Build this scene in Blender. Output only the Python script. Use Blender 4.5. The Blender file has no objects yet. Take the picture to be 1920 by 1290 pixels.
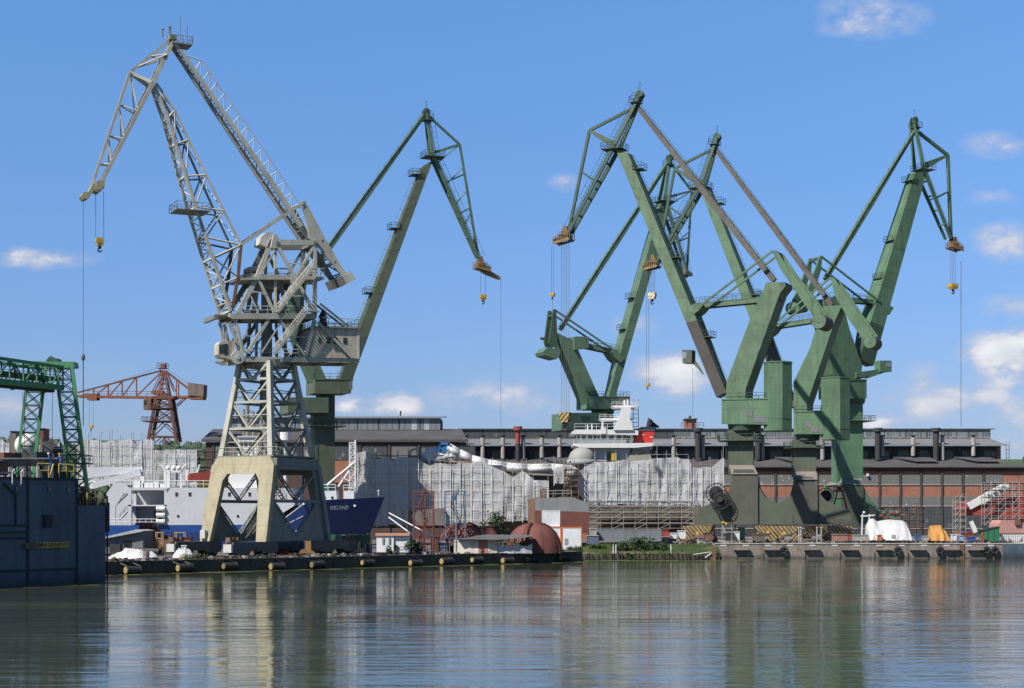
import bpy, math, random
from mathutils import Vector, noise
R = math.radians
S = bpy.context.scene
COL = S.collection
# ---------------------------------------------------------------- camera
F, CH, HY = 3200.0, 7.0, 970.0          # focal length in photo pixels, eye height, horizon row
cam = bpy.data.cameras.new('camera')
cam.sensor_width = 36.0
cam.lens = 36.0 * F / 1920.0
cam.shift_y = (HY - 645.0) / 1920.0
cam.clip_start = 0.5
cam.clip_end = 12000
camo = bpy.data.objects.new('camera', cam)
camo.location = (0, 0, CH)
camo.rotation_euler = (R(90), 0, 0)
COL.objects.link(camo)
S.camera = camo
# ---------------------------------------------------------------- light
SUND = Vector((0.57, 0.52, -0.86)).normalized()
sun = bpy.data.lights.new('sun', 'SUN')
sun.energy = 5.0
sun.angle = R(0.53)
sun.color = (1.0, 0.95, 0.87)
suno = bpy.data.objects.new('sun', sun)
suno.rotation_euler = SUND.to_track_quat('-Z', 'Y').to_euler()
suno.location = (-60, -40, 120)
COL.objects.link(suno)
SUN_EL = math.asin(-SUND.z)
SUN_ROT = math.atan2(-SUND.x, -SUND.y)
S.view_settings.view_transform = 'Standard'
S.view_settings.look = 'None'
S.view_settings.exposure = 0.42
S.view_settings.gamma = 1.0
S.render.engine = 'CYCLES'
S.cycles.use_denoising = True
S.cycles.max_bounces = 6
S.cycles.transparent_max_bounces = 12
S.cycles.caustics_reflective = False
S.cycles.caustics_refractive = False

class NT:
    """small wrapper round a node tree"""
    def __init__(s, nt):
        s.t = nt
        nt.nodes.clear()
    def n(s, typ, ins=None, **kw):
        nd = s.t.nodes.new(typ)
        for k, v in kw.items():
            setattr(nd, k, v)
        for k, v in (ins or {}).items():
            sock = nd.inputs[k]
            if hasattr(v, 'links') or hasattr(v, 'is_linked'):
                s.t.links.new(v, sock)
            else:
                sock.default_value = v
        return nd
    def m(s, op, a, b=None, c=None, clamp=False):
        ins = {0: a}
        if b is not None: ins[1] = b
        if c is not None: ins[2] = c
        nd = s.n('ShaderNodeMath', ins, operation=op)
        nd.use_clamp = clamp
        return nd.outputs[0]
    def mix(s, fac, a, b, blend='MIX'):
        nd = s.n('ShaderNodeMix', {0: fac, 6: a, 7: b}, data_type='RGBA', blend_type=blend)
        return nd.outputs[2]
    def ramp(s, fac, lo, hi, a=0.0, b=1.0):
        nd = s.n('ShaderNodeMapRange', {0: fac, 1: lo, 2: hi, 3: a, 4: b})
        nd.clamp = True
        return nd.outputs[0]
    def noise(s, vec, scale, detail=4, rough=.55, dist=0.0):
        return s.n('ShaderNodeTexNoise', {'Vector': vec, 'Scale': scale, 'Detail': detail, 'Roughness': rough, 'Distortion': dist}).outputs[0]
    def scale(s, vec, xyz):
        return s.n('ShaderNodeMapping', {'Vector': vec, 'Scale': xyz}).outputs[0]

def c4(c): return (c[0], c[1], c[2], 1.0)

# ---------------------------------------------------------------- sky
world = bpy.data.worlds.new('World')
S.world = world
world.use_nodes = True
def build_sky():
    w = NT(world.node_tree)
    sky = w.n('ShaderNodeTexSky', sky_type='NISHITA')
    sky.sun_disc = False
    sky.sun_elevation = SUN_EL
    sky.sun_rotation = SUN_ROT
    sky.altitude = 0
    sky.air_density = 1.0
    sky.dust_density = 0.25
    sky.ozone_density = 2.5
    skyc = w.n('ShaderNodeHueSaturation', {'Hue': .502, 'Saturation': 1.06, 'Value': 1.0, 'Color': sky.outputs[0]}).outputs[0]
    tc = w.n('ShaderNodeTexCoord').outputs['Generated']
    sep = w.n('ShaderNodeSeparateXYZ', {0: tc})
    x, y, z = sep.outputs
    ys = w.m('MAXIMUM', y, 0.02)
    u = w.m('DIVIDE', x, ys)
    v = w.m('DIVIDE', z, ys)
    uv = w.n('ShaderNodeCombineXYZ', {0: u, 1: v, 2: 0.0}).outputs[0]
    gr = w.ramp(v, .03, .30)
    skyc = w.mix(1.0, skyc, w.mix(gr, (.66, .76, 1.20, 1), w.mix(w.ramp(v, .36, .9), (1.08, 1.46, 1.84, 1), (.74, .95, 1.14, 1))), 'MULTIPLY')
    # clouds: (azimuth tangent, elevation tangent, half width, half height, density)
    def D(px, py, rx, ry, k): return ((px-960)/F, (HY-py)/F, rx/F, ry/F, k)
    blobs = [D(1635,35,120,46,.52), D(1880,270,85,30,.42), D(1885,455,75,42,.60), D(95,488,95,24,.44), D(20,480,50,20,.35),
             D(1900,668,105,52,1.2), D(1262,705,80,48,.95), D(1190,610,60,26,.36), D(742,760,50,26,1.15), D(655,757,40,22,.85),
             D(880,742,120,45,.30), D(1005,745,110,45,.36), D(1055,345,38,22,.40), D(1650,790,60,24,.8), D(1730,755,80,40,.52),
             D(1890,575,70,30,.40), D(1720,700,60,30,.36), D(20,765,80,40,.36), D(1900,800,80,50,.6), D(1865,375,60,24,.3), D(1850,740,90,30,.5)]
    wn = w.n('ShaderNodeTexNoise', {'Vector': w.scale(uv, (26, 34, 1)), 'Scale': 1.0, 'Detail': 4, 'Roughness': .55})
    warp = w.n('ShaderNodeVectorMath', {0: wn.outputs['Color'], 1: (.5, .5, .5)}, operation='SUBTRACT').outputs[0]
    wuv = w.n('ShaderNodeVectorMath', {0: warp, 1: (.016, .011, 0.0), 2: uv}, operation='MULTIPLY_ADD').outputs[0]
    dens = None
    for (bu, bv, ru, rv, k) in blobs:
        off = w.n('ShaderNodeVectorMath', {0: wuv, 1: (bu, bv, 0)}, operation='SUBTRACT').outputs[0]
        sc = w.n('ShaderNodeVectorMath', {0: off, 1: (1/ru, 1/rv, 0)}, operation='MULTIPLY').outputs[0]
        ln = w.n('ShaderNodeVectorMath', {0: sc}, operation='LENGTH').outputs['Value']
        g = w.ramp(ln, 0.0, 1.25, k, 0.0)
        dens = g if dens is None else w.m('ADD', dens, g)
    nz = w.noise(w.scale(uv, (34, 52, 1)), 1.0, 8, .6)
    veil = w.ramp(w.noise(w.scale(uv, (9, 22, 1)), 1.0, 5, .55), .42, .75, 0.0, .30)
    low = w.m('MULTIPLY', veil, w.ramp(v, .125, .03))
    body = w.m('MULTIPLY', dens, w.ramp(nz, .34, .60, .12, 1.3))
    fac = w.m('ADD', w.ramp(body, .08, .50, 0.0, .95), low, clamp=True)
    fac = w.m('MULTIPLY', fac, w.ramp(y, .02, .1))
    thick = w.ramp(body, .25, .8)
    ccol = w.mix(thick, (6.0, 6.5, 8.3, 1), (10.2, 10.3, 10.6, 1))
    shade = w.ramp(w.noise(w.scale(uv, (30, 60, 3)), 1.0, 6, .55), .4, .66)
    ccol = w.mix(w.m('MULTIPLY', shade, .55), ccol, (5.9, 6.4, 7.8, 1))
    col = w.mix(fac, skyc, ccol)
    bg = w.n('ShaderNodeBackground', {'Color': col, 'Strength': 0.064})
    out = w.n('ShaderNodeOutputWorld', {'Surface': bg.outputs[0]})
build_sky()

# ---------------------------------------------------------------- materials
MATS = {}
def paint(name, col, rough=.6, var=.22, sc=.5, streak=0.0, scol=(.03, .028, .024), rust=0.0, rcol=(.13, .055, .03),
          bump=.0, metal=0.0, seam=None, rustsc=.6, spec=.5, zbias=None):
    """weathered paint: mottling, run-off streaks, rust or moss blotches, optional plate seams (width, height)"""
    if name in MATS: return MATS[name]
    m = bpy.data.materials.new(name)
    m.use_nodes = True
    t = NT(m.node_tree)
    pos = t.n('ShaderNodeNewGeometry').outputs['Position']
    n1 = t.noise(pos, sc, 5, .6)
    c = t.mix(t.ramp(n1, .3, .7), c4([x*(1-var) for x in col]), c4([min(1, x*(1+var)) for x in col]))
    n3 = t.noise(pos, sc*6, 3, .6)
    c = t.mix(t.ramp(n3, .35, .75, 0, .35*min(1, var*3)), c, c4([x*.62 for x in col]))
    if streak:
        ns = t.noise(t.scale(pos, (1.3, 1.3, .07)), 1.0, 6, .68)
        c = t.mix(t.m('MULTIPLY', t.ramp(ns, .50, .72), streak), c, c4(scol))
    if rust:
        nr = t.noise(pos, rustsc, 8, .68)
        lo = .72 - .32*rust
        c = t.mix(t.ramp(nr, lo, lo+.13, 0, .92), c, c4(rcol))
    if zbias:
        z0, z1, zc, k = zbias
        zz = t.n('ShaderNodeSeparateXYZ', {0: pos}).outputs[2]
        nb = t.m('MULTIPLY_ADD', t.noise(t.scale(pos, (1, 1, .3)), .8, 5, .6), (z1-z0)*1.3, zz)
        c = t.mix(t.ramp(nb, z0+(z1-z0)*.65, z1+(z1-z0)*.65, k, 0), c, c4(zc))
    bs = t.n('ShaderNodeBsdfPrincipled', {'Base Color': c, 'Roughness': rough, 'Metallic': metal, 'Specular IOR Level': spec})
    hgt = None
    if seam:
        sx = t.n('ShaderNodeSeparateXYZ', {0: pos})
        xy = t.m('ADD', sx.outputs[0], t.m('MULTIPLY', sx.outputs[1], .8))
        def line(val, period, wd):
            fr = t.m('FRACT', t.m('DIVIDE', val, period))
            return t.m('LESS_THAN', fr, wd/period)
        l = t.m('MAXIMUM', line(xy, seam[0], .09), line(sx.outputs[2], seam[1], .07))
        c2 = t.mix(t.m('MULTIPLY', l, .38), c, c4([x*.35 for x in col]))
        t.t.links.new(c2, bs.inputs['Base Color'])
    if bump:
        bm = t.n('ShaderNodeBump', {'Strength': bump, 'Distance': .15, 'Height': t.noise(pos, sc*3, 6, .6)})
        t.t.links.new(bm.outputs[0], bs.inputs['Normal'])
    t.n('ShaderNodeOutputMaterial', {'Surface': bs.outputs[0]})
    MATS[name] = m
    return m

# ---------------------------------------------------------------- mesh builder
Z = Vector((0, 0, 1))
def V(*a): return Vector(a)
def W(px, py, D): return Vector(((px-960)/F*D, D, CH + (HY-py)/F*D))
class MB:
    def __init__(s): s.v = []; s.f = []
    def add(s, vs, fs):
        o = len(s.v)
        s.v += [tuple(x) for x in vs]
        s.f += [tuple(i+o for i in f) for f in fs]
        return s
    def quad(s, a, b, c, d): return s.add([a, b, c, d], [(0, 1, 2, 3)])
    def hexa(s, lo, hi):            # two matching quads
        return s.add(list(lo)+list(hi), [(3, 2, 1, 0), (4, 5, 6, 7), (0, 1, 5, 4), (1, 2, 6, 5), (2, 3, 7, 6), (3, 0, 4, 7)])
    def box(s, x0, x1, y0, y1, z0, z1):
        return s.hexa([(x0, y0, z0), (x1, y0, z0), (x1, y1, z0), (x0, y1, z0)], [(x0, y0, z1), (x1, y0, z1), (x1, y1, z1), (x0, y1, z1)])
    def obox(s, c, ex, ey, ez):     # centre and three half-extent vectors
        c = Vector(c); ex = Vector(ex); ey = Vector(ey); ez = Vector(ez)
        return s.hexa([c-ex-ey-ez, c+ex-ey-ez, c+ex+ey-ez, c-ex+ey-ez], [c-ex-ey+ez, c+ex-ey+ez, c+ex+ey+ez, c-ex+ey+ez])
    def beam(s, a, b, w, h=None, w1=None, h1=None, side=None):
        a = Vector(a); b = Vector(b); d = b-a
        if d.length < 1e-5: return s
        h = w if h is None else h
        w1 = w if w1 is None else w1; h1 = h if h1 is None else h1
        d.normalize()
        sd = Vector(side) if side is not None else d.cross(Z)
        if sd.length < .05: sd = d.cross(V(0, 1, 0))
        sd = (sd - d*sd.dot(d)).normalized()
        up = sd.cross(d).normalized()
        def ring(p, w, h): return [p-sd*w/2-up*h/2, p+sd*w/2-up*h/2, p+sd*w/2+up*h/2, p-sd*w/2+up*h/2]
        return s.hexa(ring(a, w, h), ring(b, w1, h1))
    def tube(s, a, b, r, n=6, r1=None, caps=True):
        a = Vector(a); b = Vector(b); d = b-a
        if d.length < 1e-5: return s
        d.normalize(); r1 = r if r1 is None else r1
        sd = d.cross(Z)
        if sd.length < .05: sd = d.cross(V(0, 1, 0))
        sd.normalize(); up = sd.cross(d)
        vs = []
        for p, rr in ((a, r), (b, r1)):
            for i in range(n):
                t = 2*math.pi*i/n
                vs.append(p + (sd*math.cos(t)+up*math.sin(t))*rr)
        fs = [(i, (i+1) % n, n+(i+1) % n, n+i) for i in range(n)]
        if caps: fs += [tuple(range(n))[::-1], tuple(range(n, 2*n))]
        return s.add(vs, fs)
    def path(s, pts, r, n=5):
        for a, b in zip(pts[:-1], pts[1:]): s.tube(a, b, r, n)
        return s
    def prism(s, pts, vec):         # polygon pushed along vec
        n = len(pts); vec = Vector(vec); pts = [Vector(p) for p in pts]
        return s.add(pts + [p+vec for p in pts], [tuple(range(n)), tuple(range(n, 2*n))[::-1]] + [(i, n+i, n+(i+1) % n, (i+1) % n) for i in range(n)])
    def loft(s, rings, cap=True):
        n = len(rings[0]); vs = [p for r in rings for p in r]; fs = []
        for k in range(len(rings)-1):
            for i in range(n):
                fs.append((k*n+i, k*n+(i+1) % n, (k+1)*n+(i+1) % n, (k+1)*n+i))
        if cap: fs += [tuple(range(n))[::-1], tuple(range((len(rings)-1)*n, len(rings)*n))]
        return s.add(vs, fs)
    def ring(s, c, ax, R0, r, n=20, m=4):   # torus
        c = Vector(c); ax = Vector(ax).normalized()
        sd = ax.cross(Z)
        if sd.length < .05: sd = V(1, 0, 0)
        sd.normalize(); up = sd.cross(ax)
        vs = []; fs = []
        for i in range(n):
            t = 2*math.pi*i/n; e = sd*math.cos(t)+up*math.sin(t)
            for j in range(m):
                q = 2*math.pi*j/m
                vs.append(c + e*(R0+r*math.cos(q)) + ax*r*math.sin(q))
        for i in range(n):
            for j in range(m):
                fs.append((i*m+j, ((i+1) % n)*m+j, ((i+1) % n)*m+(j+1) % m, i*m+(j+1) % m))
        return s.add(vs, fs)
    def ball(s, c, rx, ry=None, rz=None, nu=10, nv=7, jit=0.0, seed=0):
        ry = ry or rx; rz = rz or rx; c = Vector(c); vs = []; fs = []
        for j in range(nv+1):
            ph = math.pi*j/nv
            for i in range(nu):
                t = 2*math.pi*i/nu
                d = V(math.sin(ph)*math.cos(t), math.sin(ph)*math.sin(t), math.cos(ph))
                k = 1 + (jit*noise.noise(d*1.7+V(seed*7.3, seed, 0)) if jit else 0)
                vs.append(c + V(d.x*rx*k, d.y*ry*k, d.z*rz*k))
        for j in range(nv):
            for i in range(nu):
                fs.append((j*nu+i, (j+1)*nu+i, (j+1)*nu+(i+1) % nu, j*nu+(i+1) % nu))
        return s.add(vs, fs)
    def build(s, name, mat, parent=None, smooth=False, base=None, kind=None, label=None):
        me = bpy.data.meshes.new(name)
        o = Vector(base) if base is not None else (parent_world(parent) if parent is not None else V(0, 0, 0))
        me.from_pydata([(a[0]-o.x, a[1]-o.y, a[2]-o.z) for a in s.v], [], s.f)
        me.update()
        import bmesh
        bm = bmesh.new(); bm.from_mesh(me)
        bmesh.ops.recalc_face_normals(bm, faces=bm.faces)
        bm.to_mesh(me); bm.free()
        if smooth:
            for p in me.polygons: p.use_smooth = True
        if mat is not None: me.materials.append(mat)
        ob = bpy.data.objects.new(name, me)
        COL.objects.link(ob)
        if parent is not None:
            ob.parent = parent
            if base is not None: ob.location = o - parent_world(parent)
        else: ob.location = o
        if kind: ob['kind'] = kind
        if label: ob['label'] = label
        return ob
def parent_world(p):
    o = V(0, 0, 0)
    while p is not None:
        o = o + p.location; p = p.parent
    return o
def tag(o, label, cat, group=None, kind=None):
    o['label'] = label; o['category'] = cat
    if group: o['group'] = group
    if kind: o['kind'] = kind
    return o
def thing(name, loc, label, cat, group=None):
    o = bpy.data.objects.new(name, None)
    o.empty_display_size = 1
    o.location = loc
    COL.objects.link(o)
    return tag(o, label, cat, group)
def single(name, mb, mat, label, cat, group=None, smooth=False):
    """a thing that is one mesh: its origin at the foot of its box"""
    xs = [a[0] for a in mb.v]; ys = [a[1] for a in mb.v]; zs = [a[2] for a in mb.v]
    b = ((min(xs)+max(xs))/2, (min(ys)+max(ys))/2, min(zs))
    return tag(mb.build(name, mat, None, smooth, base=b), label, cat, group)
def railing(mb, pts, h=1.1, step=2.0, r=.045, closed=False):
    pts = [Vector(p) for p in pts]
    if closed: pts = pts+[pts[0]]
    for a, b in zip(pts[:-1], pts[1:]):
        n = max(1, int((b-a).length/step))
        for k in range(n+1):
            p = a.lerp(b, k/n); mb.tube(p, p+Z*h, r, 4)
        mb.tube(a+Z*h, b+Z*h, r, 4); mb.tube(a+Z*h*.52, b+Z*h*.52, r*.8, 4)
    return mb
def ladder(mb, a, b, w=.6, side=(1, 0, 0), step=.6, r=.05):
    a = Vector(a); b = Vector(b); sd = Vector(side).normalized()*w/2
    mb.tube(a-sd, b-sd, r, 4); mb.tube(a+sd, b+sd, r, 4)
    n = max(2, int((b-a).length/step))
    for k in range(1, n):
        p = a.lerp(b, k/n); mb.tube(p-sd, p+sd, r*.8, 4)
    return mb
def zigzag(mb, a0, a1, b0, b1, n, r, cross=False, rungs=True, flat=None):
    """bracing between chord a0-a1 and chord b0-b1"""
    a0, a1, b0, b1 = map(Vector, (a0, a1, b0, b1))
    for k in range(n):
        p, q = a0.lerp(a1, k/n), a0.lerp(a1, (k+1)/n)
        s, t = b0.lerp(b1, k/n), b0.lerp(b1, (k+1)/n)
        def m(x, y):
            if flat: mb.beam(x, y, flat, flat)
            else: mb.tube(x, y, r, 5)
        if cross: m(p, t); m(s, q)
        elif k % 2 == 0: m(p, t)
        else: m(s, q)
        if rungs: m(q, t)
    return mb
# ================================================================ water, ground, quays
def water_mat():
    m = bpy.data.materials.new('harbour_water'); m.use_nodes = True
    t = NT(m.node_tree)
    pos = t.n('ShaderNodeNewGeometry').outputs['Position']
    big = t.noise(t.scale(pos, (.012, .035, 1)), 1.0, 3, .5)            # gusts: calm and ruffled bands
    amp = t.ramp(big, .38, .62, .35, 1.0)
    w1 = t.noise(t.scale(pos, (.13, .50, 1)), 1.0, 4, .55, .4)
    w2 = t.noise(t.scale(pos, (.45, 3.0, 1)), 1.0, 4, .65)
    w3 = t.noise(t.scale(pos, (.035, .16, 1)), 1.0, 2, .5)
    h = t.m('ADD', t.m('MULTIPLY', w1, 1.4), t.m('ADD', t.m('MULTIPLY', w2, .07), t.m('MULTIPLY', w3, 1.2)))
    w4 = t.noise(t.scale(pos, (.32, 1.25, 1)), 1.0, 3, .6)
    h = t.m('MULTIPLY', t.m('MULTIPLY_ADD', w4, .22, h), amp)
    bm = t.n('ShaderNodeBump', {'Strength': .5, 'Distance': .13, 'Height': h})
    alg = t.noise(t.scale(pos, (.02, .05, 1)), 1.0, 5, .6)
    film = t.ramp(alg, .50, .70, 0, .30)
    c = t.mix(film, (.050, .058, .038, 1), (.10, .12, .045, 1))
    bs = t.n('ShaderNodeBsdfPrincipled', {'Base Color': c, 'Roughness': t.ramp(film, 0, .30, .03, .12), 'IOR': 1.33, 'Normal': bm.outputs[0]})
    t.n('ShaderNodeOutputMaterial', {'Surface': bs.outputs[0]})
    return m
M_water = water_mat()
MB().quad((-2500, -300, 0), (2500, -300, 0), (2500, 420, 0), (-2500, 420, 0)).build('water', M_water, kind='structure')

M_ground = paint('yard_dirt', (.12, .105, .09), .95, .35, .35, rust=.45, rcol=(.055, .05, .042), bump=.4)
M_quayc = paint('quay_concrete', (.055, .052, .046), .9, .4, .6, streak=.7, scol=(.012, .013, .011), rust=.5, rcol=(.02, .024, .016), bump=.5)
M_pont = paint('pontoon_concrete', (.235, .20, .172), .9, .25, .5, streak=.7, scol=(.055, .042, .034), rust=.5, rcol=(.15, .075, .06), bump=.3, zbias=(.0, .7, (.05, .045, .04), .8))
M_timber = paint('old_timber', (.035, .03, .026), .9, .5, .9, streak=.4)
M_grass = paint('weed_green', (.065, .10, .028), .9, .45, 1.2)
GZ = 1.45                                   # low quay, left
PZ = 2.45                                   # pontoon quay, right
QA, QB = V(-74.2, 182.9, 0), V(10.6, 270, 0)        # low quay line
QD = (QB-QA).normalized(); QN = V(QD.y, -QD.x, 0)   # along, outward (towards the water)
def quay(s, out=0.0, z=0.0): return QA + QD*s + QN*out + Z*z
QL = (QB-QA).length
NB = [(-3000, QA.y, 0), (QA.x, QA.y, 0), (QB.x, QB.y, 0), (QB.x, 291.5, 0), (3000, 291.5, 0), (3000, 6000, 0), (-3000, 6000, 0)]
MB().prism([(p[0], p[1], -2) for p in NB], (0, 0, GZ+2)).build('ground', M_ground, kind='structure')
# capping beam and fascia of the low quay
q = MB()
q.hexa([quay(0, -.9, -1), quay(0, .35, -1), quay(QL+.4, .35, -1), quay(QL+.4, -.9, -1)],
       [quay(0, -.9, GZ+.16), quay(0, .35, GZ+.16), quay(QL+.4, .35, GZ+.16), quay(QL+.4, -.9, GZ+.16)])
q.build('quay_edge', M_quayc, kind='structure')
# pontoon quay, right: a long concrete barge-like front with set-in fender shelves
PX0, PX1 = W(1340, 0, 291).x, 120.0
p = MB(); p.box(PX0, PX1, 291, 405, -1, PZ)
p.build('quay', M_pont, kind='structure')
# ================================================================ level-luffing cranes
class Fr:
    """a crane's jib plane: vertical plane through the slewing axis, turned by ang out of the picture plane"""
    def __init__(s, px0, D, ang, right=False, toward=False):
        a = R(ang); s.D = D
        s.u = V(math.cos(a)*(1 if right else -1), math.sin(a)*(-1 if toward else 1), 0)
        v = V(s.u.y, -s.u.x, 0)
        s.v = v if v.y < 0 else -v                  # sideways, towards the viewer
        s.o = V((px0-960)/F*D, D, 0)
    def p(s, px, py, t=0.0):
        if t < 0: return s.p(px, py, -t) + s.v*(2*t)      # far side: the mirror of the near side
        k = (px-960)/F
        o = s.o + s.v*t
        r = (k*o.y-o.x)/(s.u.x-k*s.u.y)
        q = o + s.u*r
        return V(q.x, q.y, CH+(HY-py)/F*q.y)
    def P(s, pts, t=0.0): return [s.p(x, y, t) for x, y in pts]
    def slab(s, mb, pts, t1, t0): return mb.prism(s.P(pts, t1), s.v*(t0-t1))
    def beam(s, mb, a, b, t, w, h, w1=None, h1=None):
        return mb.beam(s.p(a[0], a[1], t), s.p(b[0], b[1], t), w, h, w1, h1, side=s.v)

def hook_block(fr, root, top, at, t, h, n=4, sp=.28, mat=None, wide=1.5, hookmat=None):
    """ropes from the jib head, sheave block, swivel and hook"""
    a = fr.p(top[0], top[1], t); b = fr.p(at[0], at[1], t)
    a = V(b.x, b.y, a.z)
    r = MB()
    for k in range(n):
        off = (k-(n-1)/2)*sp
        r.tube(a+fr.u*off, b+fr.u*off, .035, 4)
    r.build('hoist_rope', M_rope, root)
    blk = MB(); hw, hh, hd = wide/2, h*.27, wide*.34
    blk.prism([b+fr.u*x+fr.v*hd+Z*z for x, z in ((-hw, 0), (hw, 0), (hw, -hh), (hw*.72, -2*hh), (-hw*.72, -2*hh), (-hw, -hh))], fr.v*-2*hd)
    for k in (-.5, .5): blk.tube(b+fr.u*k*hw-Z*hh*.8+fr.v*(hd+.06), b+fr.u*k*hw-Z*hh*.8-fr.v*(hd+.06), hh*.62, 12)
    bo = blk.build('hook_block', mat, root)
    hk = MB(); c = b-Z*(2*hh)
    hk.tube(c+Z*.05, c-Z*h*.16, h*.06, 8); hk.ball(c-Z*h*.12, h*.12)
    R0 = h*.13; cc = c-Z*(h*.16+R0)
    pts = [cc+fr.u*(R0*math.sin(q))+Z*(R0*math.cos(q)) for q in [x*.5 for x in range(0, 10)]]
    hk.path(pts, h*.055, 6)
    hk.build('hook', hookmat or M_iron, bo)

M_rope = paint('wire_rope', (.10, .10, .10), .7, .1)
M_iron = paint('dark_iron', (.03, .03, .032), .6, .2)
M_yel = paint('hook_yellow', (.50, .32, .045), .55, .2, 1.2, streak=.3)
M_yelw = paint('faded_yellow_frame', (.25, .16, .065), .7, .3, 1.5, rust=.35, rcol=(.20, .10, .04))
def stripes(name, ca, cb, per, ang, rough=.65):
    m = bpy.data.materials.new(name); m.use_nodes = True
    t = NT(m.node_tree)
    sx = t.n('ShaderNodeSeparateXYZ', {0: t.n('ShaderNodeNewGeometry').outputs['Position']})
    k = t.m('ADD', t.m('MULTIPLY', sx.outputs[0], math.cos(ang)), t.m('MULTIPLY', sx.outputs[2], math.sin(ang)))
    st = t.m('GREATER_THAN', t.m('FRACT', t.m('DIVIDE', k, per)), .5)
    nz = t.noise(t.n('ShaderNodeNewGeometry').outputs['Position'], 1.6, 5, .65)
    c = t.mix(st, c4(ca), c4(cb))
    c = t.mix(t.ramp(nz, .42, .70, 0, .75), c, (.10, .07, .05, 1))
    bs = t.n('ShaderNodeBsdfPrincipled', {'Base Color': c, 'Roughness': rough})
    t.n('ShaderNodeOutputMaterial', {'Surface': bs.outputs[0]})
    return m
M_str1 = stripes('hazard_stripes', (.36, .24, .085), (.07, .058, .045), .55, R(40))
M_str2 = stripes('hazard_stripes_mirrored', (.36, .24, .085), (.07, .058, .045), .55, R(140))
M_strb = stripes('block_stripes', (.50, .33, .05), (.75, .72, .65), .5, R(140))
M_strk = stripes('block_stripes_dark', (.50, .33, .05), (.06, .055, .05), .62, R(140))
M_glass = paint('dark_glass', (.02, .025, .03), .12, .2)
M_pane = paint('cab_glass', (.25, .27, .28), .15, .15)
M_white = paint('white_paint', (.64, .64, .63), .5, .05, .4, streak=.18, scol=(.45, .40, .34))
M_green = paint('crane_green', (.090, .166, .093), .6, .20, .35, streak=.62, scol=(.042, .052, .036), rust=.34, rcol=(.062, .072, .045), rustsc=.35, seam=(4.3, 2.6))
M_gworn = paint('crane_green_worn', (.096, .156, .089), .65, .22, .4, streak=.6, scol=(.05, .05, .036), rust=.46, rcol=(.052, .048, .036), rustsc=.55, seam=(5.1, 2.9))
M_gdark = paint('crane_green_dark', (.050, .092, .058), .6, .2, .5, streak=.3)
M_gray = paint('crane_brown_grey', (.072, .066, .058), .75, .16, .4, streak=.3, scol=(.05, .05, .042))  # darker brown grey for the lower boom section and the drum
M_grayg = paint('crane_grime_green', (.078, .092, .064), .7, .2, .3, streak=.4, scol=(.06, .06, .05))
M_rustb = paint('rusty_tie', (.105, .098, .082), .7, .2, .5, streak=.3, rust=.72, rcol=(.085, .062, .058), rustsc=.35)
M_gfar = paint('crane_green_far', (.098, .165, .107), .6, .18, .4, streak=.45, scol=(.06, .072, .052), rust=.26, rcol=(.08, .07, .05))
M_golive = paint('crane_olive', (.088, .110, .070), .6, .2, .35, streak=.6, scol=(.06, .072, .05))
M_gfresh = paint('crane_green_fresh', (.094, .19, .110), .55, .16, .3, streak=.42, scol=(.06, .10, .07))
M_walk = paint('walkway_grey', (.16, .165, .15), .75, .25, .8, streak=.3)

def platform(mb, rl, c, ex, ey, th=.12, h=1.1):
    """a small grating platform with its rail; ex, ey half extents"""
    c = Vector(c); ex = Vector(ex); ey = Vector(ey)
    mb.obox(c, ex, ey, Z*th/2)
    railing(rl, [c-ex-ey, c+ex-ey, c+ex+ey, c-ex+ey], h, 1.2, .045, True)

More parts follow.
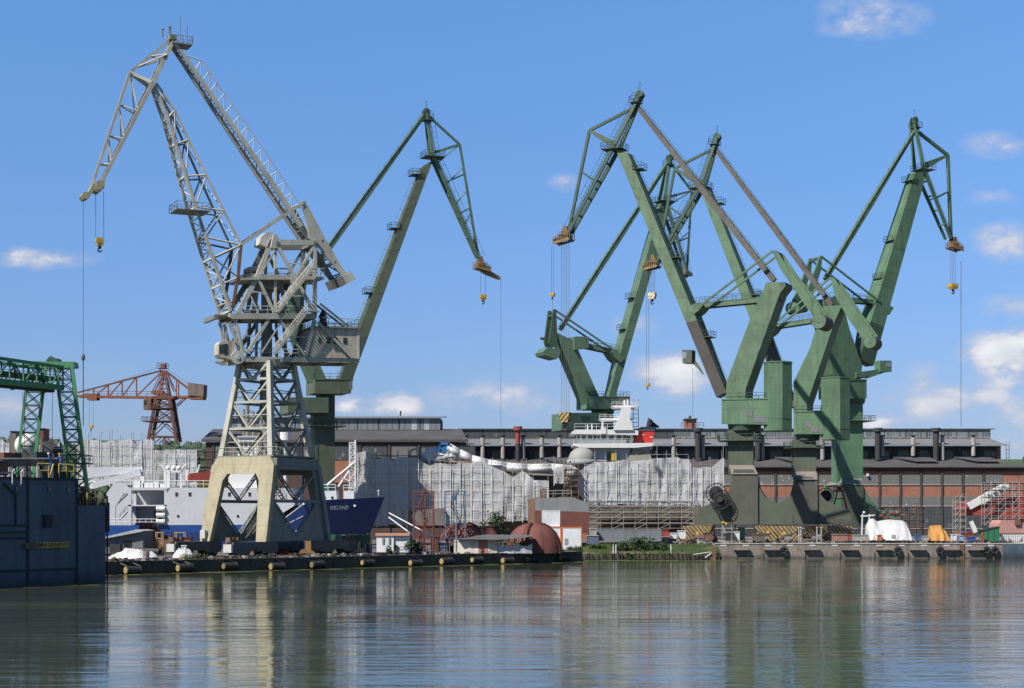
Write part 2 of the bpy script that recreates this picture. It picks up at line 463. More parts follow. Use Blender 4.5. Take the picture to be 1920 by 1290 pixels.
def jib_top(fr, root, d, mats):
    """fly jib: peak post, twin main chords, upper chord triangle, strut and head"""
    mg = mats['jib']; w = d.get('fw', 2.0)
    pk, pv, tp, kn = d['peak'], d['pivot'], d['tip'], d['knee']
    ku = d.get('kneestart', pk)
    mc = MB()
    for sg in (-1, 1):
        t0, t1, t2 = sg*w*.22, sg*w*.5, sg*w*.3
        mc.beam(fr.p(*pk, t0), fr.p(*pv, t1), .42, .5, .55, .7, side=fr.v)
        mc.beam(fr.p(*pv, t1), fr.p(*tp, t2), .55, .7, .42, .5, side=fr.v)
    n = 4
    for k in range(1, n+1):
        q = k/(n+1)
        x = pv[0]+(tp[0]-pv[0])*q; y = pv[1]+(tp[1]-pv[1])*q
        mc.beam(fr.p(x, y, -w*.42), fr.p(x, y, w*.42), .3, .3)
    jo = mc.build('fly_jib', mg, root)
    cb = d.get('chord', .5)
    uc = MB()
    uc.beam(fr.p(*ku, 0), fr.p(*kn, 0), cb, cb, side=fr.v)
    uc.beam(fr.p(*kn, 0), fr.p(*tp, 0), cb, cb, side=fr.v)
    uc.build('upper_chord', mg, jo)
    st = MB(); st.beam(fr.p(*pv, 0), fr.p(*kn, 0), d.get('strutw', 1.1), d.get('strutw', 1.1), .45, .45, side=fr.v)
    st.build('strut', mg, jo)
    br = MB()
    for q in d.get('cross', (.4,)):
        a = (pv[0]+(tp[0]-pv[0])*q, pv[1]+(tp[1]-pv[1])*q); b = (kn[0]+(tp[0]-kn[0])*(q-.02), kn[1]+(tp[1]-kn[1])*(q-.02))
        for sg in (-1, 1): br.beam(fr.p(*a, sg*w*.4), fr.p(*b, 0), .26, .26)
    if d.get('diag'):
        m = d['diag']
        for k in range(m):
            q, q2 = k/m, (k+.5)/m
            a = (pv[0]+(tp[0]-pv[0])*q2, pv[1]+(tp[1]-pv[1])*q2); b = (kn[0]+(tp[0]-kn[0])*q, kn[1]+(tp[1]-kn[1])*q)
            br.tube(fr.p(*a, w*.4), fr.p(*b, 0), .09, 5); br.tube(fr.p(*a, -w*.4), fr.p(*b, 0), .09, 5)
    br.build('bracing', mg, jo)
    ld = MB()
    for a, b in ((pk, pv), (pv, tp)):
        off = d.get('ladoff', (-5, -3))
        A, B = fr.p(a[0]+off[0], a[1]+off[1], w*.1), fr.p(b[0]+off[0], b[1]+off[1], w*.1)
        ladder(ld, A, B, .7, fr.v, .7, .045)
        up = (B-A).cross(fr.v).normalized(); up = up if up.z > 0 else -up
        ld.tube(A+up*.9, B+up*.9, .035, 4)
        for k in range(9): ld.tube(A.lerp(B, k/8), A.lerp(B, k/8)+up*.9, .03, 4)
    ld.build('ladder', mats['dark'], jo)
    # peak head: sheave cheeks, platform, lamp masts
    hd = MB(); P0 = fr.p(*pk, 0)
    dirn = (fr.p(*pk, 0)-fr.p(*pv, 0)).normalized()
    hd.beam(P0-dirn*2.2, P0+dirn*.5, 1.25, 1.0, .8, .7, side=fr.v)
    for sg in (-.5, .5): hd.tube(P0+fr.v*(sg-.1), P0+fr.v*(sg+.1), .75, 12)
    hd.build('peak_head', mats['dark'], jo)
    rl = MB(); pl = MB()
    platform(pl, rl, P0-dirn*1.6, fr.u*.9, fr.v*1.2)
    rl.tube(P0, P0+Z*2.2, .04, 4); rl.tube(P0+fr.v*.7, P0+fr.v*.7+Z*1.6, .04, 4)
    rl.ball(P0+Z*2.2, .14, nu=6, nv=4)
    pl.build('walkway', mats['dark'], jo)
    rl.build('handrail', mats['dark'], jo)
    rl = MB(); pl = MB()
    pv3 = fr.p(*pv, 0)
    platform(pl, rl, pv3-Z*.9, fr.u*2.0, fr.v*1.9)
    pl.build('walkway', mats['dark'], jo)
    rl.build('handrail', mats['dark'], jo)

def jib_head(fr, root, tip, size, mat, sgn=1, drop=1.0):
    """the yellow maintenance cage with sheaves at the jib tip"""
    c = fr.p(*tip, 0); u = fr.u*sgn
    b = MB()
    b.prism([c+u*x*size+fr.v*.8+Z*z*size for x, z in ((-.6, .75), (-.25, 1.35), (.15, 1.3), (.35, .6), (.75, -.1), (1.35, -.55), (1.05, -.85), (.3, -.5), (-.75, -.45))], fr.v*-1.6)
    for x, z in ((-.3, -.1), (.35, -.15), (1.1, -.65)): b.tube(c+u*x*size+Z*z*size+fr.v*.95, c+u*x*size+Z*z*size-fr.v*.95, .42*size, 10)
    h = b.build('sheave_head', paint('jib_head_brown', (.16, .105, .05), .75, .3, 1.3, rust=.4, rcol=(.07, .045, .03)), root)
    g = MB()
    for sg in (-1, 1):
        for (x0, z0, x1, z1) in ((-1, -.55, .5, -.75), (.5, -.75, 1.45, -1.15), (-1, .1, .6, .2), (.6, .2, 1.55, -.5)):
            g.tube(c+u*x0*size+Z*z0*size+fr.v*sg*1.15, c+u*x1*size+Z*z1*size+fr.v*sg*1.15, .075, 5)
        for k in range(9):
            q = k/8; x = -1+2.5*q
            zb = -.55-.2*min(1, (x+1)/1.5) - max(0, x-.5)*.42; zt = .1+.06*q-max(0, x-.6)*.74
            g.tube(c+u*x*size+Z*zb*size+fr.v*sg*1.15, c+u*x*size+Z*(zt+.45)*size+fr.v*sg*1.15, .06, 4)
        g.beam(c+u*-.9*size+Z*-.5*size+fr.v*sg*1.2, c+u*1.35*size+Z*-.95*size+fr.v*sg*1.2, .12, .4)
    g.build('guard_cage', mat, h)

def boom_part(fr, root, d, mats):
    """box boom traced as its near face; sideways width tapers from foot to head"""
    q = d['boom']            # head-back, head-front, foot-front, foot-back on the near face
    split = d.get('boomsplit', .72)
    wt, wf = d.get('bw', (2.2, 3.4))
    def at(k, side):
        a, b = (q[0], q[3]) if side == 0 else (q[1], q[2])
        return (a[0]+(b[0]-a[0])*k, a[1]+(b[1]-a[1])*k)
    def ring(k, w):
        nb, nf = at(k, 0), at(k, 1)
        N = fr.p(*nb, w/2); M = fr.p(*nf, w/2)
        return [N, M, M-fr.v*w, N-fr.v*w]
    m = MB(); m.loft([ring(0, wt), ring(split, wf)])
    bo = m.build('boom', mats['boom'], root)
    if split < 1:
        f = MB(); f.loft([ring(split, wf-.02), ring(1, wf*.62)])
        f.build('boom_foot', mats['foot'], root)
    # back of the boom: rope tray and ladder
    A, B = fr.p(*at(.03, 0), 0), fr.p(*at(.97, 0), 0)
    up = (B-A).cross(fr.v).normalized()
    if up.dot(fr.p(*at(.5, 0), 0)-fr.p(*at(.5, 1), 0)) < 0: up = -up
    tr = MB()
    for sg in (-.36, .3): tr.beam(A+fr.v*sg*wt+up*.14, B+fr.v*sg*wt+up*.14, .16, .28)
    nn = 26
    for k in range(nn+1):
        p = A.lerp(B, k/nn); tr.beam(p-fr.v*wt*.36+up*.16, p+fr.v*wt*.3+up*.16, .25, .2)
    tr.build('cable_tray', mats['tray'], bo)
    ld = MB(); ladder(ld, A+fr.v*wt*.36+up*.55, B+fr.v*wt*.36+up*.55, .6, fr.v, .6, .04)
    for k in range(int(nn*.6)+1):
        p = A.lerp(B, k/int(nn*.6)); ld.tube(p+fr.v*wt*.45, p+fr.v*wt*.45+up*1.3, .035, 4)
    ld.tube(A+fr.v*wt*.45+up*1.3, B+fr.v*wt*.45+up*1.3, .035, 4)
    ld.build('ladder', mats['dark'], bo)
    for k in d.get('rests', (.42,)):
        pl, rl = MB(), MB()
        p = fr.p(*at(k, 0), 0)+up*.8
        platform(pl, rl, p, fr.u*.9, fr.v*1.5)
        rp = pl.build('rest_platform', mats['dark'], bo); rl.build('handrail', mats['dark'], bo)
    # bolted plate joints
    jn = MB()
    for k in (.2, .4, .6):
        if k < split:
            r0 = ring(k-.002, wt+(wf-wt)*k/split+.05); r1 = ring(k+.002, wt+(wf-wt)*k/split+.05)
            jn.loft([r0, r1])
    jn.build('plate_joint', mats['boom'], bo)

def lever_part(fr, root, d, mats):
    """counterweight lever: two tapering plates and a drum (or a box) behind"""
    sep = d.get('lsep', 2.2)
    plates = []
    for key, t in (('lever', sep), ('lever2', -sep)):
        if key not in d: continue
        m = MB(); fr.slab(m, d[key], t+.25, t-.25)
        plates.append(m.build('counterweight_arm', mats.get('lever', mats['boom']), root))
    if 'leverx' in d:
        a, b, w, h = d['leverx']
        for q in (a, b): m = MB(); m.beam(fr.p(*q, -sep*.99), fr.p(*q, sep*.99), w, h); m.build('cross_tie', mats['dark'], root)
    if 'drum' in d:
        (cx, cy), rad, ln = d['drum']
        c = fr.p(cx, cy, sep+.5)
        m = MB(); m.tube(c, c-fr.v*ln, rad, 28)
        dr = m.build('counterweight_drum', mats['drum'], root)
        e = MB(); e.tube(c+fr.v*.06, c, rad*.97, 28)
        e.tube(c+fr.v*.12, c+fr.v*.05, rad*.2, 12)
        e.build('end_plate', mats['boom'], dr)
    if 'rods' in d:
        for (a, b, t) in d['rods']:
            m = MB(); fr.beam(m, a, b, t, .34, .34); m.build('link_rod', mats['boom'], root)

def gangway(fr, root, d, mats):
    if 'gang' not in d: return
    a, b, h = d['gang']
    m = MB()
    for t in (-1.0, 1.0):
        fr.beam(m, a, b, t, .22, h)
    A, B = fr.p(*a, 0), fr.p(*b, 0)
    m.beam(A+Z*h*.5, B+Z*h*.5, 2.0, .1, side=fr.v)
    for k in range(7):
        p = A.lerp(B, k/6); m.beam(p-fr.v, p+fr.v, .2, .2)
    g = m.build('gangway', mats['boom'], root)
    r = MB()
    for t in (-1, 1): railing(r, [A+fr.v*t+Z*h*.5, B+fr.v*t+Z*h*.5], 1.05, 1.6, .04)
    r.build('handrail', mats['dark'], g)
    if 'bracket' in d:
        m = MB(); fr.slab(m, d['bracket'], 2.1, -2.1); m.build('boom_bracket', mats['boom'], root)

def octo(c, rad, z0, z1, rot=0.0, n=8):
    return [[V(c.x+rad*math.cos(rot+2*math.pi*k/n), c.y+rad*math.sin(rot+2*math.pi*k/n), z) for k in range(n)] for z in (z0, z1)]

def portal(fp, root, d, mats):
    """flared base traced on its near face; a second panel behind; box column between"""
    prof, gauge = d['portal'], d['gauge']
    tn = gauge/2
    for t in (tn, -tn):
        m = MB(); pts = fp.P(prof, tn)
        pts = [p + fp.v*(t-tn) for p in pts]
        m.prism(pts, fp.v*(-.9 if t > 0 else .9))
        m.build('portal_leg', mats['portal'], root)
    m = MB(); q = d['core']          # central plated box with sloping cap
    near = fp.P(q, tn+.35); m.prism(near, fp.v*-(gauge+.7)); m.build('portal_core', mats['core'], root)
    if 'cap' in d:                    # sloped cap plate between core and column
        a, b, c, e = d['cap']        # top-left, top-right (on the column), bottom-right, bottom-left (on the core)
        m = MB(); ct = d['colw']/2
        m.loft([[fp.p(*a, ct), fp.p(*b, ct), fp.p(*b, ct)-fp.v*2*ct, fp.p(*a, ct)-fp.v*2*ct],
                [fp.p(*e, tn+.36), fp.p(*c, tn+.36), fp.p(*c, tn+.36)-fp.v*(gauge+.72), fp.p(*e, tn+.36)-fp.v*(gauge+.72)]])
        m.build('portal_cap', mats['cap'], root)
    sill = MB(); zb = fp.p(*d['sill'][0], tn)
    for t in (tn, -tn):
        pass
    for (px, py) in d['sill']:
        a = fp.p(px, py, tn); sill.beam(a+Z*1.0-fp.v*.9, a+Z*1.0-fp.v*(gauge-.9), 1.0, 1.6)
    sill.build('sill_beam', mats['portal'], root)

def bogie(fp, root, px, py, t, ln, mat, g0, flip=1):
    """equaliser beam in hazard stripes over two rocking trucks with wheels"""
    c = fp.p(px, py, t)
    top = c.z; h = top-g0
    u = fp.u if fp.u.x > 0 else -fp.u
    m = MB()
    m.prism([c+u*x*ln+fp.v*.45-Z*z*h for x, z in ((-.5, 0), (.5, 0), (.42, .34), (.12, .50), (-.12, .50), (-.42, .34))], fp.v*-.9)
    b = m.build('bogie', M_str1 if flip > 0 else M_str2, root)
    for sg in (-1, 1):
        k = MB()
        k.prism([c+u*(sg*.40+x)*ln+fp.v*.42-Z*z*h for x, z in ((-.17*sg, .62), (-.04*sg, .36), (.17*sg, .68), (.11*sg, .86), (-.15*sg, .84))], fp.v*-.84)
        k.build('truck', M_str2 if sg > 0 else M_str1, b)
        for x in (-.10, .10):
            w = MB(); q = c+u*(sg*.40+x)*ln; q.z = g0+h*.17
            w.tube(q+fp.v*.3, q-fp.v*.3, h*.17, 12); w.build('wheel', M_iron, b)
    e = MB(); e.tube(c+fp.v*.55-Z*h*.42, c-fp.v*.55-Z*h*.42, h*.10, 10); e.build('pin', M_yel, b)

def cable_reel(fp, root, px, py, t, rad, mat):
    c = fp.p(px, py, t); m = MB()
    for s in (0, .5):
        m.ring(c+fp.v*s, fp.v, rad, .07, 26, 4); m.ring(c+fp.v*s, fp.v, rad*.45, .06, 18, 4)
        for k in range(18):
            a = 2*math.pi*k/18; e = fp.u*math.cos(a)+Z*math.sin(a)
            m.tube(c+fp.v*s+e*.15, c+fp.v*s+e*rad, .045, 4)
    m.tube(c-fp.v*.5, c+fp.v*.9, rad*.3, 14)
    m.tube(c+fp.v*.1, c+fp.v*.4, rad*.72, 26)
    m.build('cable_reel', mat, root)

def green_crane(cfg, label):
    d = cfg; fr = Fr(d['px0'], d['D'], d['ang'], d.get('right', False))
    fp = Fr(d['px0'], d['D'], d.get('pang', 9), d.get('right', False), d.get('ptoward', False)) if 'pang' in d else fr
    g0 = d['g0']; mats = d['mats']
    root = thing('harbour_crane', (fr.o.x, fr.o.y, g0), label, 'crane', 'green level luffing shipyard cranes')
    jib_top(fr, root, d, mats)
    boom_part(fr, root, d, mats)
    m = MB(); a, b, w, h = d['tie']
    k = .5
    mid = (a[0]+(b[0]-a[0])*k, a[1]+(b[1]-a[1])*k)
    fr.beam(m, a, mid, 0, w*.7, h*.75, w, h*1.15); fr.beam(m, mid, b, 0, w, h*1.15, w*.9, h)
    tb = m.build('tie_beam', mats['tie'], root)
    lr = MB(); A, B = fr.p(*a, w*.6), fr.p(*b, w*.6)
    railing(lr, [A+Z*.3, B+Z*.3], 1.0, 2.4, .035); lr.build('handrail', mats['dark'], tb)
    # tower behind the boom
    tw = d.get('tww', 3.6)
    m = MB(); fr.slab(m, d['tower'], tw/2, -tw/2); to = m.build('tower', mats['tower'], root)
    lever_part(fr, root, d, mats)
    gangway(fr, root, d, mats)
    # slewing house
    for i, hcfg in enumerate(d['house']):
        pts, t1, t0, nm = hcfg
        m = MB(); fr.slab(m, pts, t1, t0); ho = m.build(nm, mats['house'], root)
        if i == 0:
            rl = MB(); top = fr.P(pts[:2], t1-.15)
            railing(rl, [top[0], top[1], top[1]+fr.v*(t0-t1+.3), top[0]+fr.v*(t0-t1+.3)], 1.1, 1.5, .04, True); rl.build('handrail', mats['dark'], ho)
            for (x0, y0, x1, y1) in d.get('housewin', ()):
                wd = MB(); P = fr.P([(x0, y0), (x1, y0), (x1, y1), (x0, y1)], t1+.05); wd.prism(P, fr.v*-.08)
                wd.build('louvre_panel', M_gray2, ho)
            ed = MB()
            for yk in (0, 1):
                e0, e1 = (pts[0], pts[1]) if yk == 0 else (pts[-1], pts[-2])
                fr.beam(ed, e0, e1, t1+.06, .1, .22)
            ed.build('edge_trim', mats['boom'] if i else mats['trim'], ho)
    if 'hexh' in d:
        (x0, x1, y0, y1, t) = d['hexh']
        ca = fr.p((x0+x1)/2, (y0+y1)/2, t); rad = (fr.p(x1, y0, t)-fr.p(x0, y0, t)).length/2*d.get('hexk', 1.03)*abs(fr.u.x)
        z1 = CH+(HY-y0)/F*ca.y; z0 = CH+(HY-y1)/F*ca.y
        m = MB(); m.loft(octo(ca, rad, z0, z1, d.get('hexrot', .2))); hx = m.build('winch_house', mats['hex'], root)
        m = MB(); m.loft(octo(ca, rad+.09, z1-.12, z1+.1, d.get('hexrot', .2)))
        zj = z0+(z1-z0)*.17
        m.loft(octo(ca, rad+.05, zj, zj+.15, d.get('hexrot', .2))); m.build('roof_trim', mats['trim'], hx)
    # slewing ring and column
    m = MB(); x0, x1, y0, y1 = d['ring']
    ca = fr.p((x0+x1)/2, y0, 0); rad = abs(fr.p(x1, y0, 0).x-fr.p(x0, y0, 0).x)/2
    zt = CH+(HY-y0)/F*ca.y; zb = CH+(HY-y1)/F*ca.y
    m.tube(V(ca.x, ca.y, zb), V(ca.x, ca.y, zt), rad*.93, 24, rad); m.build('slewing_ring', mats['dark'], root)
    m = MB(); x0, x1, y0, y1 = d['column']
    cw = d['colw']
    m.prism(fp.P([(x0, y0), (x1, y0), (x1, y1), (x0, y1)], cw/2), fp.v*-cw); co = m.build('column', mats['column'], root)
    if d.get('ccat', True):
        rl, pl = MB(), MB(); cc = fp.p((x0+x1)/2, d.get('caty', y0+8), 0)
        hw = abs(fp.p(x1, y0, 0).x-fp.p(x0, y0, 0).x)/2
        platform(pl, rl, cc, fp.u*(hw+1.6), fp.v*(cw/2+1.3)); pl.build('catwalk', mats['dark'], co)
        A = fp.p(x0-2, y1, cw/2); B = fp.p(x0-2, y0, cw/2)
        ladder(rl, A, B, .7, fp.v, .6, .05)
        rl.build('handrail', mats['dark'], co)
    if 'portal' in d: portal(fp, root, d, mats)
    for b in d.get('bogies', ()): bogie(fp, root, *b, g0=g0)
    for c in d.get('reels', ()): cable_reel(fp, root, *c, M_iron)
    if 'cab' in d:
        x0, x1, y0, y1, t, arm = d['cab']
        m = MB(); fr.slab(m, [(x0, y0), (x1, y0), (x1-(1 if arm[0][0] > x1 else 0), y1), (x0+1, y1)], t+1.0, t-1.0)
        cb = m.build('operator_cab', mats['cab'], root)
        g = MB(); gx = d.get('cabwin', (x0+1, x0+(x1-x0)*.55))
        P = fr.P([(gx[0], y0+4), (gx[1], y0+4), (gx[1], y1-9), (gx[0], y1-9)], t+1.04); g.prism(P, fr.v*-.06); g.build('window', M_pane, cb)
        m = MB(); fr.slab(m, arm, t+.3, t-.3); m.build('cab_arm', mats['boom'], root)
    for hk in d.get('hooks', ()): hook_block(fr, root, **hk)
    jib_head(fr, root, d['headat'], d.get('headsize', 1.5), d.get('headmat', M_yelw), d.get('headsgn', 1))
    for (x, y0, y1, t) in d.get('loose', ()):
        r = MB(); a = fr.p(x, y0, t); b = V(a.x, a.y, CH+(HY-y1)/F*a.y); r.tube(a, b, .03, 4); r.build('tag_line', M_rope, root)
    for pts, t1, t0, nm, mk in d.get('slabs', ()):
        m = MB(); fr.slab(m, pts, t1, t0); m.build(nm, mats[mk], root)
    return root, fr

M_gray2 = paint('louvre_grey', (.15, .145, .15), .8, .2, .8, streak=.4)
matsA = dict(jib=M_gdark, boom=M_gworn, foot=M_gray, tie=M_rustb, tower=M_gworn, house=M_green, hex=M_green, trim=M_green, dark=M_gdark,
             column=M_grayg, portal=M_grayg, core=paint('portal_plate', (.080, .080, .064), .75, .18, .4, streak=.4, scol=(.05, .05, .04)), cap=paint('cap_pale', (.19, .165, .145), .9, .15), drum=M_gray, tray=M_walk, lever=M_green, cab=M_grayg)  # cap plate in a paler tone than the portal
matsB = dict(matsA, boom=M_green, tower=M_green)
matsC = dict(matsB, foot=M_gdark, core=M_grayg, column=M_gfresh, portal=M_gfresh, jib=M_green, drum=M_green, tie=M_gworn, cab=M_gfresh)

A = dict(px0=1390, D=303, ang=25, pang=10, g0=PZ, mats=matsA,
    peak=(1200, 178), pivot=(1152, 272), tip=(1066, 436), knee=(1105, 245), kneestart=(1186, 203), fw=2.6, strutw=1.3, cross=(.42,), ladoff=(-5, -2),
    boom=[(1177, 286), (1154, 279), (1343, 745), (1362, 735)], boomsplit=.70, bw=(2.4, 4.2), rests=(.08, .45, .78),
    tie=((1195, 200), (1452, 527), 1.1, .95),
    tower=[(1361, 750), (1362, 717), (1412, 583), (1429, 549), (1437, 529), (1472, 529), (1473, 536), (1462, 550), (1398, 729), (1397, 750)], tww=4.6,
    lever=[(1448, 469), (1458, 472), (1483, 510), (1508, 541), (1542, 586), (1525, 594), (1496, 552), (1462, 503)],
    lever2=[(1448, 469), (1458, 472), (1483, 510), (1508, 541), (1542, 586), (1525, 594), (1496, 552), (1462, 503)], lsep=2.1,
    leverx=((1452, 473), (1490, 540), .5, .6), drum=((1535, 602), 1.32, 5.0),
    rods=[((1449, 470), (1317, 570), 2.1), ((1449, 470), (1317, 570), -2.1)],
    gang=((1308, 574), (1464, 559), .75), bracket=[(1283, 578), (1308, 566), (1318, 572), (1310, 582), (1290, 598)],
    house=[([(1353, 749), (1450, 747), (1450, 795), (1353, 794)], 3.0, -4.0, 'machine_house')],
    housewin=[(1399, 770, 1411, 780), (1414, 781, 1436, 792)],
    hexh=(1430, 1487, 680, 808, 1.0), hexrot=.15,
    ring=(1362, 1430, 794, 808), column=(1364, 1412, 806, 890), colw=4.2, caty=827,
    portal=[(1309, 983), (1309, 953), (1358, 935), (1368, 920), (1373, 893), (1376, 880), (1412, 880), (1419, 893), (1424, 915), (1436, 933), (1486, 955), (1487, 983)],
    gauge=9.5, core=[(1372, 983), (1372, 892), (1421, 892), (1421, 983)], cap=((1366, 872), (1413, 872), (1421, 889), (1372, 889)), sill=[(1318, 983), (1478, 983)],
    bogies=[(1308, 986, 4.3, 5.2, None), (1470, 986, 4.3, 5.2, None), (1308, 986, -4.3, 5.2, None), (1470, 986, -4.3, 5.2, None)],
    reels=[(1343, 925, 5.6, 1.75), (1350, 936, 6.3, 1.75)],
    cab=(1279, 1297, 656, 681, 2.6, [(1294, 664), (1312, 690), (1318, 702), (1298, 680)]), cabwin=(1279.6, 1287),
    hooks=[dict(top=(1058, 455), at=(1056, 773), t=-.5, h=3.4, n=4, sp=.5, mat=M_strk, wide=1.9),
           dict(top=(1036, 462), at=(1036, 549), t=.2, h=1.4, n=2, sp=.4, mat=M_yel, wide=.8)],
    headat=(1060, 443), headsize=1.35, loose=[(1036, 565, 600, .2), (1299, 690, 780, 2.6)])
A['bogies'] = [(px, py, t, ln, M_str1) for (px, py, t, ln, _) in A['bogies']]
crA, frA = green_crane(A, 'front green harbour crane, worn boom leaning left, twin black cable reel on its portal')

B = dict(px0=1506, D=336, ang=25, pang=10, g0=PZ, mats=matsB,
    peak=(1345, 257), pivot=(1314, 345), tip=(1232, 490), knee=(1265, 316), kneestart=(1333, 281), fw=2.6, strutw=1.3, cross=(.42,), ladoff=(-5, -2),
    boom=[(1329, 353), (1309, 347), (1471, 766), (1491, 762)], boomsplit=.68, bw=(2.4, 4.2), rests=(.08, .5),
    tie=((1341, 279), (1560, 573), 1.1, .95),
    tower=[(1488, 772), (1488, 716), (1519, 652), (1527, 624), (1540, 600), (1544, 574), (1579, 572), (1565, 602), (1513, 757), (1513, 772)], tww=4.6,
    lever=[(1557, 519), (1565, 522), (1586, 552), (1606, 583), (1638, 627), (1618, 636), (1589, 596), (1564, 551)],
    lever2=[(1557, 519), (1565, 522), (1586, 552), (1606, 583), (1638, 627), (1618, 636), (1589, 596), (1564, 551)], lsep=2.1,
    leverx=((1560, 523), (1595, 580), .5, .6), drum=((1631, 641), 1.25, 5.0),
    rods=[((1558, 520), (1454, 604), 2.1), ((1558, 520), (1454, 604), -2.1)],
    gang=((1449, 613), (1520, 602), .75), bracket=[(1424, 618), (1446, 608), (1456, 611), (1448, 622), (1432, 634)],
    house=[([(1488, 772), (1556, 771), (1556, 813), (1488, 813)], 3.0, -4.0, 'machine_house')],
    housewin=[(1511, 791, 1522, 802), (1522, 801, 1542, 811)],
    hexh=(1537, 1596, 709, 825, 1.0), hexrot=.12,
    ring=(1486, 1540, 813, 826), column=(1485, 1530, 824, 894), colw=4.0, caty=840,
    portal=[(1418, 983), (1418, 960), (1470, 939), (1482, 925), (1488, 905), (1492, 894), (1524, 894), (1530, 905), (1537, 925), (1549, 939), (1596, 959), (1597, 983)],
    gauge=9.5, core=[(1487, 983), (1487, 903), (1533, 903), (1533, 983)], cap=((1485, 884), (1531, 884), (1533, 899), (1487, 899)), sill=[(1428, 983), (1588, 983)],
    bogies=[(1440, 986, 4.3, 5.2, M_str1), (1575, 986, 4.3, 5.2, M_str1), (1440, 986, -4.3, 5.2, M_str1), (1575, 986, -4.3, 5.2, M_str1)],
    reels=[(1549, 929, -4.5, 1.6)],
    hooks=[dict(top=(1226, 498), at=(1223, 549), t=.4, h=2.4, n=4, sp=.35, mat=M_strb, wide=1.5),
           dict(top=(1216, 500), at=(1213, 718), t=-.2, h=1.4, n=2, sp=.5, mat=M_yel, wide=.8)],
    headat=(1225, 494), headsize=1.3)
crB, frB = green_crane(B, 'middle green harbour crane, boom leaning left right behind the front crane with the cable reel')

C = dict(px0=1594, D=366, ang=25, pang=10, right=True, g0=PZ, mats=matsC,
    peak=(1714, 226), pivot=(1731, 312), tip=(1783, 447), knee=(1777, 291), kneestart=(1722, 248), fw=3.0, strutw=1.4, cross=(.45,), ladoff=(-1, 2), chord=.62,
    boom=[(1716, 322), (1737, 326), (1638, 686), (1612, 672)], boomsplit=.80, bw=(2.4, 4.4), rests=(.06, .38, .58),
    tie=((1715, 246), (1547, 524), 1.0, .85),
    tower=[(1545, 560), (1578, 560), (1593, 617), (1617, 686), (1613, 712), (1565, 712), (1556, 667)], tww=4.4,
    lever=[(1538, 480), (1542, 481), (1540, 505), (1529, 540), (1512, 585), (1494, 583), (1520, 530)],
    lever2=[(1538, 480), (1542, 481), (1540, 505), (1529, 540), (1512, 585), (1494, 583), (1520, 530)], lsep=2.1,
    leverx=((1539, 484), (1525, 535), .5, .6), drum=((1508, 574), 1.35, 5.0),
    rods=[((1539, 480), (1650, 566), 2.1), ((1539, 480), (1650, 566), -2.1)],
    gang=((1652, 568), (1560, 560), .75), bracket=[(1676, 577), (1654, 563), (1646, 568), (1652, 578), (1668, 590)],
    house=[([(1566, 712), (1625, 712), (1625, 746), (1566, 746)], 3.0, -3.0, 'machine_house')], housewin=[],
    ring=(1570, 1620, 746, 757), column=(1572, 1618, 755, 912), colw=4.2, caty=790,
    portal=[(1500, 983), (1500, 968), (1550, 950), (1566, 935), (1573, 915), (1576, 905), (1615, 905), (1622, 918), (1632, 938), (1648, 950), (1690, 968), (1690, 983)],
    gauge=9.5, core=[(1577, 983), (1577, 912), (1619, 912), (1619, 983)], cap=((1579, 897), (1617, 897), (1619, 909), (1577, 909)), sill=[(1510, 983), (1680, 983)],
    bogies=[(1530, 986, 4.3, 5.0, M_str2), (1668, 986, 4.3, 5.0, M_str2)],
    reels=[(1641, 939, -4.5, 1.6)],
    cab=(1650, 1672, 676, 697, 2.4, [(1606, 698), (1650, 692), (1662, 697), (1628, 709), (1606, 709)]), cabwin=(1662, 1671),
    hooks=[dict(top=(1788, 464), at=(1787, 532), t=.3, h=2.3, n=4, sp=.45, mat=M_yel, wide=1.9)],
    headat=(1788, 459), headsize=1.25, loose=[(1803, 490, 800, 0), (1801, 490, 800, 0)])
crC, frC = green_crane(C, 'right green harbour crane with boom leaning right and yellow hook block over the brick hall')

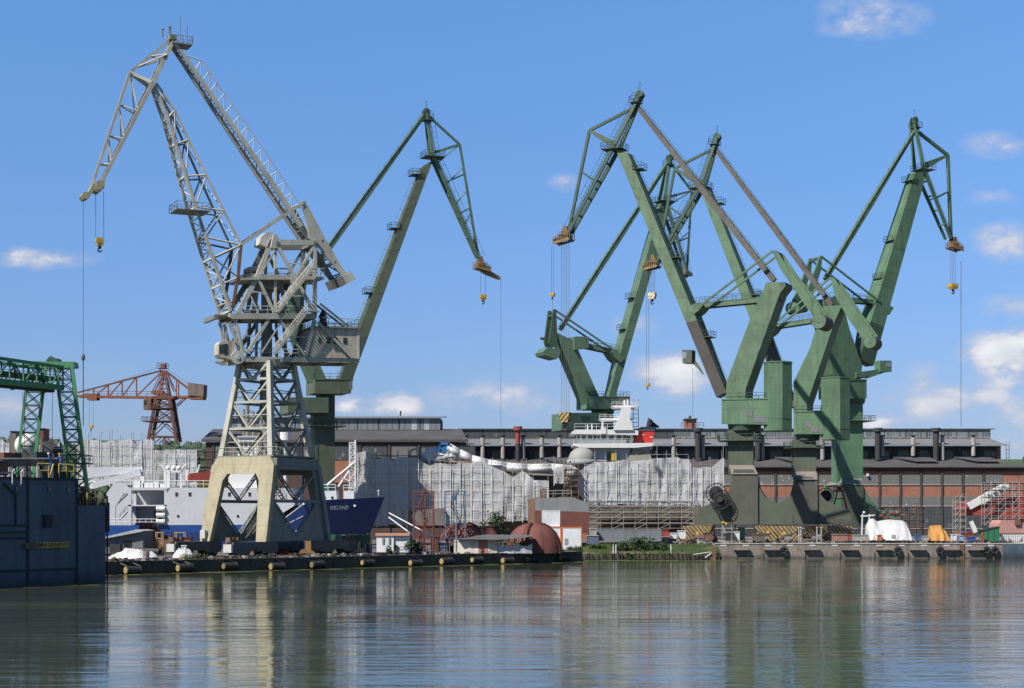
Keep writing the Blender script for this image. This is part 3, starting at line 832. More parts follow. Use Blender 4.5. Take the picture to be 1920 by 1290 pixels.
matsD = dict(matsB, jib=M_gfar, boom=M_gfar, foot=M_gfar, tie=M_gfar, tower=M_gfar, house=M_gfar, trim=M_gfar, lever=M_gdark, drum=M_gdark, column=M_gfar, cab=M_gfar)
D_ = dict(px0=1120, D=372, ang=22, right=True, g0=GZ, mats=matsD,
    peak=(1256, 296), pivot=(1246, 371), tip=(1288, 508), knee=(1297, 358), kneestart=(1257, 305), fw=2.6, strutw=.5, cross=(.3, .6), diag=4, ladoff=(3, 0), chord=.4,
    boom=[(1240, 378), (1258, 384), (1154, 745), (1141, 745)], boomsplit=.70, bw=(2.4, 4.0), rests=(.05, .5, .66),
    tie=((1255, 302), (1050, 618), 1.0, .9),
    tower=[(1046, 624), (1077, 640), (1124, 745), (1124, 768), (1104, 768), (1052, 645)], tww=4.0,
    lever=[(1038, 580), (1043, 580), (1046, 650), (1034, 652), (1030, 640)], lever2=[(1038, 580), (1043, 580), (1046, 650), (1034, 652), (1030, 640)], lsep=1.6,
    leverx=((1040, 590), (1038, 640), .4, .5),
    rods=[((1040, 581), (1152, 657), 1.6), ((1040, 581), (1152, 657), -1.6)],
    gang=((1156, 661), (1078, 644), .8), bracket=[(1172, 672), (1153, 655), (1146, 660), (1154, 672), (1164, 680)],
    house=[([(1105, 744), (1181, 744), (1181, 766), (1105, 766)], 3.4, -3.4, 'slewing_platform'),
           ([(1060, 774), (1138, 774), (1138, 806), (1060, 806)], 4.2, -3.2, 'machine_house'),
           ([(1077, 631), (1104, 631), (1104, 652), (1077, 656)], 2.6, -1.0, 'winch_box'),
           ([(1018, 660), (1027, 651), (1051, 656), (1050, 664), (1045, 673), (1020, 666)], 2.2, -2.2, 'counterweight')],
    housewin=[(1160, 746, 1179, 764)],
    ring=(1108, 1152, 766, 775), column=(1108, 1150, 775, 980), colw=4.2, caty=812,
    headat=(1286, 512), headsize=.7, headmat=M_gdark, hooks=[],
    slabs=[([(1089, 780), (1107, 780), (1107, 790), (1089, 790)], 4.25, 4.2, 'louvre_panel', 'dark'), ([(1014, 632), (1076, 640), (1076, 645), (1014, 637)], 1.2, .8, 'jib_rail', 'dark')])
crD, frD = green_crane(D_, 'far green harbour crane behind the white wheelhouse, V-shaped arms and boom leaning right')

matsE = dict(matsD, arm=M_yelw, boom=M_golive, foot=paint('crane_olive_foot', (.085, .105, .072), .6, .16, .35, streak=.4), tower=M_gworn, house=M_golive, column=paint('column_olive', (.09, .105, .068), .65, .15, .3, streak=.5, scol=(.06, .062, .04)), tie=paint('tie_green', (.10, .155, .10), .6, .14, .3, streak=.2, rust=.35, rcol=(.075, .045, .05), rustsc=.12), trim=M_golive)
E = dict(px0=609, D=330, ang=20, right=True, g0=GZ, mats=matsE,
    peak=(799, 211), pivot=(811, 287), tip=(897, 483), knee=(862, 271), kneestart=(803, 217), fw=1.7, strutw=.5, cross=(.28, .58), diag=5, ladoff=(5, -1), chord=.42,
    boom=[(792, 312), (812, 300), (660, 714), (636, 714)], boomsplit=.80, bw=(2.2, 3.6), rests=(.05, .3, .6),
    tie=((797, 214), (564, 540), 1.0, .9),
    tower=[(528, 572), (556, 572), (599, 682), (613, 712), (590, 725), (571, 682)], tww=4.2,
    lever=[(574, 486), (580, 487), (572, 560), (556, 590), (536, 592), (548, 560)], lever2=[(574, 486), (580, 487), (572, 560), (556, 590), (536, 592), (548, 560)], lsep=1.6,
    rods=[((600, 569), (654, 612), 1.4), ((600, 569), (654, 612), -1.4)],
    gang=((690, 622), (562, 622), .8),
    house=[([(590, 711), (662, 711), (658, 737), (590, 737)], 3.6, -3.6, 'slewing_platform'), ([(540, 745), (616, 745), (616, 774), (540, 774)], 4.0, -3.4, 'machine_house')],
    housewin=[(655, 713, 661, 730)],
    ring=(590, 630, 737, 746), column=(591, 628, 745, 980), colw=4.0, caty=800,
    hooks=[dict(top=(905, 503), at=(906, 553), t=0, h=1.9, n=2, sp=1.0, mat=M_yel, wide=1.25)],
    headat=(901, 497), headsize=1.2, slabs=[([(900, 497), (914, 505), (939, 519), (938, 524), (912, 514), (898, 505)], .5, -.5, 'auxiliary_arm', 'arm')], loose=[(939, 522, 800, 0)])
crE, frE = green_crane(E, 'olive green harbour crane behind the grey lattice crane, with small yellow hook')
# ================================================================ grey lattice crane on the low quay
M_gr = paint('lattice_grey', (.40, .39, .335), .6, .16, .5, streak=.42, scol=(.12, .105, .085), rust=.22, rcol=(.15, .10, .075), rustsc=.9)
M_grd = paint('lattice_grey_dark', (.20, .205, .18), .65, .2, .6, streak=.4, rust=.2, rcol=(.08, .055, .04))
M_grl = paint('lattice_grey_pale', (.50, .495, .45), .6, .12, .6, streak=.35, scol=(.2, .17, .13), rust=.15, rcol=(.2, .12, .08))
M_cream = paint('portal_cream', (.345, .305, .20), .65, .13, .5, streak=.72, scol=(.17, .125, .075), rust=.3, rcol=(.20, .125, .07), rustsc=1.1, seam=(3.6, 2.9))
M_slate = paint('portal_shade_slate', (.15, .18, .175), .65, .14, .5, streak=.35, scol=(.06, .065, .06), rust=.2, rcol=(.05, .05, .05))  # shade of the cream portal put into a darker grey; reused for a funnel
M_rusty = paint('rusty_brown', (.15, .085, .055), .85, .3, 1.0, rust=.4, rcol=(.07, .04, .03))
M_hous = paint('machine_house_cream', (.47, .43, .34), .7, .15, .5, streak=.75, scol=(.17, .09, .05), rust=.38, rcol=(.20, .10, .055), rustsc=.8, seam=(2.4, 1.9))
M_bog = paint('bogie_black', (.095, .10, .10), .75, .3, .8, streak=.5, scol=(.015, .015, .015), rust=.3, rcol=(.03, .022, .018))

def grey_crane():
    O = V((500-960)/F*247, 247, 0)
    p_, q_ = V(.86, -.51, 0), V(.51, .86, 0)
    def Q(a, b, z): return O + p_*a + q_*b + Z*z
    root = thing('lattice_crane', (O.x, O.y, GZ), 'tall weathered grey lattice crane with a cream portal base on the low quay', 'crane')
    zf, zt, zo = 3.6, 15.6, 13.2
    # --- portal: cream front frame; shaded back frame and sides painted slate
    def frame(sg):
        b_ = lambda z: sg*(7.25 + (4.8-7.25)*(z-zf)/(zt-zf))
        d = .75
        m = MB()
        for s in (-1, 1):
            def ring(z, wi, wo):
                return [Q(s*wi, b_(z)-d*.5, z), Q(s*wo, b_(z)-d*.5, z), Q(s*wo, b_(z)+d*.5, z), Q(s*wi, b_(z)+d*.5, z)]
            m.loft([ring(zf, 4.2, 6.0), ring(zo-1.0, 3.3, 5.75), ring(zo, 2.6, 5.7)])
            m.loft([ring(zo, 0, 5.7), ring(zt-1.2, 0, 5.65), ring(zt, 0, 4.7)])
        return m
    fo = frame(-1).build('portal_frame', M_cream, root)
    frame(1).build('portal_frame', M_slate, root)
    sg_ = MB(); sg_.obox(Q(.2, -5.45, 13.5), p_*1.25, q_*.06, Z*.3); sg_.build('name_board', M_grl, fo)
    jb = MB(); jb.obox(Q(-5.2, -7.75, 4.6), p_*.45, q_*.25, Z*.6); jb.build('junction_box', M_grl, fo)
    for s in (-1, 1):
        m = MB()
        for sg in (-1, 1):
            b_ = lambda z: sg*(7.25 + (4.8-7.25)*(z-zf)/(zt-zf))
            prof = [(b_(zf)-sg*.3, zf), (b_(zt-.6)-sg*.3, zt-.6), (sg*3.0, zt-.6), (sg*4.2, zo-.4), (sg*4.9, 9.4), (sg*.9, 4.7), (sg*.9, zf)]
            m.prism([Q(s*5.25-.16, b, z) for b, z in prof], p_*.32)
        sp = m.build('side_plate', M_slate, root)
        m = MB()
        m.beam(Q(s*5.2, -4.8, zt-1.0), Q(s*5.2, 4.8, zt-1.0), 1.0, 1.6)
        m.beam(Q(s*5.2, -1.2, zf+.6), Q(s*5.2, 1.2, zf+.6), .5, 1.1)
        m.beam(Q(s*5.2, -5.4, 9.3), Q(s*5.2, 5.4, 9.3), .4, .45)
        m.build('tie_girder', M_slate, sp)
        m = MB()
        for sg in (-1, 1):
            zigzag(m, Q(s*5.2-.3, sg*4.0, zo), Q(s*5.2-.3, 0, 9.6), Q(s*5.2+.3, sg*4.0, zo), Q(s*5.2+.3, 0, 9.6), 7, .06)
            for o in (-.3, .3): m.beam(Q(s*5.2+o, sg*4.0, zo), Q(s*5.2+o, 0, 9.6), .14, .2); m.beam(Q(s*5.2+o, sg*4.6, 8.8), Q(s*5.2+o, 0, 4.4), .14, .2)
            zigzag(m, Q(s*5.2-.3, sg*4.6, 8.8), Q(s*5.2-.3, 0, 4.4), Q(s*5.2+.3, sg*4.6, 8.8), Q(s*5.2+.3, 0, 4.4), 8, .06)
        m.build('lacing', M_grd, sp)
    m = MB(); m.obox(Q(0, 0, zt+.1), p_*5.1, q_*4.9, Z*.1); dk = m.build('portal_deck', M_grd, root)
    rl = MB(); railing(rl, [Q(-5, -4.8, zt+.2), Q(5, -4.8, zt+.2), Q(5, 4.8, zt+.2), Q(-5, 4.8, zt+.2)], 1.15, 1.4, .05, True); rl.build('handrail', M_gr, dk)
    # stair inside the portal
    st = MB()
    for a, b in ((Q(-3.6, -2, zf-1.5), Q(1.5, 0, 9.3)), (Q(2.5, 1, 9.3), Q(-3, 1, zt))):
        ladder(st, a, b, .9, q_, .55, .09)
        railing(st, [a+q_*.45, b+q_*.45], 1.0, 1.6, .045); railing(st, [a-q_*.45, b-q_*.45], 1.0, 1.6, .045)
    st.obox(Q(2, .5, 9.25), p_*1.2, q_*1.2, Z*.07)
    st.build('stair', M_grd, root)
    # --- bogies along the rails
    for a in (-5.1, 5.1):
        for b in (-1, 1):
            c = b*9.6
            m = MB(); m.prism([Q(a-.75, c+x, z) for x, z in ((-4.8, 2.2), (-4.8, 3.6), (4.8, 3.6), (4.8, 2.2), (3.2, 1.75), (1.2, 2.3), (-1.2, 2.3), (-3.2, 1.75))], p_*1.5)
            bo = m.build('bogie', M_bog, root)
            for x in (-4, -2.7, -1.3, 1.3, 2.7, 4): w = MB(); w.tube(Q(a-.3, c+x, 1.95), Q(a+.3, c+x, 1.95), .45, 12); w.build('wheel', M_iron, bo)
            k = MB()
            for x in (-2.6, 2.6): k.obox(Q(a, c+x, 2.3), p_*.85, q_*1.3, Z*.32)
            k.build('truck', M_bog, bo)
            e = MB(); e.obox(Q(a, c+b*4.9, 2.75), p_*.7, q_*.3, Z*.55); e.build('buffer_box', M_grl, bo)
            e = MB()
            for x in (-1.2, -.4, .5): e.obox(Q(a, c+b*3.6+x, 3.95), p_*.4, q_*.28, Z*.3)
            e.build('drive_motor', M_rusty, bo)
    # --- lower tower
    lv = [15.8, 19.7, 23.5, 26.8, 29.3]
    hw = lambda z: 4.5 + (2.7-4.5)*(z-lv[0])/(lv[-1]-lv[0])
    cn = lambda i, z: Q((-1, 1, 1, -1)[i]*hw(z), (-1, -1, 1, 1)[i]*hw(z), z)
    for i in range(4):
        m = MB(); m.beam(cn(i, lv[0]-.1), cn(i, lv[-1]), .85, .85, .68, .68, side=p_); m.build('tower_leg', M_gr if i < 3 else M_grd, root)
    for i in range(4):
        m = MB(); j = (i+1) % 4
        for k in range(4):
            z0, z1 = lv[k], lv[k+1]
            mid = (cn(i, z0)+cn(j, z0))/2
            m.beam(cn(i, z1), mid, .27, .27); m.beam(cn(j, z1), mid, .27, .27)
            q0, q1 = cn(i, z0).lerp(cn(i, z1), .5), cn(i, z1).lerp(mid, .5); m.tube(q0, q1, .07, 4); q0, q1 = cn(j, z0).lerp(cn(j, z1), .5), cn(j, z1).lerp(mid, .5); m.tube(q0, q1, .07, 4); m.tube(cn(i, z1).lerp(mid, .5), cn(j, z1).lerp(mid, .5), .07, 4)
            if k: m.beam(cn(i, z0), cn(j, z0), .3, .34)
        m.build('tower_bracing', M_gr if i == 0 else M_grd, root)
    st = MB()
    for k in range(4):
        s = 1 if k % 2 else -1
        a, b = Q(s*1.8, .4, lv[k]), Q(-s*1.5, .4, lv[k+1])
        ladder(st, a, b, .9, q_, .6, .07); railing(st, [a+q_*.5, b+q_*.5], 1, 1.5, .045)
    st.tube(Q(0, 0, 15.8), Q(0, 0, 29), .55, 10)
    st.build('tower_stair', M_grd, root)
    # --- slewing part
    f = Fr(500, 247, 25, False, True)
    T = 3.1
    def bm(m, a, b, w, h=None, t=T, **k): m.beam(f.p(*a, t), f.p(*b, t), w, h or w, side=f.v, **k)
    m = MB(); m.tube(f.p(500, 690, 0), f.p(500, 676, 0), 3.3, 24); m.build('slewing_ring', M_grd, root)
    m = MB()
    for t in (T, -T):
        f.slab(m, [(440, 666), (455, 668), (674, 672), (674, 680), (440, 678), (425, 672)], t, t-.5)
    for x in (450, 480, 510, 545, 580, 620, 665): m.beam(f.p(x, 675, T-.2), f.p(x, 675, -T), .35, .7)
    m.prism(f.P([(428, 672), (674, 673), (674, 674.5), (428, 673.5)], T-.5), f.v*-(2*T-1))
    pf = m.build('slewing_platform', M_gr, root)
    rl = MB(); railing(rl, [f.p(452, 667, T-.3), f.p(578, 670, T-.3)], 1.1, 1.3, .05); rl.build('handrail', M_gr, pf)
    m = MB(); c = f.p(446, 670, T+.05); m.tube(c, c-f.v*.6, .95, 18); m.tube(c+f.v*.1, c, .3, 10); m.build('round_cover', M_grl, pf)
    # machine house
    m = MB(); H = f.P([(592, 613), (670, 616), (670, 672), (578, 670)], T+.15); m.prism(H, f.v*-(2*T+.3))
    mh = m.build('machine_house', M_hous, root)
    m = MB(); f.slab(m, [(589, 610.5), (675, 614), (675, 616.5), (589, 613)], T+.45, -T-.45); m.build('roof', M_grd, mh)
    m = MB(); f.slab(m, [(670, 616), (674, 616), (674, 673), (670, 673)], T+.2, -T-.2); m.build('corner_panel', M_grl, mh)
    for x0, x1 in ((598, 602), (613, 620), (626, 633), (644, 650)):
        m = MB(); f.slab(m, [(x0, 633), (x1, 633), (x1, 644), (x0, 644)], T+.22, T+.12); m.build('window', M_glass, mh)
    rl = MB(); railing(rl, [f.p(597, 611, T-.1), f.p(672, 614, T-.1), f.p(672, 614, -T), f.p(597, 611, -T)], 1.2, 1.5, .04); rl.build('handrail', M_grd, mh)
    m = MB(); c = f.p(606, 611, 1.2); m.beam(c, c+Z*1.2, 1.2, 1.2, .9, .9); m.beam(c+Z*1.2, c+Z*2.4, 1.3, 1.3, .3, .3); m.build('vent_cowl', M_iron, mh)
    m = MB(); bm(m, (596, 604), (660, 671), .35, .35, T+.5); m.build('house_brace', M_gr, mh)
    # cab
    m = MB(); C = f.P([(414, 640), (441, 638), (442, 668), (436, 672), (414, 670), (410, 664), (410, 645)], T-.2); m.prism(C, f.v*-2.4)
    cb = m.build('operator_cab', M_hous, root)
    for x0, x1, y0, y1 in ((411.5, 414.2, 646, 662), (420, 427, 645, 665), (416, 418.5, 645, 662)):
        m = MB(); f.slab(m, [(x0, y0), (x1, y0), (x1, y1), (x0, y1)], T-.14, T-.22); m.build('window', M_glass, cb)
    m = MB()
    for a, b in (((412, 605), (419, 640)), ((422, 604), (424, 640)), ((430, 604), (450, 660)), ((441, 602), (456, 662))): bm(m, a, b, .3, .4, T-.6)
    zigzag(m, f.p(430, 604, T-.6), f.p(450, 660, T-.6), f.p(436, 602, T-.6), f.p(454, 655, T-.6), 8, .06)
    m.build('cab_hanger', M_gr, root)
    # lower storey between platform and deck, both sides
    for t in (T, -T):
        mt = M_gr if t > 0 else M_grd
        m = MB()
        for a, b, w in (((504, 598), (463, 662), .5), ((525, 600), (573, 669), .42), ((442, 600), (457, 662), .4), ((590, 600), (573, 666), .55), ((490, 662), (530, 600), .2), ((457, 630), (482, 630), .16), ((548, 632), (580, 632), .16), ((470, 600), (455, 640), .16)):
            bm(m, a, b, w, w*.9, t)
        m.build('lower_bracing', mt, root)
        m = MB(); f.slab(m, [(431, 587), (592, 588), (592, 598), (436, 598), (431, 594)], t+.35, t-.35); m.build('deck_girder', mt, root)
    m = MB(); m.prism(f.P([(404, 589), (590, 590), (590, 592), (404, 592)], T-.4), f.v*-(2*T-.8))
    for x in (405, 445, 500, 550, 590): m.beam(f.p(x, 594, T), f.p(x, 594, -T), .5, .6)
    dk = m.build('upper_deck', M_grd, root)
    rl = MB(); railing(rl, [f.p(452, 589, T), f.p(584, 589, T)], 1.15, 1.2, .05); railing(rl, [f.p(452, 589, -T), f.p(584, 589, -T)], 1.15, 1.6, .05); rl.build('handrail', M_gr, dk)
    # dark core column and winches
    m = MB(); a, b = f.p(500, 676, 0), f.p(506, 526, 0)
    m.tube(V(a.x, a.y, a.z), V(a.x, a.y, b.z), .8, 14)
    for s in (-1, 1):
        for t in (-1, 1):
            c0 = V(a.x, a.y, CH+(HY-598)/F*247); m.beam(c0+f.u*s*2.5+f.v*t*1.8, V(a.x, a.y, b.z)+f.u*s*1.7+f.v*t*1.3, .5, .5)
            c1 = V(a.x, a.y, CH+(HY-672)/F*247); m.beam(c1+f.u*s*2.2+f.v*t*2.2, c0+f.u*s*2.0+f.v*t*1.8, .36, .36)
    m.prism([V(a.x, a.y, b.z-1.5)+f.u*x*1.9+f.v*1.5 for x in (-1, 1)] + [V(a.x, a.y, b.z)+f.u*x*1.9+f.v*1.5 for x in (1, -1)], f.v*-3)
    m.build('core_column', M_grd, root)
    for x, y in ((466, 508), (478, 506), (530, 588), (470, 588)):
        m = MB(); c = f.p(x, y, .8); m.tube(c+f.v*1.0, c-f.v*1.0, .5, 12); m.obox(c-Z*.9, f.u*1.2, f.v*1.4, Z*.2)
        m.build('winch_drum', M_grd, root)
    # mid platform
    m = MB(); m.prism(f.P([(452, 521), (484, 518), (609, 520), (609, 523), (452, 525)], T-.1), f.v*-(2*T-.2))
    for t in (T, -T+.2): f.slab(m, [(484, 514), (560, 516), (609, 519), (609, 524), (484, 524)], t, t-.25)
    mp = m.build('mid_platform', M_gr, root)
    rl = MB(); railing(rl, [f.p(524, 517, T), f.p(608, 519, T), f.p(608, 519, -T), f.p(524, 517, -T)], 1.2, 1.3, .045); rl.build('handrail', M_gr, mp)
    # A-frame, near and far
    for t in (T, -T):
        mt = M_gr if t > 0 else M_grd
        tt = t*.86
        m = MB()
        m.beam(f.p(511, 446, tt*.6), f.p(484, 516, tt*.85), .5, .6, .55, .75, side=f.v); m.beam(f.p(484, 516, tt*.85), f.p(446, 586, t), .6, .75, .42, .6, side=f.v)
        m.beam(f.p(516, 444, tt*.7), f.p(516, 588, t), .32, .36, side=f.v)
        m.beam(f.p(590, 452, tt), f.p(590, 594, t), .5, .55, side=f.v)
        m.build('frame_post', mt, root)
        m = MB()
        for a, b, w in (((522, 464), (555, 524), .42), ((555, 524), (589, 586), .46), ((587, 464), (554, 522), .36), ((554, 522), (521, 586), .42), ((484, 522), (514, 586), .38), ((484, 522), (516, 470), .22), ((470, 545), (499, 552), .16), ((538, 494), (571, 494), .16), ((538, 555), (571, 555), .16), ((468, 550), (484, 586), .18)):
            m.beam(f.p(*a, tt*1.04), f.p(*b, t), w, w, side=f.v)
        f.slab(m, [(546, 514), (558, 512), (566, 526), (556, 536), (545, 530)], t*.95+.2, t*.95-.1)
        m.build('frame_bracing', mt, root)
        m = MB(); f.slab(m, [(513, 440), (519, 440), (524, 449), (594, 450), (597, 454), (592, 459), (526, 460), (516, 466), (508, 464)], tt+.3, tt-.3); m.build('head_girder', mt, root)
    m = MB()
    for x, y in ((520, 455), (590, 455), (560, 520), (590, 590)): m.beam(f.p(x, y, T), f.p(x, y, -T), .4, .5)
    m.build('cross_beam', M_grd, root)
    m = MB(); f.slab(m, [(486, 458), (490, 443), (500, 435), (512, 435), (516, 442), (512, 460), (498, 462)], 1.4, -1.4); m.build('head_house', M_grl, root)
    m = MB()
    for a, b in (((519, 585), (586, 502)), ((513, 664), (574, 584))):
        A, B = f.p(*a, T+.5), f.p(*b, T+.5)
        for o in (0, .9): m.beam(A+f.v*o, B+f.v*o, .1, .32); railing(m, [A+f.v*o, B+f.v*o], 1.1, 1.1, .05)
        n = 20
        for k in range(n): q = A.lerp(B, k/n); m.beam(q, q+f.v*.9, .28, .05)
    A = f.p(574, 584, T+.5); m.obox(A+f.v*.45-f.u*.8, f.u*.9, f.v*.7, Z*.08)
    m.build('stair', M_gr, root)
    # --- boom
    NF = [(290, 160), (314, 222), (329, 270), (348, 330), (367, 388), (386, 445), (399, 483), (416, 533), (432, 583)]
    NBk = [(293, 156), (328, 206), (354, 262), (387, 328), (420, 395), (452, 459), (452, 459), (446, 520), (436, 575)]
    ts = [.9, 1.15, 1.4, 1.75, 2.05, 2.3, 2.45, 2.6, 2.75]
    FR = {}
    for sg in (1, -1):
        FR[sg] = ([f.p(*NF[i], ts[i])-(f.v*2*ts[i] if sg < 0 else V(0, 0, 0)) for i in range(9)], [f.p(*NBk[i], ts[i])-(f.v*2*ts[i] if sg < 0 else V(0, 0, 0)) for i in range(9)])
    m = MB()
    for sg in (1, -1):
        a, b = FR[sg]
        for i in range(8):
            m.beam(a[i], a[i+1], .36, .4, side=f.v)
    bo = m.build('boom', M_gr, root)
    for sg in (1, -1):
        a, b = FR[sg]; m = MB()
        for i in range(5): m.beam(b[i], b[i+1], .26, .28, side=f.v)
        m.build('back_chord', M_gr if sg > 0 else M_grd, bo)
        m = MB()
        for i in (6, 7): m.beam(b[i], b[i+1], .42, .42, side=f.v)
        m.build('back_leg', M_rusty, bo)
        m = MB()
        for i in range(1, 8):
            if i != 6: m.tube(a[i], b[i], .14, 5)
            j = i+1
            if i < 5: m.tube(b[i], a[j], .12, 5)
            elif i > 5: m.tube(a[i], b[j], .12, 5)
        m.tube(a[5], b[5], .16, 5); m.tube(a[6], b[6], .16, 5); m.tube(a[5], b[6], .1, 5); m.tube(a[6], b[7], .12, 5); m.tube(a[7], b[6], .12, 5)
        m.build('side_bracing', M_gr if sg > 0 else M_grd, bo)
    m = MB(); a, a2 = FR[1][0], FR[-1][0]; b, b2 = FR[1][1], FR[-1][1]
    for i in range(8):
        n = 3
        zigzag(m, a[i], a[i+1], a2[i], a2[i+1], n, .09)
    for i in range(1, 9): m.beam(a[i], a2[i], .25, .25)
    for i in range(1, 9):
        m.beam(b[i], b2[i], .2, .2)
        if i < 6: m.tube(b[i], b2[i-1], .07, 4)
    m.build('cross_bracing', M_grl, bo)
    rl = MB(); pl = MB(); platform(pl, rl, f.p(356, 398, 1.0), f.u*2.4, f.v*2.2, .1); rl.build('handrail', M_grd, bo); pl.build('rest_platform', M_grd, bo)
    ld = MB(); ladder(ld, f.p(304, 176, 0), f.p(425, 575, 0), .7, f.v, .8, .05); ld.build('ladder', M_grd, bo)
    # --- fly jib
    pk, pv, tp, kn = (326, 76), (287, 155), (189, 345), (243, 136)
    m = MB()
    for sg in (1, -1):
        t0, t1, t2 = sg*.75, sg*1.25, sg*.65
        m.beam(f.p(*pk, .75)-f.v*(0 if sg > 0 else 1.5), f.p(*pv, 1.25)-f.v*(0 if sg > 0 else 2.5), .38, .45, .46, .58, side=f.v)
        m.beam(f.p(*pv, 1.25)-f.v*(0 if sg > 0 else 2.5), f.p(*tp, .65)-f.v*(0 if sg > 0 else 1.3), .46, .58, .38, .45, side=f.v)
    fj = m.build('fly_jib', M_gr, root)
    N = lambda q: f.p(pv[0]+(tp[0]-pv[0])*q, pv[1]+(tp[1]-pv[1])*q, 1.25-.6*q)
    Fa = lambda q: N(q)-f.v*2*(1.25-.6*q)
    U = lambda q: f.p(kn[0]+(171-kn[0])*q, kn[1]+(352-kn[1])*q, 0)
    m = MB(); zigzag(m, N(0), N(1), Fa(0), Fa(1), 14, .09); zigzag(m, f.p(*pk, .7), N(0), f.p(*pk, -.7), Fa(0), 5, .09); m.build('cross_bracing', M_grd, fj)
    m = MB(); m.beam(f.p(318, 76, 0), U(0), .4, .4, side=f.v)
    for o in (.35, -.35): m.beam(U(0)+f.v*o, U(1)+f.v*o, .2, .34, side=f.v)
    m.build('upper_chord', M_gr, fj)
    m = MB()
    for P in (N, Fa):
        m.beam(U(0), P(0), .42, .42)
        for q in (.28, .55, .8): m.tube(U(q), P(q), .11, 5); 
        m.tube(U(0), P(.28), .1, 5); m.tube(U(.28), P(.55), .1, 5); m.tube(U(.55), P(.8), .1, 5)
        hlf = lambda k: f.p(318+(kn[0]-318)*k, 76+(kn[1]-76)*k, 0)
        m.tube(hlf(.5), P(-.28), .13, 5); m.tube(hlf(.85), P(-.28), .13, 5)
    m.build('strut', M_gr, fj)
    m = MB(); c = f.p(176, 352, 0)
    m.prism([f.p(x, y, 1.0) for x, y in ((197, 338), (196, 352), (186, 361), (176, 357), (166, 372), (157, 373), (153, 366), (158, 361), (166, 359), (174, 346), (185, 338))], f.v*-2.0)
    for x, y in ((186, 350), (161, 366)): k = f.p(x, y, 1.15); m.tube(k, k-f.v*2.3, .5, 14)
    m.build('sheave_head', M_cream, fj)
    m = MB(); P0 = f.p(322, 72, 0)
    m.obox(P0, f.u*.5, f.v*1.0, Z*.35)
    rl = MB(); platform(m, rl, f.p(338, 86, 0), f.u*1.4, f.v*1.4, .2)
    for x, h in ((-1.2, 3.4), (.4, 1.8), (-2.2, 2.0)): q = P0+f.u*x; rl.tube(q, q+Z*h, .05, 4)
    for x, h in ((.2, 1.6), (1.3, 1.2)): q = P0+f.u*x; rl.tube(q, q+Z*h, .1, 4); rl.ball(q+Z*h, .2, nu=6, nv=5)
    m.build('peak_platform', M_grd, fj); rl.build('handrail', M_grd, fj)
    # --- tie beam
    TN = [(328, 80), (481, 300), (579, 446)]
    m = MB(); n_ = [f.p(*TN[0], 1.0), f.p(*TN[1], 1.6), f.p(*TN[2], 1.6)]; w_ = [n_[0]-f.v*2.0, n_[1]-f.v*3.2, n_[2]-f.v*3.2]
    for c in (n_, w_):
        m.beam(c[0], c[1], .34, .5, .38, .62, side=f.v); m.beam(c[1], c[2], .38, .62, .45, .75, side=f.v)
    tb = m.build('tie_beam', M_gr, root)
    m = MB(); zigzag(m, n_[0], n_[1], w_[0], w_[1], 14, .1); zigzag(m, n_[1], n_[2], w_[1], w_[2], 9, .1); m.build('cross_bracing', M_grd, tb)
    m = MB(); up = (n_[2]-n_[0]).cross(f.v).normalized(); up = up if up.z > 0 else -up
    u_ = [n_[0].lerp(n_[1], .12)+up*.4, n_[0].lerp(n_[1], .2)+up*1.7, n_[1]+up*1.8, n_[1].lerp(n_[2], .78)+up*1.6]
    for a, b in zip(u_[:-1], u_[1:]): m.tube(a, b, .1, 5)
    for k in range(15):
        q = k/14; top = u_[1].lerp(u_[3], q); ax = n_[0].lerp(n_[2], .14+.76*q)
        m.tube(ax, top, .06, 4)
        if k: m.tube(ax, u_[1].lerp(u_[3], (k-1)/14), .05, 4)
    m.build('walkway_rail', M_grl, tb)
    # --- counterweight lever
    LP = [(567, 377), (573, 377), (608, 443), (649, 514), (644, 521), (600, 466), (580, 446)]
    sep = 2.6
    near = f.P(LP, sep)
    for sg in (1, -1):
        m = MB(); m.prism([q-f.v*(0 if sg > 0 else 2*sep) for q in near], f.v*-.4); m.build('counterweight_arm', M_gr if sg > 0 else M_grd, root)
    m = MB()
    for x, y in ((570, 381), (605, 452), (628, 492)): a = f.p(x, y, sep); m.beam(a, a-f.v*2*sep, .35, .4)
    zigzag(m, f.p(605, 452, sep-.2), f.p(640, 512, sep-.2), f.p(605, 452, sep-.2)-f.v*2*sep, f.p(640, 512, sep-.2)-f.v*2*sep, 2, .13)
    m.build('arm_bracing', M_grd, root)
    m = MB(); f.slab(m, [(634, 521), (657, 508), (664, 523), (642, 537)], sep+.4, -sep-.4); cw = m.build('counterweight', M_grd, root)
    m = MB(); f.slab(m, [(644, 517), (659, 508.5), (667, 524), (652, 532)], sep+.9, sep+.4)
    m.build('end_frame', M_grl, cw)
    m = MB()
    for t in (sep, -sep):
        m.beam(f.p(569, 380, sep)-f.v*(sep-t), f.p(452, 459, 2.3)-f.v*(2.3 - (2.3 if t > 0 else -2.3)), .28, .4, side=f.v)
    m.build('link_rod', M_gr, root)
    # --- ropes and hook
    hook_block(f, root, (187, 358), (187, 446), .2, 2.0, 2, 1.1, M_yel, 1.0)
    r = MB(); a = f.p(156, 372, 0); b = V(a.x, a.y, CH+(HY-670)/F*a.y); r.tube(a, b, .035, 4); r.tube(b, V(b.x, b.y, b.z-9.5), .07, 4); r.ball(b, .28, .28, .5, 8, 6)
    r.build('hoist_rope', M_rope, root)
    return root
grey_crane()
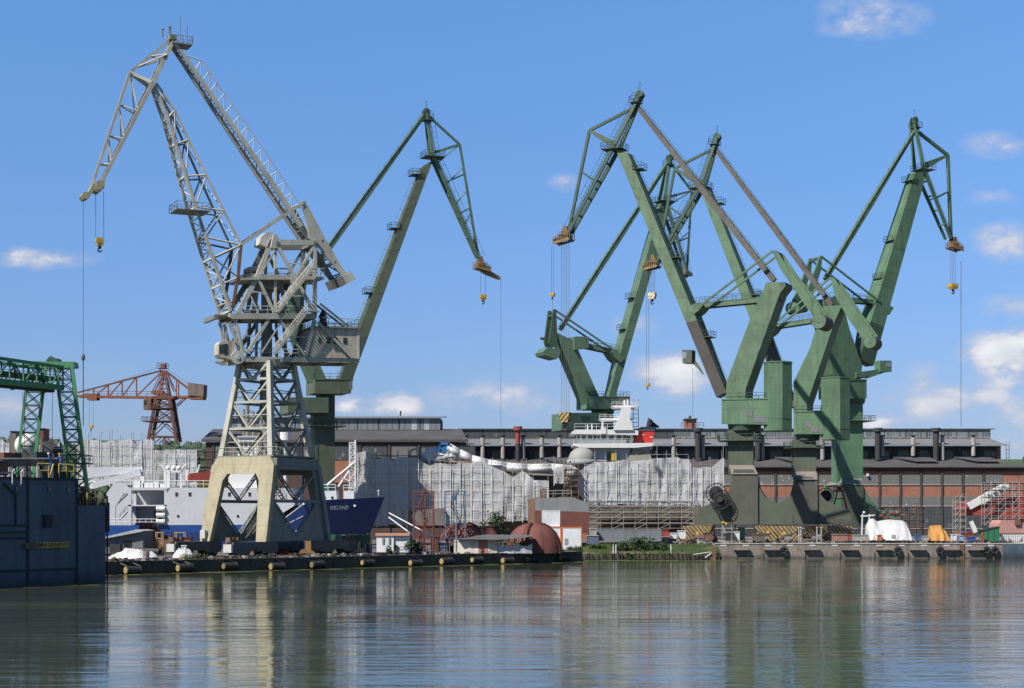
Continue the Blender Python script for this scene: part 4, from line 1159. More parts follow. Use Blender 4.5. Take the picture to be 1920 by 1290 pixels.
# ================================================================ halls, forest, distant cranes
M_roof = paint('roof_felt', (.068, .066, .068), .9, .22, .25, streak=.25, rust=.25, rcol=(.10, .095, .09), bump=.2)
M_roofl = paint('roof_sheet', (.16, .165, .175), .8, .14, .25, streak=.3)
def brick(name, ca, cb, mortar):
    m = bpy.data.materials.new(name); m.use_nodes = True
    t = NT(m.node_tree)
    pos = t.n('ShaderNodeNewGeometry').outputs['Position']
    sx = t.n('ShaderNodeSeparateXYZ', {0: pos})
    xz = t.n('ShaderNodeCombineXYZ', {0: t.m('ADD', sx.outputs[0], sx.outputs[1]), 1: sx.outputs[2], 2: 0.0}).outputs[0]
    b = t.n('ShaderNodeTexBrick', {'Vector': xz, 'Color1': c4(ca), 'Color2': c4(cb), 'Mortar': c4(mortar), 'Scale': 1.0, 'Mortar Size': .02, 'Brick Width': .5, 'Row Height': .16})
    n = t.noise(pos, .35, 6, .6)
    c = t.mix(t.ramp(n, .35, .7, 0, .6), b.outputs[0], c4([x*.5 for x in ca]))
    ns = t.noise(t.scale(pos, (1.0, 1.0, .08)), 1.0, 5, .65)
    c = t.mix(t.ramp(ns, .52, .75, 0, .55), c, (.06, .05, .045, 1))
    bs = t.n('ShaderNodeBsdfPrincipled', {'Base Color': c, 'Roughness': .9})
    t.n('ShaderNodeOutputMaterial', {'Surface': bs.outputs[0]})
    return m
M_brick = brick('red_brick', (.40, .145, .092), (.32, .11, .07), (.26, .19, .15))
M_brickd = brick('dark_brick', (.09, .05, .04), (.075, .042, .036), (.08, .06, .055))  # left hall's dark wall, and the eaves shade painted on the right hall
def glazing(name, cg, cf, gw, gh, dirt=.5, broken=.3):
    """steel sash glazing: a grid of small panes, some grimy, some pale"""
    m = bpy.data.materials.new(name); m.use_nodes = True
    t = NT(m.node_tree)
    pos = t.n('ShaderNodeNewGeometry').outputs['Position']
    sx = t.n('ShaderNodeSeparateXYZ', {0: pos})
    a = t.m('DIVIDE', t.m('ADD', sx.outputs[0], sx.outputs[1]), gw); b = t.m('DIVIDE', sx.outputs[2], gh)
    fa, fb = t.m('FRACT', a), t.m('FRACT', b)
    grid = t.m('MAXIMUM', t.m('LESS_THAN', fa, .13), t.m('LESS_THAN', fb, .11))
    cell = t.n('ShaderNodeCombineXYZ', {0: t.m('FLOOR', a), 1: t.m('FLOOR', b), 2: 0.0}).outputs[0]
    wn = t.n('ShaderNodeTexWhiteNoise', {'Vector': cell}).outputs[0]
    c = t.mix(t.ramp(wn, 1-broken, 1.0), c4(cg), c4([min(1, x*2.2+.03) for x in cg]))
    ns = t.noise(t.scale(pos, (.9, .9, .2)), 1.0, 5, .65)
    c = t.mix(t.ramp(ns, .42, .68, 0, dirt), c, c4([x*.8+.05 for x in cg]))
    c = t.mix(grid, c, c4(cf))
    bs = t.n('ShaderNodeBsdfPrincipled', {'Base Color': c, 'Roughness': t.mix(grid, (.28, .28, .28, 1), (.8, .8, .8, 1))})
    t.n('ShaderNodeOutputMaterial', {'Surface': bs.outputs[0]})
    return m
M_gl1 = glazing('clerestory_panes', (.10, .11, .115), (.26, .265, .26), .8, 1.3, .75, .5)
M_gl2 = glazing('grey_sash', (.062, .066, .07), (.036, .036, .038), .8, 1.1, .6, .10)
M_gl3 = glazing('milky_sash', (.165, .16, .148), (.085, .082, .076), .5, .62, .8, .03)
M_gl4 = glazing('blue_grey_sash', (.17, .19, .205), (.09, .10, .11), 1.6, 3.6, .4, .15)
M_wall = paint('dark_render', (.052, .05, .054), .9, .25, .3, streak=.5, scol=(.10, .095, .09))
M_conc = paint('pale_concrete', (.34, .33, .30), .85, .2, .6, streak=.55, scol=(.11, .10, .09))
M_flue = paint('dark_flue', (.038, .036, .038), .7, .3, .6, streak=.4)
M_redp = paint('red_paint', (.30, .055, .045), .6, .2, .6, streak=.3)
def zz(y, D): return CH + (HY-y)/F*D
def xx(x, D): return (x-960)/F*D

def hall_left():
    D = 425
    r = thing('workshop_hall', (xx(600, D), D, GZ), 'long dark hall with a tall grey glazed roof lantern behind the olive crane', 'building')
    X0, X1 = xx(386, D), xx(873, D)
    m = MB(); m.box(X0, X1, D, D+60, GZ, zz(829, D)); m.build('wall', M_brickd, r)
    rf = MB()
    y1 = D+16
    rf.hexa([(X0-1, D-.8, zz(829, D)), (X1+.3, D-.8, zz(829, D)), (xx(862, D), y1, zz(802, D)), (X0-1, y1, zz(802, D))],
            [(X0-1, D-.8, zz(828, D)+.5), (X1+.3, D-.8, zz(828, D)+.5), (xx(862, D), y1, zz(802, D)+.5), (X0-1, y1, zz(802, D)+.5)])
    rf.box(X0, xx(850, D), y1, y1+30, zz(829, D), zz(803, D))
    rf.build('roof', M_roof, r)
    Dm = D+14; Xa, Xb = xx(436, Dm), xx(826, Dm)
    m = MB(); m.box(Xa, Xb, Dm, Dm+14, zz(812, Dm), zz(784, Dm)); ln = m.build('roof_lantern', M_wall, r)
    n = 10
    for k in range(n):
        a, b = Xa+(Xb-Xa)*k/n, Xa+(Xb-Xa)*(k+1)/n
        g = MB(); g.box(a+.25, b-.05, Dm-.12, Dm-.02, zz(806, Dm), zz(785, Dm)); g.build('window', M_gl4, ln)
    m = MB(); m.hexa([(Xa-1, Dm-1, zz(784, Dm)), (Xb+1, Dm-1, zz(784, Dm)), (Xb+1, Dm+15, zz(776, Dm)), (Xa-1, Dm+15, zz(776, Dm))],
                     [(Xa-1, Dm-1, zz(783, Dm)), (Xb+1, Dm-1, zz(783, Dm)), (Xb+1, Dm+15, zz(774, Dm)), (Xa-1, Dm+15, zz(774, Dm))])
    m.build('lantern_roof', M_roofl, ln)
    for k in range(9):
        x = xx(400+k*55, D); m = MB(); m.box(x-.25, x+.25, D-.35, D, GZ, zz(831, D)); m.build('pilaster', M_wall, r)
        g = MB(); x2 = xx(404+k*55, D), xx(451+k*55, D)
        g.box(x2[0], x2[1], D-.1, D-.02, zz(862, D), zz(835, D)); g.build('window', M_gl2 if k % 3 else M_gl3, r)
        if k > 3:
            b_ = MB(); b_.box(x2[0], x2[1], D-.14, D-.02, zz(905, D), zz(864, D)); b_.build('brick_panel', M_brick, r)
    m = MB(); m.box(xx(748, Dm), xx(751, Dm), Dm+3, Dm+3.5, zz(778, Dm), zz(769, Dm)); m.build('roof_vent', M_iron, r)
hall_left()

def hall_right():
    D = 440
    r = thing('brick_hall', (xx(1400, D), D, GZ), 'long low brick assembly hall with a row of flues, spanning behind the green cranes', 'building')
    X1 = xx(1921, D); X0 = xx(850, D)
    # lower aisle
    m = MB(); m.box(X0, X1, D, D+12, GZ, zz(877, D)); m.build('wall', M_brick, r)
    bays = [xx(x, D) for x in range(869, 1921, 39)]
    zs = [(zz(908, D), zz(890, D), M_gl3), (zz(948, D), zz(931, D), M_gl3), (zz(990, D), zz(950, D), M_gl2)]
    for a, b in zip(bays[:-1], bays[1:]):
        for z0, z1, mt in zs:
            if a < xx(1330, D) : continue
            g = MB(); g.box(a+.35, b-.35, D-.1, D+.1, z0, z1); w = g.build('window', mt, r)
            s = MB(); s.box(a+.3, b-.3, D-.22, D-.1, z0-.22, z0); s.build('sill', M_conc, w)
        p = MB(); p.box(a-.22, a+.22, D-.35, D, GZ, zz(877, D)); p.build('pilaster', M_wall, r)
    m = MB(); m.box(xx(1330, D), X1, D-.08, D, zz(884, D), zz(877, D)); m.build('eaves_shade_band', M_brickd, r)  # shade under the aisle eaves, painted as a darker brick strip
    m = MB(); m.box(xx(1330, D), X1, D-.12, D, GZ, zz(990.5, D)); m.build('shadow_clutter_strip', M_wall, r)  # dark strip stands in for shadow and clutter along the wall foot
    # aisle roof: slopes up to the main wall
    D2 = D+11
    m = MB(); m.hexa([(X0, D-1.2, zz(877, D)), (X1+.6, D-1.2, zz(877, D)), (X1-5, D2, zz(863, D2)), (X0, D2, zz(863, D2))],
                     [(X0, D-1.2, zz(875, D)), (X1+.6, D-1.2, zz(875, D)), (X1-5, D2, zz(861.5, D2)), (X0, D2, zz(861.5, D2))])
    ra = m.build('aisle_roof', M_roof, r)
    # main upper wall
    XU = xx(1876, D2); XL = xx(873, D2)
    m = MB(); m.box(XL, XU, D2, D2+40, zz(872, D2), zz(836, D2)); up = m.build('upper_wall', M_wall, r)
    m = MB(); m.box(XU-1.0, XU+.05, D2-.1, D2+40, zz(864, D2), zz(836, D2)); m.build('end_pier', M_brick, r)
    nb = 25; wx = (XU-XL)/nb
    for k in range(nb):
        a = XL+wx*k
        g = MB(); g.box(a+wx*.22, a+wx*.80, D2-.1, D2-.02, zz(863, D2), zz(845, D2)); g.build('window', M_gl2, up)
        p = MB(); p.box(a-.12, a+.12, D2-.3, D2, zz(864, D2), zz(837, D2)); p.build('pilaster', M_wall, up)
    # mid roof
    D3 = D2+9
    m = MB(); m.hexa([(XL-1, D2-2.2, zz(836, D2)), (XU+1, D2-2.2, zz(836, D2)), (xx(1857, D3), D3, zz(824, D3)), (XL-1, D3, zz(824, D3))],
                     [(XL-1, D2-2.2, zz(834.5, D2)), (XU+1, D2-2.2, zz(834.5, D2)), (xx(1857, D3), D3, zz(822.5, D3)), (XL-1, D3, zz(822.5, D3))])
    m.build('main_roof', M_roofl, r)
    # clerestory
    XC = xx(1857, D3); XD = xx(866, D3)
    m = MB(); m.box(XD, XC, D3, D3+18, zz(826, D3), zz(804, D3)); cl = m.build('clerestory', M_wall, r)
    nb = 25; wx = (XC-XD)/nb
    for k in range(nb):
        g = MB(); a = XD+wx*k; dark = a < xx(1230, D3)
        g.box(a+.1, a+wx-.1, D3-.12, D3-.02, zz(822, D3), zz(806, D3)); g.build('window', M_gl2 if dark else M_gl1, cl)
    m = MB(); m.hexa([(XD-1, D3-.6, zz(805, D3)), (XC+1.2, D3-.6, zz(805, D3)), (XC+1.2, D3+20, zz(803, D3)), (XD-1, D3+20, zz(803, D3))],
                     [(XD-1, D3-.6, zz(803.4, D3)), (XC+1.2, D3-.6, zz(803.4, D3)), (XC+1.2, D3+20, zz(800.5, D3)), (XD-1, D3+20, zz(800.5, D3))])
    m.build('clerestory_roof', M_roofl, cl)
    # monitor dormers on the aisle roof
    for x0, x1, x2 in ((1684, 1722, 1756), (1798, 1836, 1871), (1458, 1490, 1520), (1010, 1040, 1075)):
        m = MB(); d0 = D2-7
        m.prism([(xx(x0, d0), D2, zz(856, D2)), (xx(x1, d0), d0, zz(866, d0)), (xx(x1, d0), d0, zz(874, d0)), (xx(x0, d0), D2, zz(862, D2))], (.3, 0, 0))
        m.box(xx(x1, d0), xx(x2, d0), d0, D2, zz(874, d0), zz(866, d0)); dm = m.build('roof_dormer', M_wall, ra)
        m = MB(); m.hexa([(xx(x0, d0), D2, zz(857, D2)), (xx(x1, d0)-.5, d0-.6, zz(866, d0)), (xx(x2, d0)+.4, d0-.6, zz(866, d0)), (xx(x2, d0), D2, zz(858, D2))],
                         [(xx(x0, d0), D2, zz(856, D2)), (xx(x1, d0)-.5, d0-.6, zz(865, d0)), (xx(x2, d0)+.4, d0-.6, zz(865, d0)), (xx(x2, d0), D2, zz(857, D2))])
        m.build('dormer_roof', M_roof, dm)
    # flues: pale pipes and taller dark ones
    for x, y1 in ((874, 858), (905, 858), (943, 860), (981, 862), (1016, 858), (1049, 858), (1263, 858), (1318, 862), (1430, 862), (1542, 862), (1654, 855), (1712, 855), (1767, 863), (1825, 855)):
        c = V(xx(x, D2-1.6), D2-1.6, 0); m = MB()
        m.tube(V(c.x, c.y, zz(y1, D2)), V(c.x, c.y, zz(821, D2)), .55, 10); fl = m.build('flue_pipe', M_conc, r)
        m = MB(); m.tube(V(c.x, c.y, zz(820.5, D2)), V(c.x, c.y, zz(818, D2)), .42, 8); m.tube(V(c.x, c.y, zz(818, D2)), V(c.x, c.y, zz(816.5, D2)), .85, 8); m.build('cowl', M_iron, fl)
    for x in (1309, 1421, 1646, 1755):
        c = V(xx(x, D2-2.6), D2-2.6, 0); m = MB()
        m.tube(V(c.x, c.y, zz(863, D2)), V(c.x, c.y, zz(808, D2)), .8, 12); fl = m.build('dark_flue', M_flue, r)
        m = MB(); m.tube(V(c.x, c.y, zz(810, D2)), V(c.x, c.y, zz(803.5, D2)), 1.25, 12); m.build('cowl', M_flue, fl)
    c = V(xx(971, D2-2.6), D2-2.6, 0); m = MB(); m.tube(V(c.x, c.y, zz(863, D2)), V(c.x, c.y, zz(833, D2)), .65, 12); lo = m.build('flue_foot', M_flue, r)
    m = MB(); m.tube(V(c.x, c.y, zz(833, D2)), V(c.x, c.y, zz(802, D2)), .62, 12); m.tube(V(c.x, c.y, zz(808, D2)), V(c.x, c.y, zz(800.5, D2)), 1.15, 12); m.build('red_flue', M_redp, lo)
    # brick penthouse on the ridge
    m = MB(); m.box(xx(1288, D3), xx(1309, D3), D3+4, D3+9, zz(802, D3), zz(785, D3)); ph = m.build('penthouse', M_brick, r)
    m = MB(); m.box(xx(1286.5, D3), xx(1310.5, D3), D3+3.5, D3+9.5, zz(785, D3), zz(783, D3)); m.tube(V(xx(1298, D3), D3+6, zz(783, D3)), V(xx(1298, D3), D3+6, zz(777, D3)), .35, 6); m.build('penthouse_roof', M_roof, ph)
    m = MB(); m.box(xx(1300, D3), xx(1304, D3), D3+3.85, D3+4, zz(800, D3), zz(789, D3)); m.build('door', M_iron, ph)
    rl = MB(); railing(rl, [(xx(1279, D3), D3+2, zz(801, D3)), (xx(1321, D3), D3+2, zz(801, D3))], 1.3, 1.4, .06); rl.build('handrail', M_iron, ph)
    m = MB(); x = XU+1.6; ladder(m, (x, D2-1, zz(866, D2)), (x, D2-1, zz(828, D2)), .8, (1, 0, 0), .9, .07); m.build('ladder', M_iron, r)
    m = MB(); m.box(xx(1624, D), xx(1628, D), D-.8, D, zz(893, D), zz(888, D)); m.build('wall_lamp', M_white, r)
hall_right()

# ---------------------------------------------------------------- wooded hill far behind
def forest():
    M = paint('far_foliage', (.050, .078, .046), .95, .5, .035, streak=.0)
    rnd = random.Random(4)
    hill = MB(); pts = []
    prof = [(-700, 806), (-100, 812), (40, 818), (150, 826), (230, 825), (330, 826), (400, 830), (700, 836), (1400, 846), (2400, 850)]
    def hy(px):
        for (a, ya), (b, yb) in zip(prof[:-1], prof[1:]):
            if a <= px <= b: return ya+(yb-ya)*(px-a)/(b-a)
        return 850
    D0 = 1350
    xs = list(range(-700, 2401, 60))
    vs = []
    for px in xs:
        X = xx(px, D0)
        vs += [(X, D0, GZ), (X, D0+120, zz(hy(px)+3, D0)), (X*1.1, D0+420, zz(hy(px)+6, D0))]
    fs = []
    for i in range(len(xs)-1):
        for j in range(2): fs.append((i*3+j, (i+1)*3+j, (i+1)*3+j+1, i*3+j+1))
    hill.add(vs, fs); hill.build('hill', M, kind='structure')
    b = MB()
    for k in range(1500):
        px = rnd.uniform(-80, 520) if k < 1150 else rnd.uniform(-700, 2400)
        q = rnd.random()**.7; Y = D0+10+110*q
        zt = GZ+(zz(hy(px)+3, D0)-GZ)*(Y-D0)/120
        X = xx(px, Y); rr = rnd.uniform(2.6, 5.2); h = rnd.uniform(.9, 1.5)
        b.ball((X, Y, zt+rr*.5), rr, rr, rr*h, 7, 5, .45, k)
    f = b.build('forest', M, kind='stuff')
    tag(f, 'dark green wood on the far hill beyond the shrouded scaffolds', 'wood', None, 'stuff')
forest()

# ---------------------------------------------------------------- orange hammerhead crane
M_or = paint('orange_rust_paint', (.20, .060, .026), .7, .25, .6, streak=.3, rust=.42, rcol=(.10, .045, .03))
M_ord = paint('orange_shaded', (.12, .045, .03), .8, .25, .6, rust=.4, rcol=(.05, .03, .025))
M_plank = paint('grey_planks', (.15, .115, .10), .85, .3, .6, streak=.6)
def orange_crane():
    D = 425; f = Fr(302, D, 6, False)
    r = thing('hammerhead_crane', (f.o.x, D, GZ), 'rust orange hammerhead crane with a horizontal jib above the white shrouded scaffold', 'crane')
    def bm(m, a, b, w, t=0, h=None): m.beam(f.p(*a, t), f.p(*b, t), w, h or w, side=f.v)
    m = MB()
    for t in (1.6, -1.6):
        bm(m, (292, 748), (278, 824), .7, t); bm(m, (318, 748), (331, 828), .7, t)
        for a, b in (((288, 766), (322, 766)), ((284, 790), (325, 790)), ((280, 818), (330, 819))): bm(m, a, b, .4, t)
    for x, y in ((288, 766), (322, 766), (284, 790), (325, 790), (280, 818), (330, 818)): a = f.p(x, y, 1.6); m.beam(a, a-f.v*3.2, .35, .35)
    tw = m.build('tower', M_ord, r)
    m = MB()
    for t in (1.6, -1.6):
        for a, b in (((288, 766), (320, 748)), ((322, 766), (292, 748)), ((284, 790), (322, 766)), ((325, 790), (288, 766)), ((280, 818), (305, 793)), ((330, 818), (305, 793)), ((291, 830), (305, 818)), ((316, 830), (305, 818))): bm(m, a, b, .22, t)
    m.build('bracing', M_ord, tw)
    for y, x0, x1 in ((790, 270, 322), (766, 284, 328)):
        m = MB(); c = f.p((x0+x1)/2, y, 0); hw = abs(f.p(x1, y, 0).x-f.p(x0, y, 0).x)/2
        rl = MB(); platform(m, rl, c, f.u*hw, f.v*2.2, .2, 1.1); pl = m.build('platform', M_ord, tw); rl.build('handrail', M_ord, pl)
    # jib
    m = MB()
    for t in (.9, -.9): bm(m, (146, 743), (284, 745), .5, t, .6); bm(m, (284, 745), (382, 744), .5, t, .6)
    for x in range(150, 380, 12): a = f.p(x, 744, .9); m.beam(a, a-f.v*1.8, .2, .25)
    jb = m.build('jib', M_or, r)
    m = MB(); bm(m, (146, 736), (303, 695), .38); m.build('top_chord', M_ord, jb)
    m = MB()
    for x, y in ((176, 729), (203, 722), (229, 714.5), (256, 708)): bm(m, (x, y), (x, 742), .3)
    for a, b in (((183, 738), (203, 722)), ((206, 741), (229, 715)), ((231, 741), (255, 708)), ((257, 742), (302, 698)), ((162, 738), (150, 743))): bm(m, a, b, .3)
    m.build('web', M_or, jb)
    rl = MB(); railing(rl, [f.p(160, 742, -.9), f.p(290, 743, -.9)], 1.3, 2.5, .05); rl.build('handrail', M_ord, jb)
    m = MB()
    for t in (.9, -.9):
        bm(m, (305, 694), (297, 742), .35, t); bm(m, (306, 694), (316, 742), .35, t); bm(m, (304, 695), (286, 734), .25, t); bm(m, (308, 695), (326, 734), .25, t)
        bm(m, (308, 695), (369, 742), .3, t); bm(m, (331, 712), (331, 742), .25, t); bm(m, (330, 760), (346, 745), .25, t)
    for k in range(4):
        y = 702+k*9; bm(m, (304-k*1.6, y), (308+k*1.8, y), .25, 0)
    m.build('mast', M_or, r)
    m = MB(); f.slab(m, [(301, 682), (309, 682), (309, 691), (301, 691)], .8, -.8); hd = m.build('mast_head', M_or, r)
    rl = MB(); platform(m := MB(), rl, f.p(305, 691, 0), f.u*1.1, f.v*1.2, .12, 1.3); m.build('head_platform', M_ord, hd); rl.build('handrail', M_ord, hd)
    m = MB(); m.tube(f.p(303, 688, .5), f.p(160, 734, .5), .035, 4); m.tube(f.p(309, 688, .5), f.p(354, 720, .5), .035, 4); m.build('stay_rope', M_rope, r)
    m = MB(); f.slab(m, [(284, 743), (300, 740), (300, 737), (312, 737), (312, 740), (330, 743), (324, 748), (290, 748)], 1.9, -1.9); m.build('slewing_table', M_ord, r)
    m = MB()
    for x in (289, 297, 304): c = f.p(x, 736, .5); m.tube(c+f.v*.9, c-f.v*.9, .55, 10)
    m.build('winch', M_or, r)
    m = MB(); f.slab(m, [(352, 717), (382, 721), (381, 744), (352, 741)], 1.6, -1.6); cw = m.build('counterweight_house', M_plank, r)
    m = MB(); f.slab(m, [(353, 745), (381, 745), (380, 749), (353, 748)], 1.5, -1.5); m.build('ballast_box', M_or, cw)
    m = MB(); f.slab(m, [(269, 749), (283, 747), (283, 768), (269, 768)], 1.2, -1.2); cb = m.build('operator_cab', M_rusty, r)
    m = MB(); f.slab(m, [(270, 751), (275, 750.5), (275, 759), (270, 759)], 1.26, 1.18); m.build('window', M_glass, cb)
    m = MB(); f.slab(m, [(161, 738), (182, 738), (181, 750), (163, 750)], 1.3, 1.0); f.slab(m, [(161, 738), (182, 738), (181, 750), (163, 750)], -1.0, -1.3); f.slab(m, [(161, 738), (182, 738), (182, 741), (161, 741)], 1, -1); tr = m.build('trolley', M_or, r)
    hook_block(f, r, (171, 750), (171, 797), 0, 1.6, 2, 1.0, M_yel, .9)
orange_crane()

# ---------------------------------------------------------------- green lattice gantry crane, left
M_gg = paint('gantry_green', (.062, .22, .098), .5, .18, .4, streak=.25, scol=(.03, .07, .04))
M_ggd = paint('gantry_green_deep', (.022, .072, .042), .6, .2, .4)
def gantry():
    D = 255
    r = thing('gantry_crane', (xx(100, D), D, GZ), 'bright green lattice gantry crane with a truss bridge running out of view at far left', 'crane')
    def leg(x0, y0, x1, y1, w0, w1, n):
        a, b = W(x0, y0, D), W(x1, y1, D)
        m = MB()
        ex, ey = V(1, .35, 0).normalized(), V(-.35, 1, 0).normalized()
        cs = [[p+ex*sx*w/2+ey*sy*w/2*1.1 for sx, sy in ((-1, -1), (1, -1), (1, 1), (-1, 1))] for p, w in ((a, w0), (b, w1))]
        for i in range(4): m.beam(cs[0][i], cs[1][i], .42 if i == 1 else .26, .42 if i == 1 else .26)
        l = m.build('leg', M_gg, r); m = MB()
        for i in range(4):
            zigzag(m, cs[0][i], cs[1][i], cs[0][(i+1) % 4], cs[1][(i+1) % 4], n, .075, cross=(i % 2 == 0))
        m.build('bracing', M_ggd, l)
    leg(70, 684, 28.6, 1040, 2.4, 2.4, 14)
    leg(119, 688, 164, 1040, 2.3, 2.2, 15)
    m = MB(); a = W(131, 869, D); rl = MB(); platform(m, rl, a, V(3, 0, 0), V(0, 1.8, 0), .2, 1.2); pl = m.build('platform', M_ggd, r); rl.build('handrail', M_ggd, pl)
    # end girder on top of the legs
    m = MB(); m.prism([W(50, 685, D), W(54, 677, D), (W(138, 678, D)), W(140, 688, D), W(122, 690, D), W(96, 691, D), W(52, 688, D)], (0, 2.6, 0)); eg = m.build('end_girder', M_gg, r)
    m = MB(); m.prism([W(85, 676, D)+V(0, .3, 0), W(89, 671, D)+V(0, .3, 0), W(93, 667, D)+V(0, .3, 0), W(96, 670, D)+V(0, .3, 0), W(108, 672, D)+V(0, .3, 0), W(108, 677, D)+V(0, .3, 0)], (0, 2, 0)); m.build('trolley', M_ggd, eg)
    # bridge: truss running towards the left and the viewer
    N0, N1 = V(xx(118, D-1), D-1, 0), V(-92, 205, 0)
    zt, zb = zz(690, D), zz(728, D)
    dv = (N1-N0).normalized(); sd = V(-dv.y, dv.x, 0)
    for s in (0, 1):
        o = sd*-4.2*s
        m = MB(); A, B = N0+o, N1+o
        m.beam(A+Z*zt, B+Z*(zt+1.2), .4, .45); m.beam(A+Z*zb, B+Z*(zb+.2), .5, .8)
        ch = m.build('truss_chord', M_gg if s else M_gg, r); m = MB()
        n = 20
        for k in range(n):
            p, q = A.lerp(B, k/n), A.lerp(B, (k+1)/n); l0, l1 = zt+1.2*k/n, zt+1.2*(k+1)/n
            m.beam(p+Z*zb, p+Z*l0, .2, .2)
            if k % 2: m.beam(p+Z*zb, q+Z*l1, .18, .18)
            else: m.beam(p+Z*l0, q+Z*zb, .18, .18)
            if s == 0: m.beam(p+Z*zb, p+Z*zb-sd*4.2, .16, .2); m.beam(p+Z*l0, p+Z*l0-sd*4.2, .14, .14)
        m.build('truss_web', M_gg if s == 0 else M_ggd, ch)
    m = MB(); A, B = N0-sd*2.1, N1-sd*2.1; m.beam(A+Z*(zb+1.3), B+Z*(zb+1.6), 3.6, .5); m.beam(A+Z*(zb-.4), B+Z*(zb-.3), 1.0, .5)
    for k in range(6): c = A.lerp(B, .03+.12*k); m.tube(c+Z*(zb-.8), c+Z*(zb-.3), .3, 8)
    m.build('bridge_girder', M_ggd, r)
    rl = MB(); railing(rl, [N0+Z*(zb+1.2), N1+Z*(zb+1.4)], 1.1, 2.0, .05); rl.build('handrail', M_ggd, r)
    m = MB()
    for x, y0 in ((46, 735), (43, 735), (98, 735)): a = W(x, y0, D-6); m.tube(a, V(a.x, a.y, 14), .04, 4)
    m.build('hoist_rope', M_rope, r)
gantry()
# ================================================================ ships, floating dock, shrouds
M_blue = paint('hull_blue', (.017, .044, .165), .4, .18, .25, streak=.18, scol=(.02, .03, .06))
M_blueb = paint('hull_band_blue', (.018, .075, .30), .45, .15, .3, streak=.15)
M_hullw = paint('hull_white', (.48, .49, .52), .55, .05, .3, streak=.22, scol=(.42, .40, .38), bump=.25)
M_dock = paint('dock_blue_grey', (.078, .105, .148), .7, .22, .25, streak=.55, scol=(.028, .036, .05), rust=.22, rcol=(.03, .033, .04), seam=(7.5, 5.2), zbias=(0, 1.7, (.014, .017, .02), .85))
M_dockd = paint('dock_dark', (.022, .03, .042), .8, .3, .4, streak=.4)
M_grit = paint('brown_grey_steel', (.16, .13, .115), .85, .3, .7, streak=.4, rust=.3, rcol=(.09, .055, .04))
M_oxide = paint('red_oxide', (.145, .048, .036), .75, .22, .6, streak=.3, scol=(.09, .04, .03), rust=.2, rcol=(.11, .05, .035))
M_oxided = paint('dark_oxide', (.10, .038, .032), .85, .3, .6, streak=.35)
M_yrail = paint('yellow_rail', (.48, .36, .08), .6, .2)
M_tube = paint('scaffold_tube', (.27, .265, .26), .6, .25, .6, rust=.3, rcol=(.14, .085, .06))
M_plankd = paint('scaffold_board', (.13, .105, .085), .9, .35, .8)
def tarp_mat(name, col, tr=.25, grid=True):
    m = bpy.data.materials.new(name); m.use_nodes = True
    t = NT(m.node_tree)
    pos = t.n('ShaderNodeNewGeometry').outputs['Position']
    n = t.noise(t.scale(pos, (.5, .5, .35)), 1.0, 6, .65)
    c = t.mix(t.ramp(n, .35, .7), c4([x*.84 for x in col]), c4(col))
    if grid:
        sp = t.n('ShaderNodeSeparateXYZ', {0: t.n('ShaderNodeVectorMath', {0: pos, 1: t.n('ShaderNodeTexNoise', {'Vector': pos, 'Scale': .4, 'Detail': 2}).outputs['Color']}, operation='ADD').outputs[0]})
        def line(v, per, wd): return t.m('LESS_THAN', t.m('FRACT', t.m('DIVIDE', v, per)), wd)
        c = t.mix(t.m('MULTIPLY', line(sp.outputs[2], 2.0, .09), .42), c, c4([x*.45 for x in col]))
        c = t.mix(t.m('MULTIPLY', line(sp.outputs[0], 1.05, .12), .4), c, (.78, .78, .79, 1))
        c = t.mix(t.m('MULTIPLY', line(sp.outputs[2], 1.0, .08), .25), c, (.78, .78, .79, 1))
    n2 = t.noise(t.n('ShaderNodeMapping', {'Vector': pos, 'Rotation': (0, .6, 0), 'Scale': (1.6, 1.6, .45)}).outputs[0], 1.0, 6, .6, 1.2)
    bm = t.n('ShaderNodeBump', {'Strength': .6, 'Distance': .3, 'Height': n2})
    d = t.n('ShaderNodeBsdfDiffuse', {'Color': c, 'Normal': bm.outputs[0]})
    tl = t.n('ShaderNodeBsdfTranslucent', {'Color': c, 'Normal': bm.outputs[0]})
    mx = t.n('ShaderNodeMixShader', {0: tr, 1: d.outputs[0], 2: tl.outputs[0]})
    g = t.n('ShaderNodeBsdfGlossy', {'Color': (1, 1, 1, 1), 'Roughness': .35, 'Normal': bm.outputs[0]})
    mx2 = t.n('ShaderNodeMixShader', {0: .04, 1: mx.outputs[0], 2: g.outputs[0]})
    t.n('ShaderNodeOutputMaterial', {'Surface': mx2.outputs[0]})
    return m
M_tarp = tarp_mat('shroud_sheet', (.60, .595, .605))
M_tarpb = tarp_mat('shroud_sheet_old', (.52, .505, .485))
M_tarpw = tarp_mat('white_cover', (.62, .61, .61), .12, False)

def cloth(x0, x1, y0t, y1t, yb0, yb1, D, seed, amp=.35, nx=10, nz=16, curl=.6):
    """one hanging sheet: pixel-traced outline at distance D, wrinkled in depth, sagging hem"""
    m = MB(); vs = []; fs = []
    for j in range(nz+1):
        k = j/nz
        for i in range(nx+1):
            q = i/nx
            yt = y0t+(y1t-y0t)*q + 5.5*curl*math.sin(math.pi*q)*(1+.5*noise.noise(V(seed*3.1, q*2, 0)))
            yb = yb0+(yb1-yb0)*q
            p = W(x0+(x1-x0)*q, yt+(yb-yt)*k, D)
            w = noise.noise(V(p.x*.45+seed*9, p.z*.28, seed)) + .55*noise.noise(V((p.x+p.z*.6)*1.1+seed, (p.z-p.x*.4)*.3, seed+5))
            edge = math.sin(math.pi*q)
            p.y -= amp*(.3+edge)*w + .25*edge*amp
            vs.append(p)
    for j in range(nz):
        for i in range(nx):
            a = j*(nx+1)+i; fs.append((a, a+1, a+nx+2, a+nx+1))
    return m.add(vs, fs)
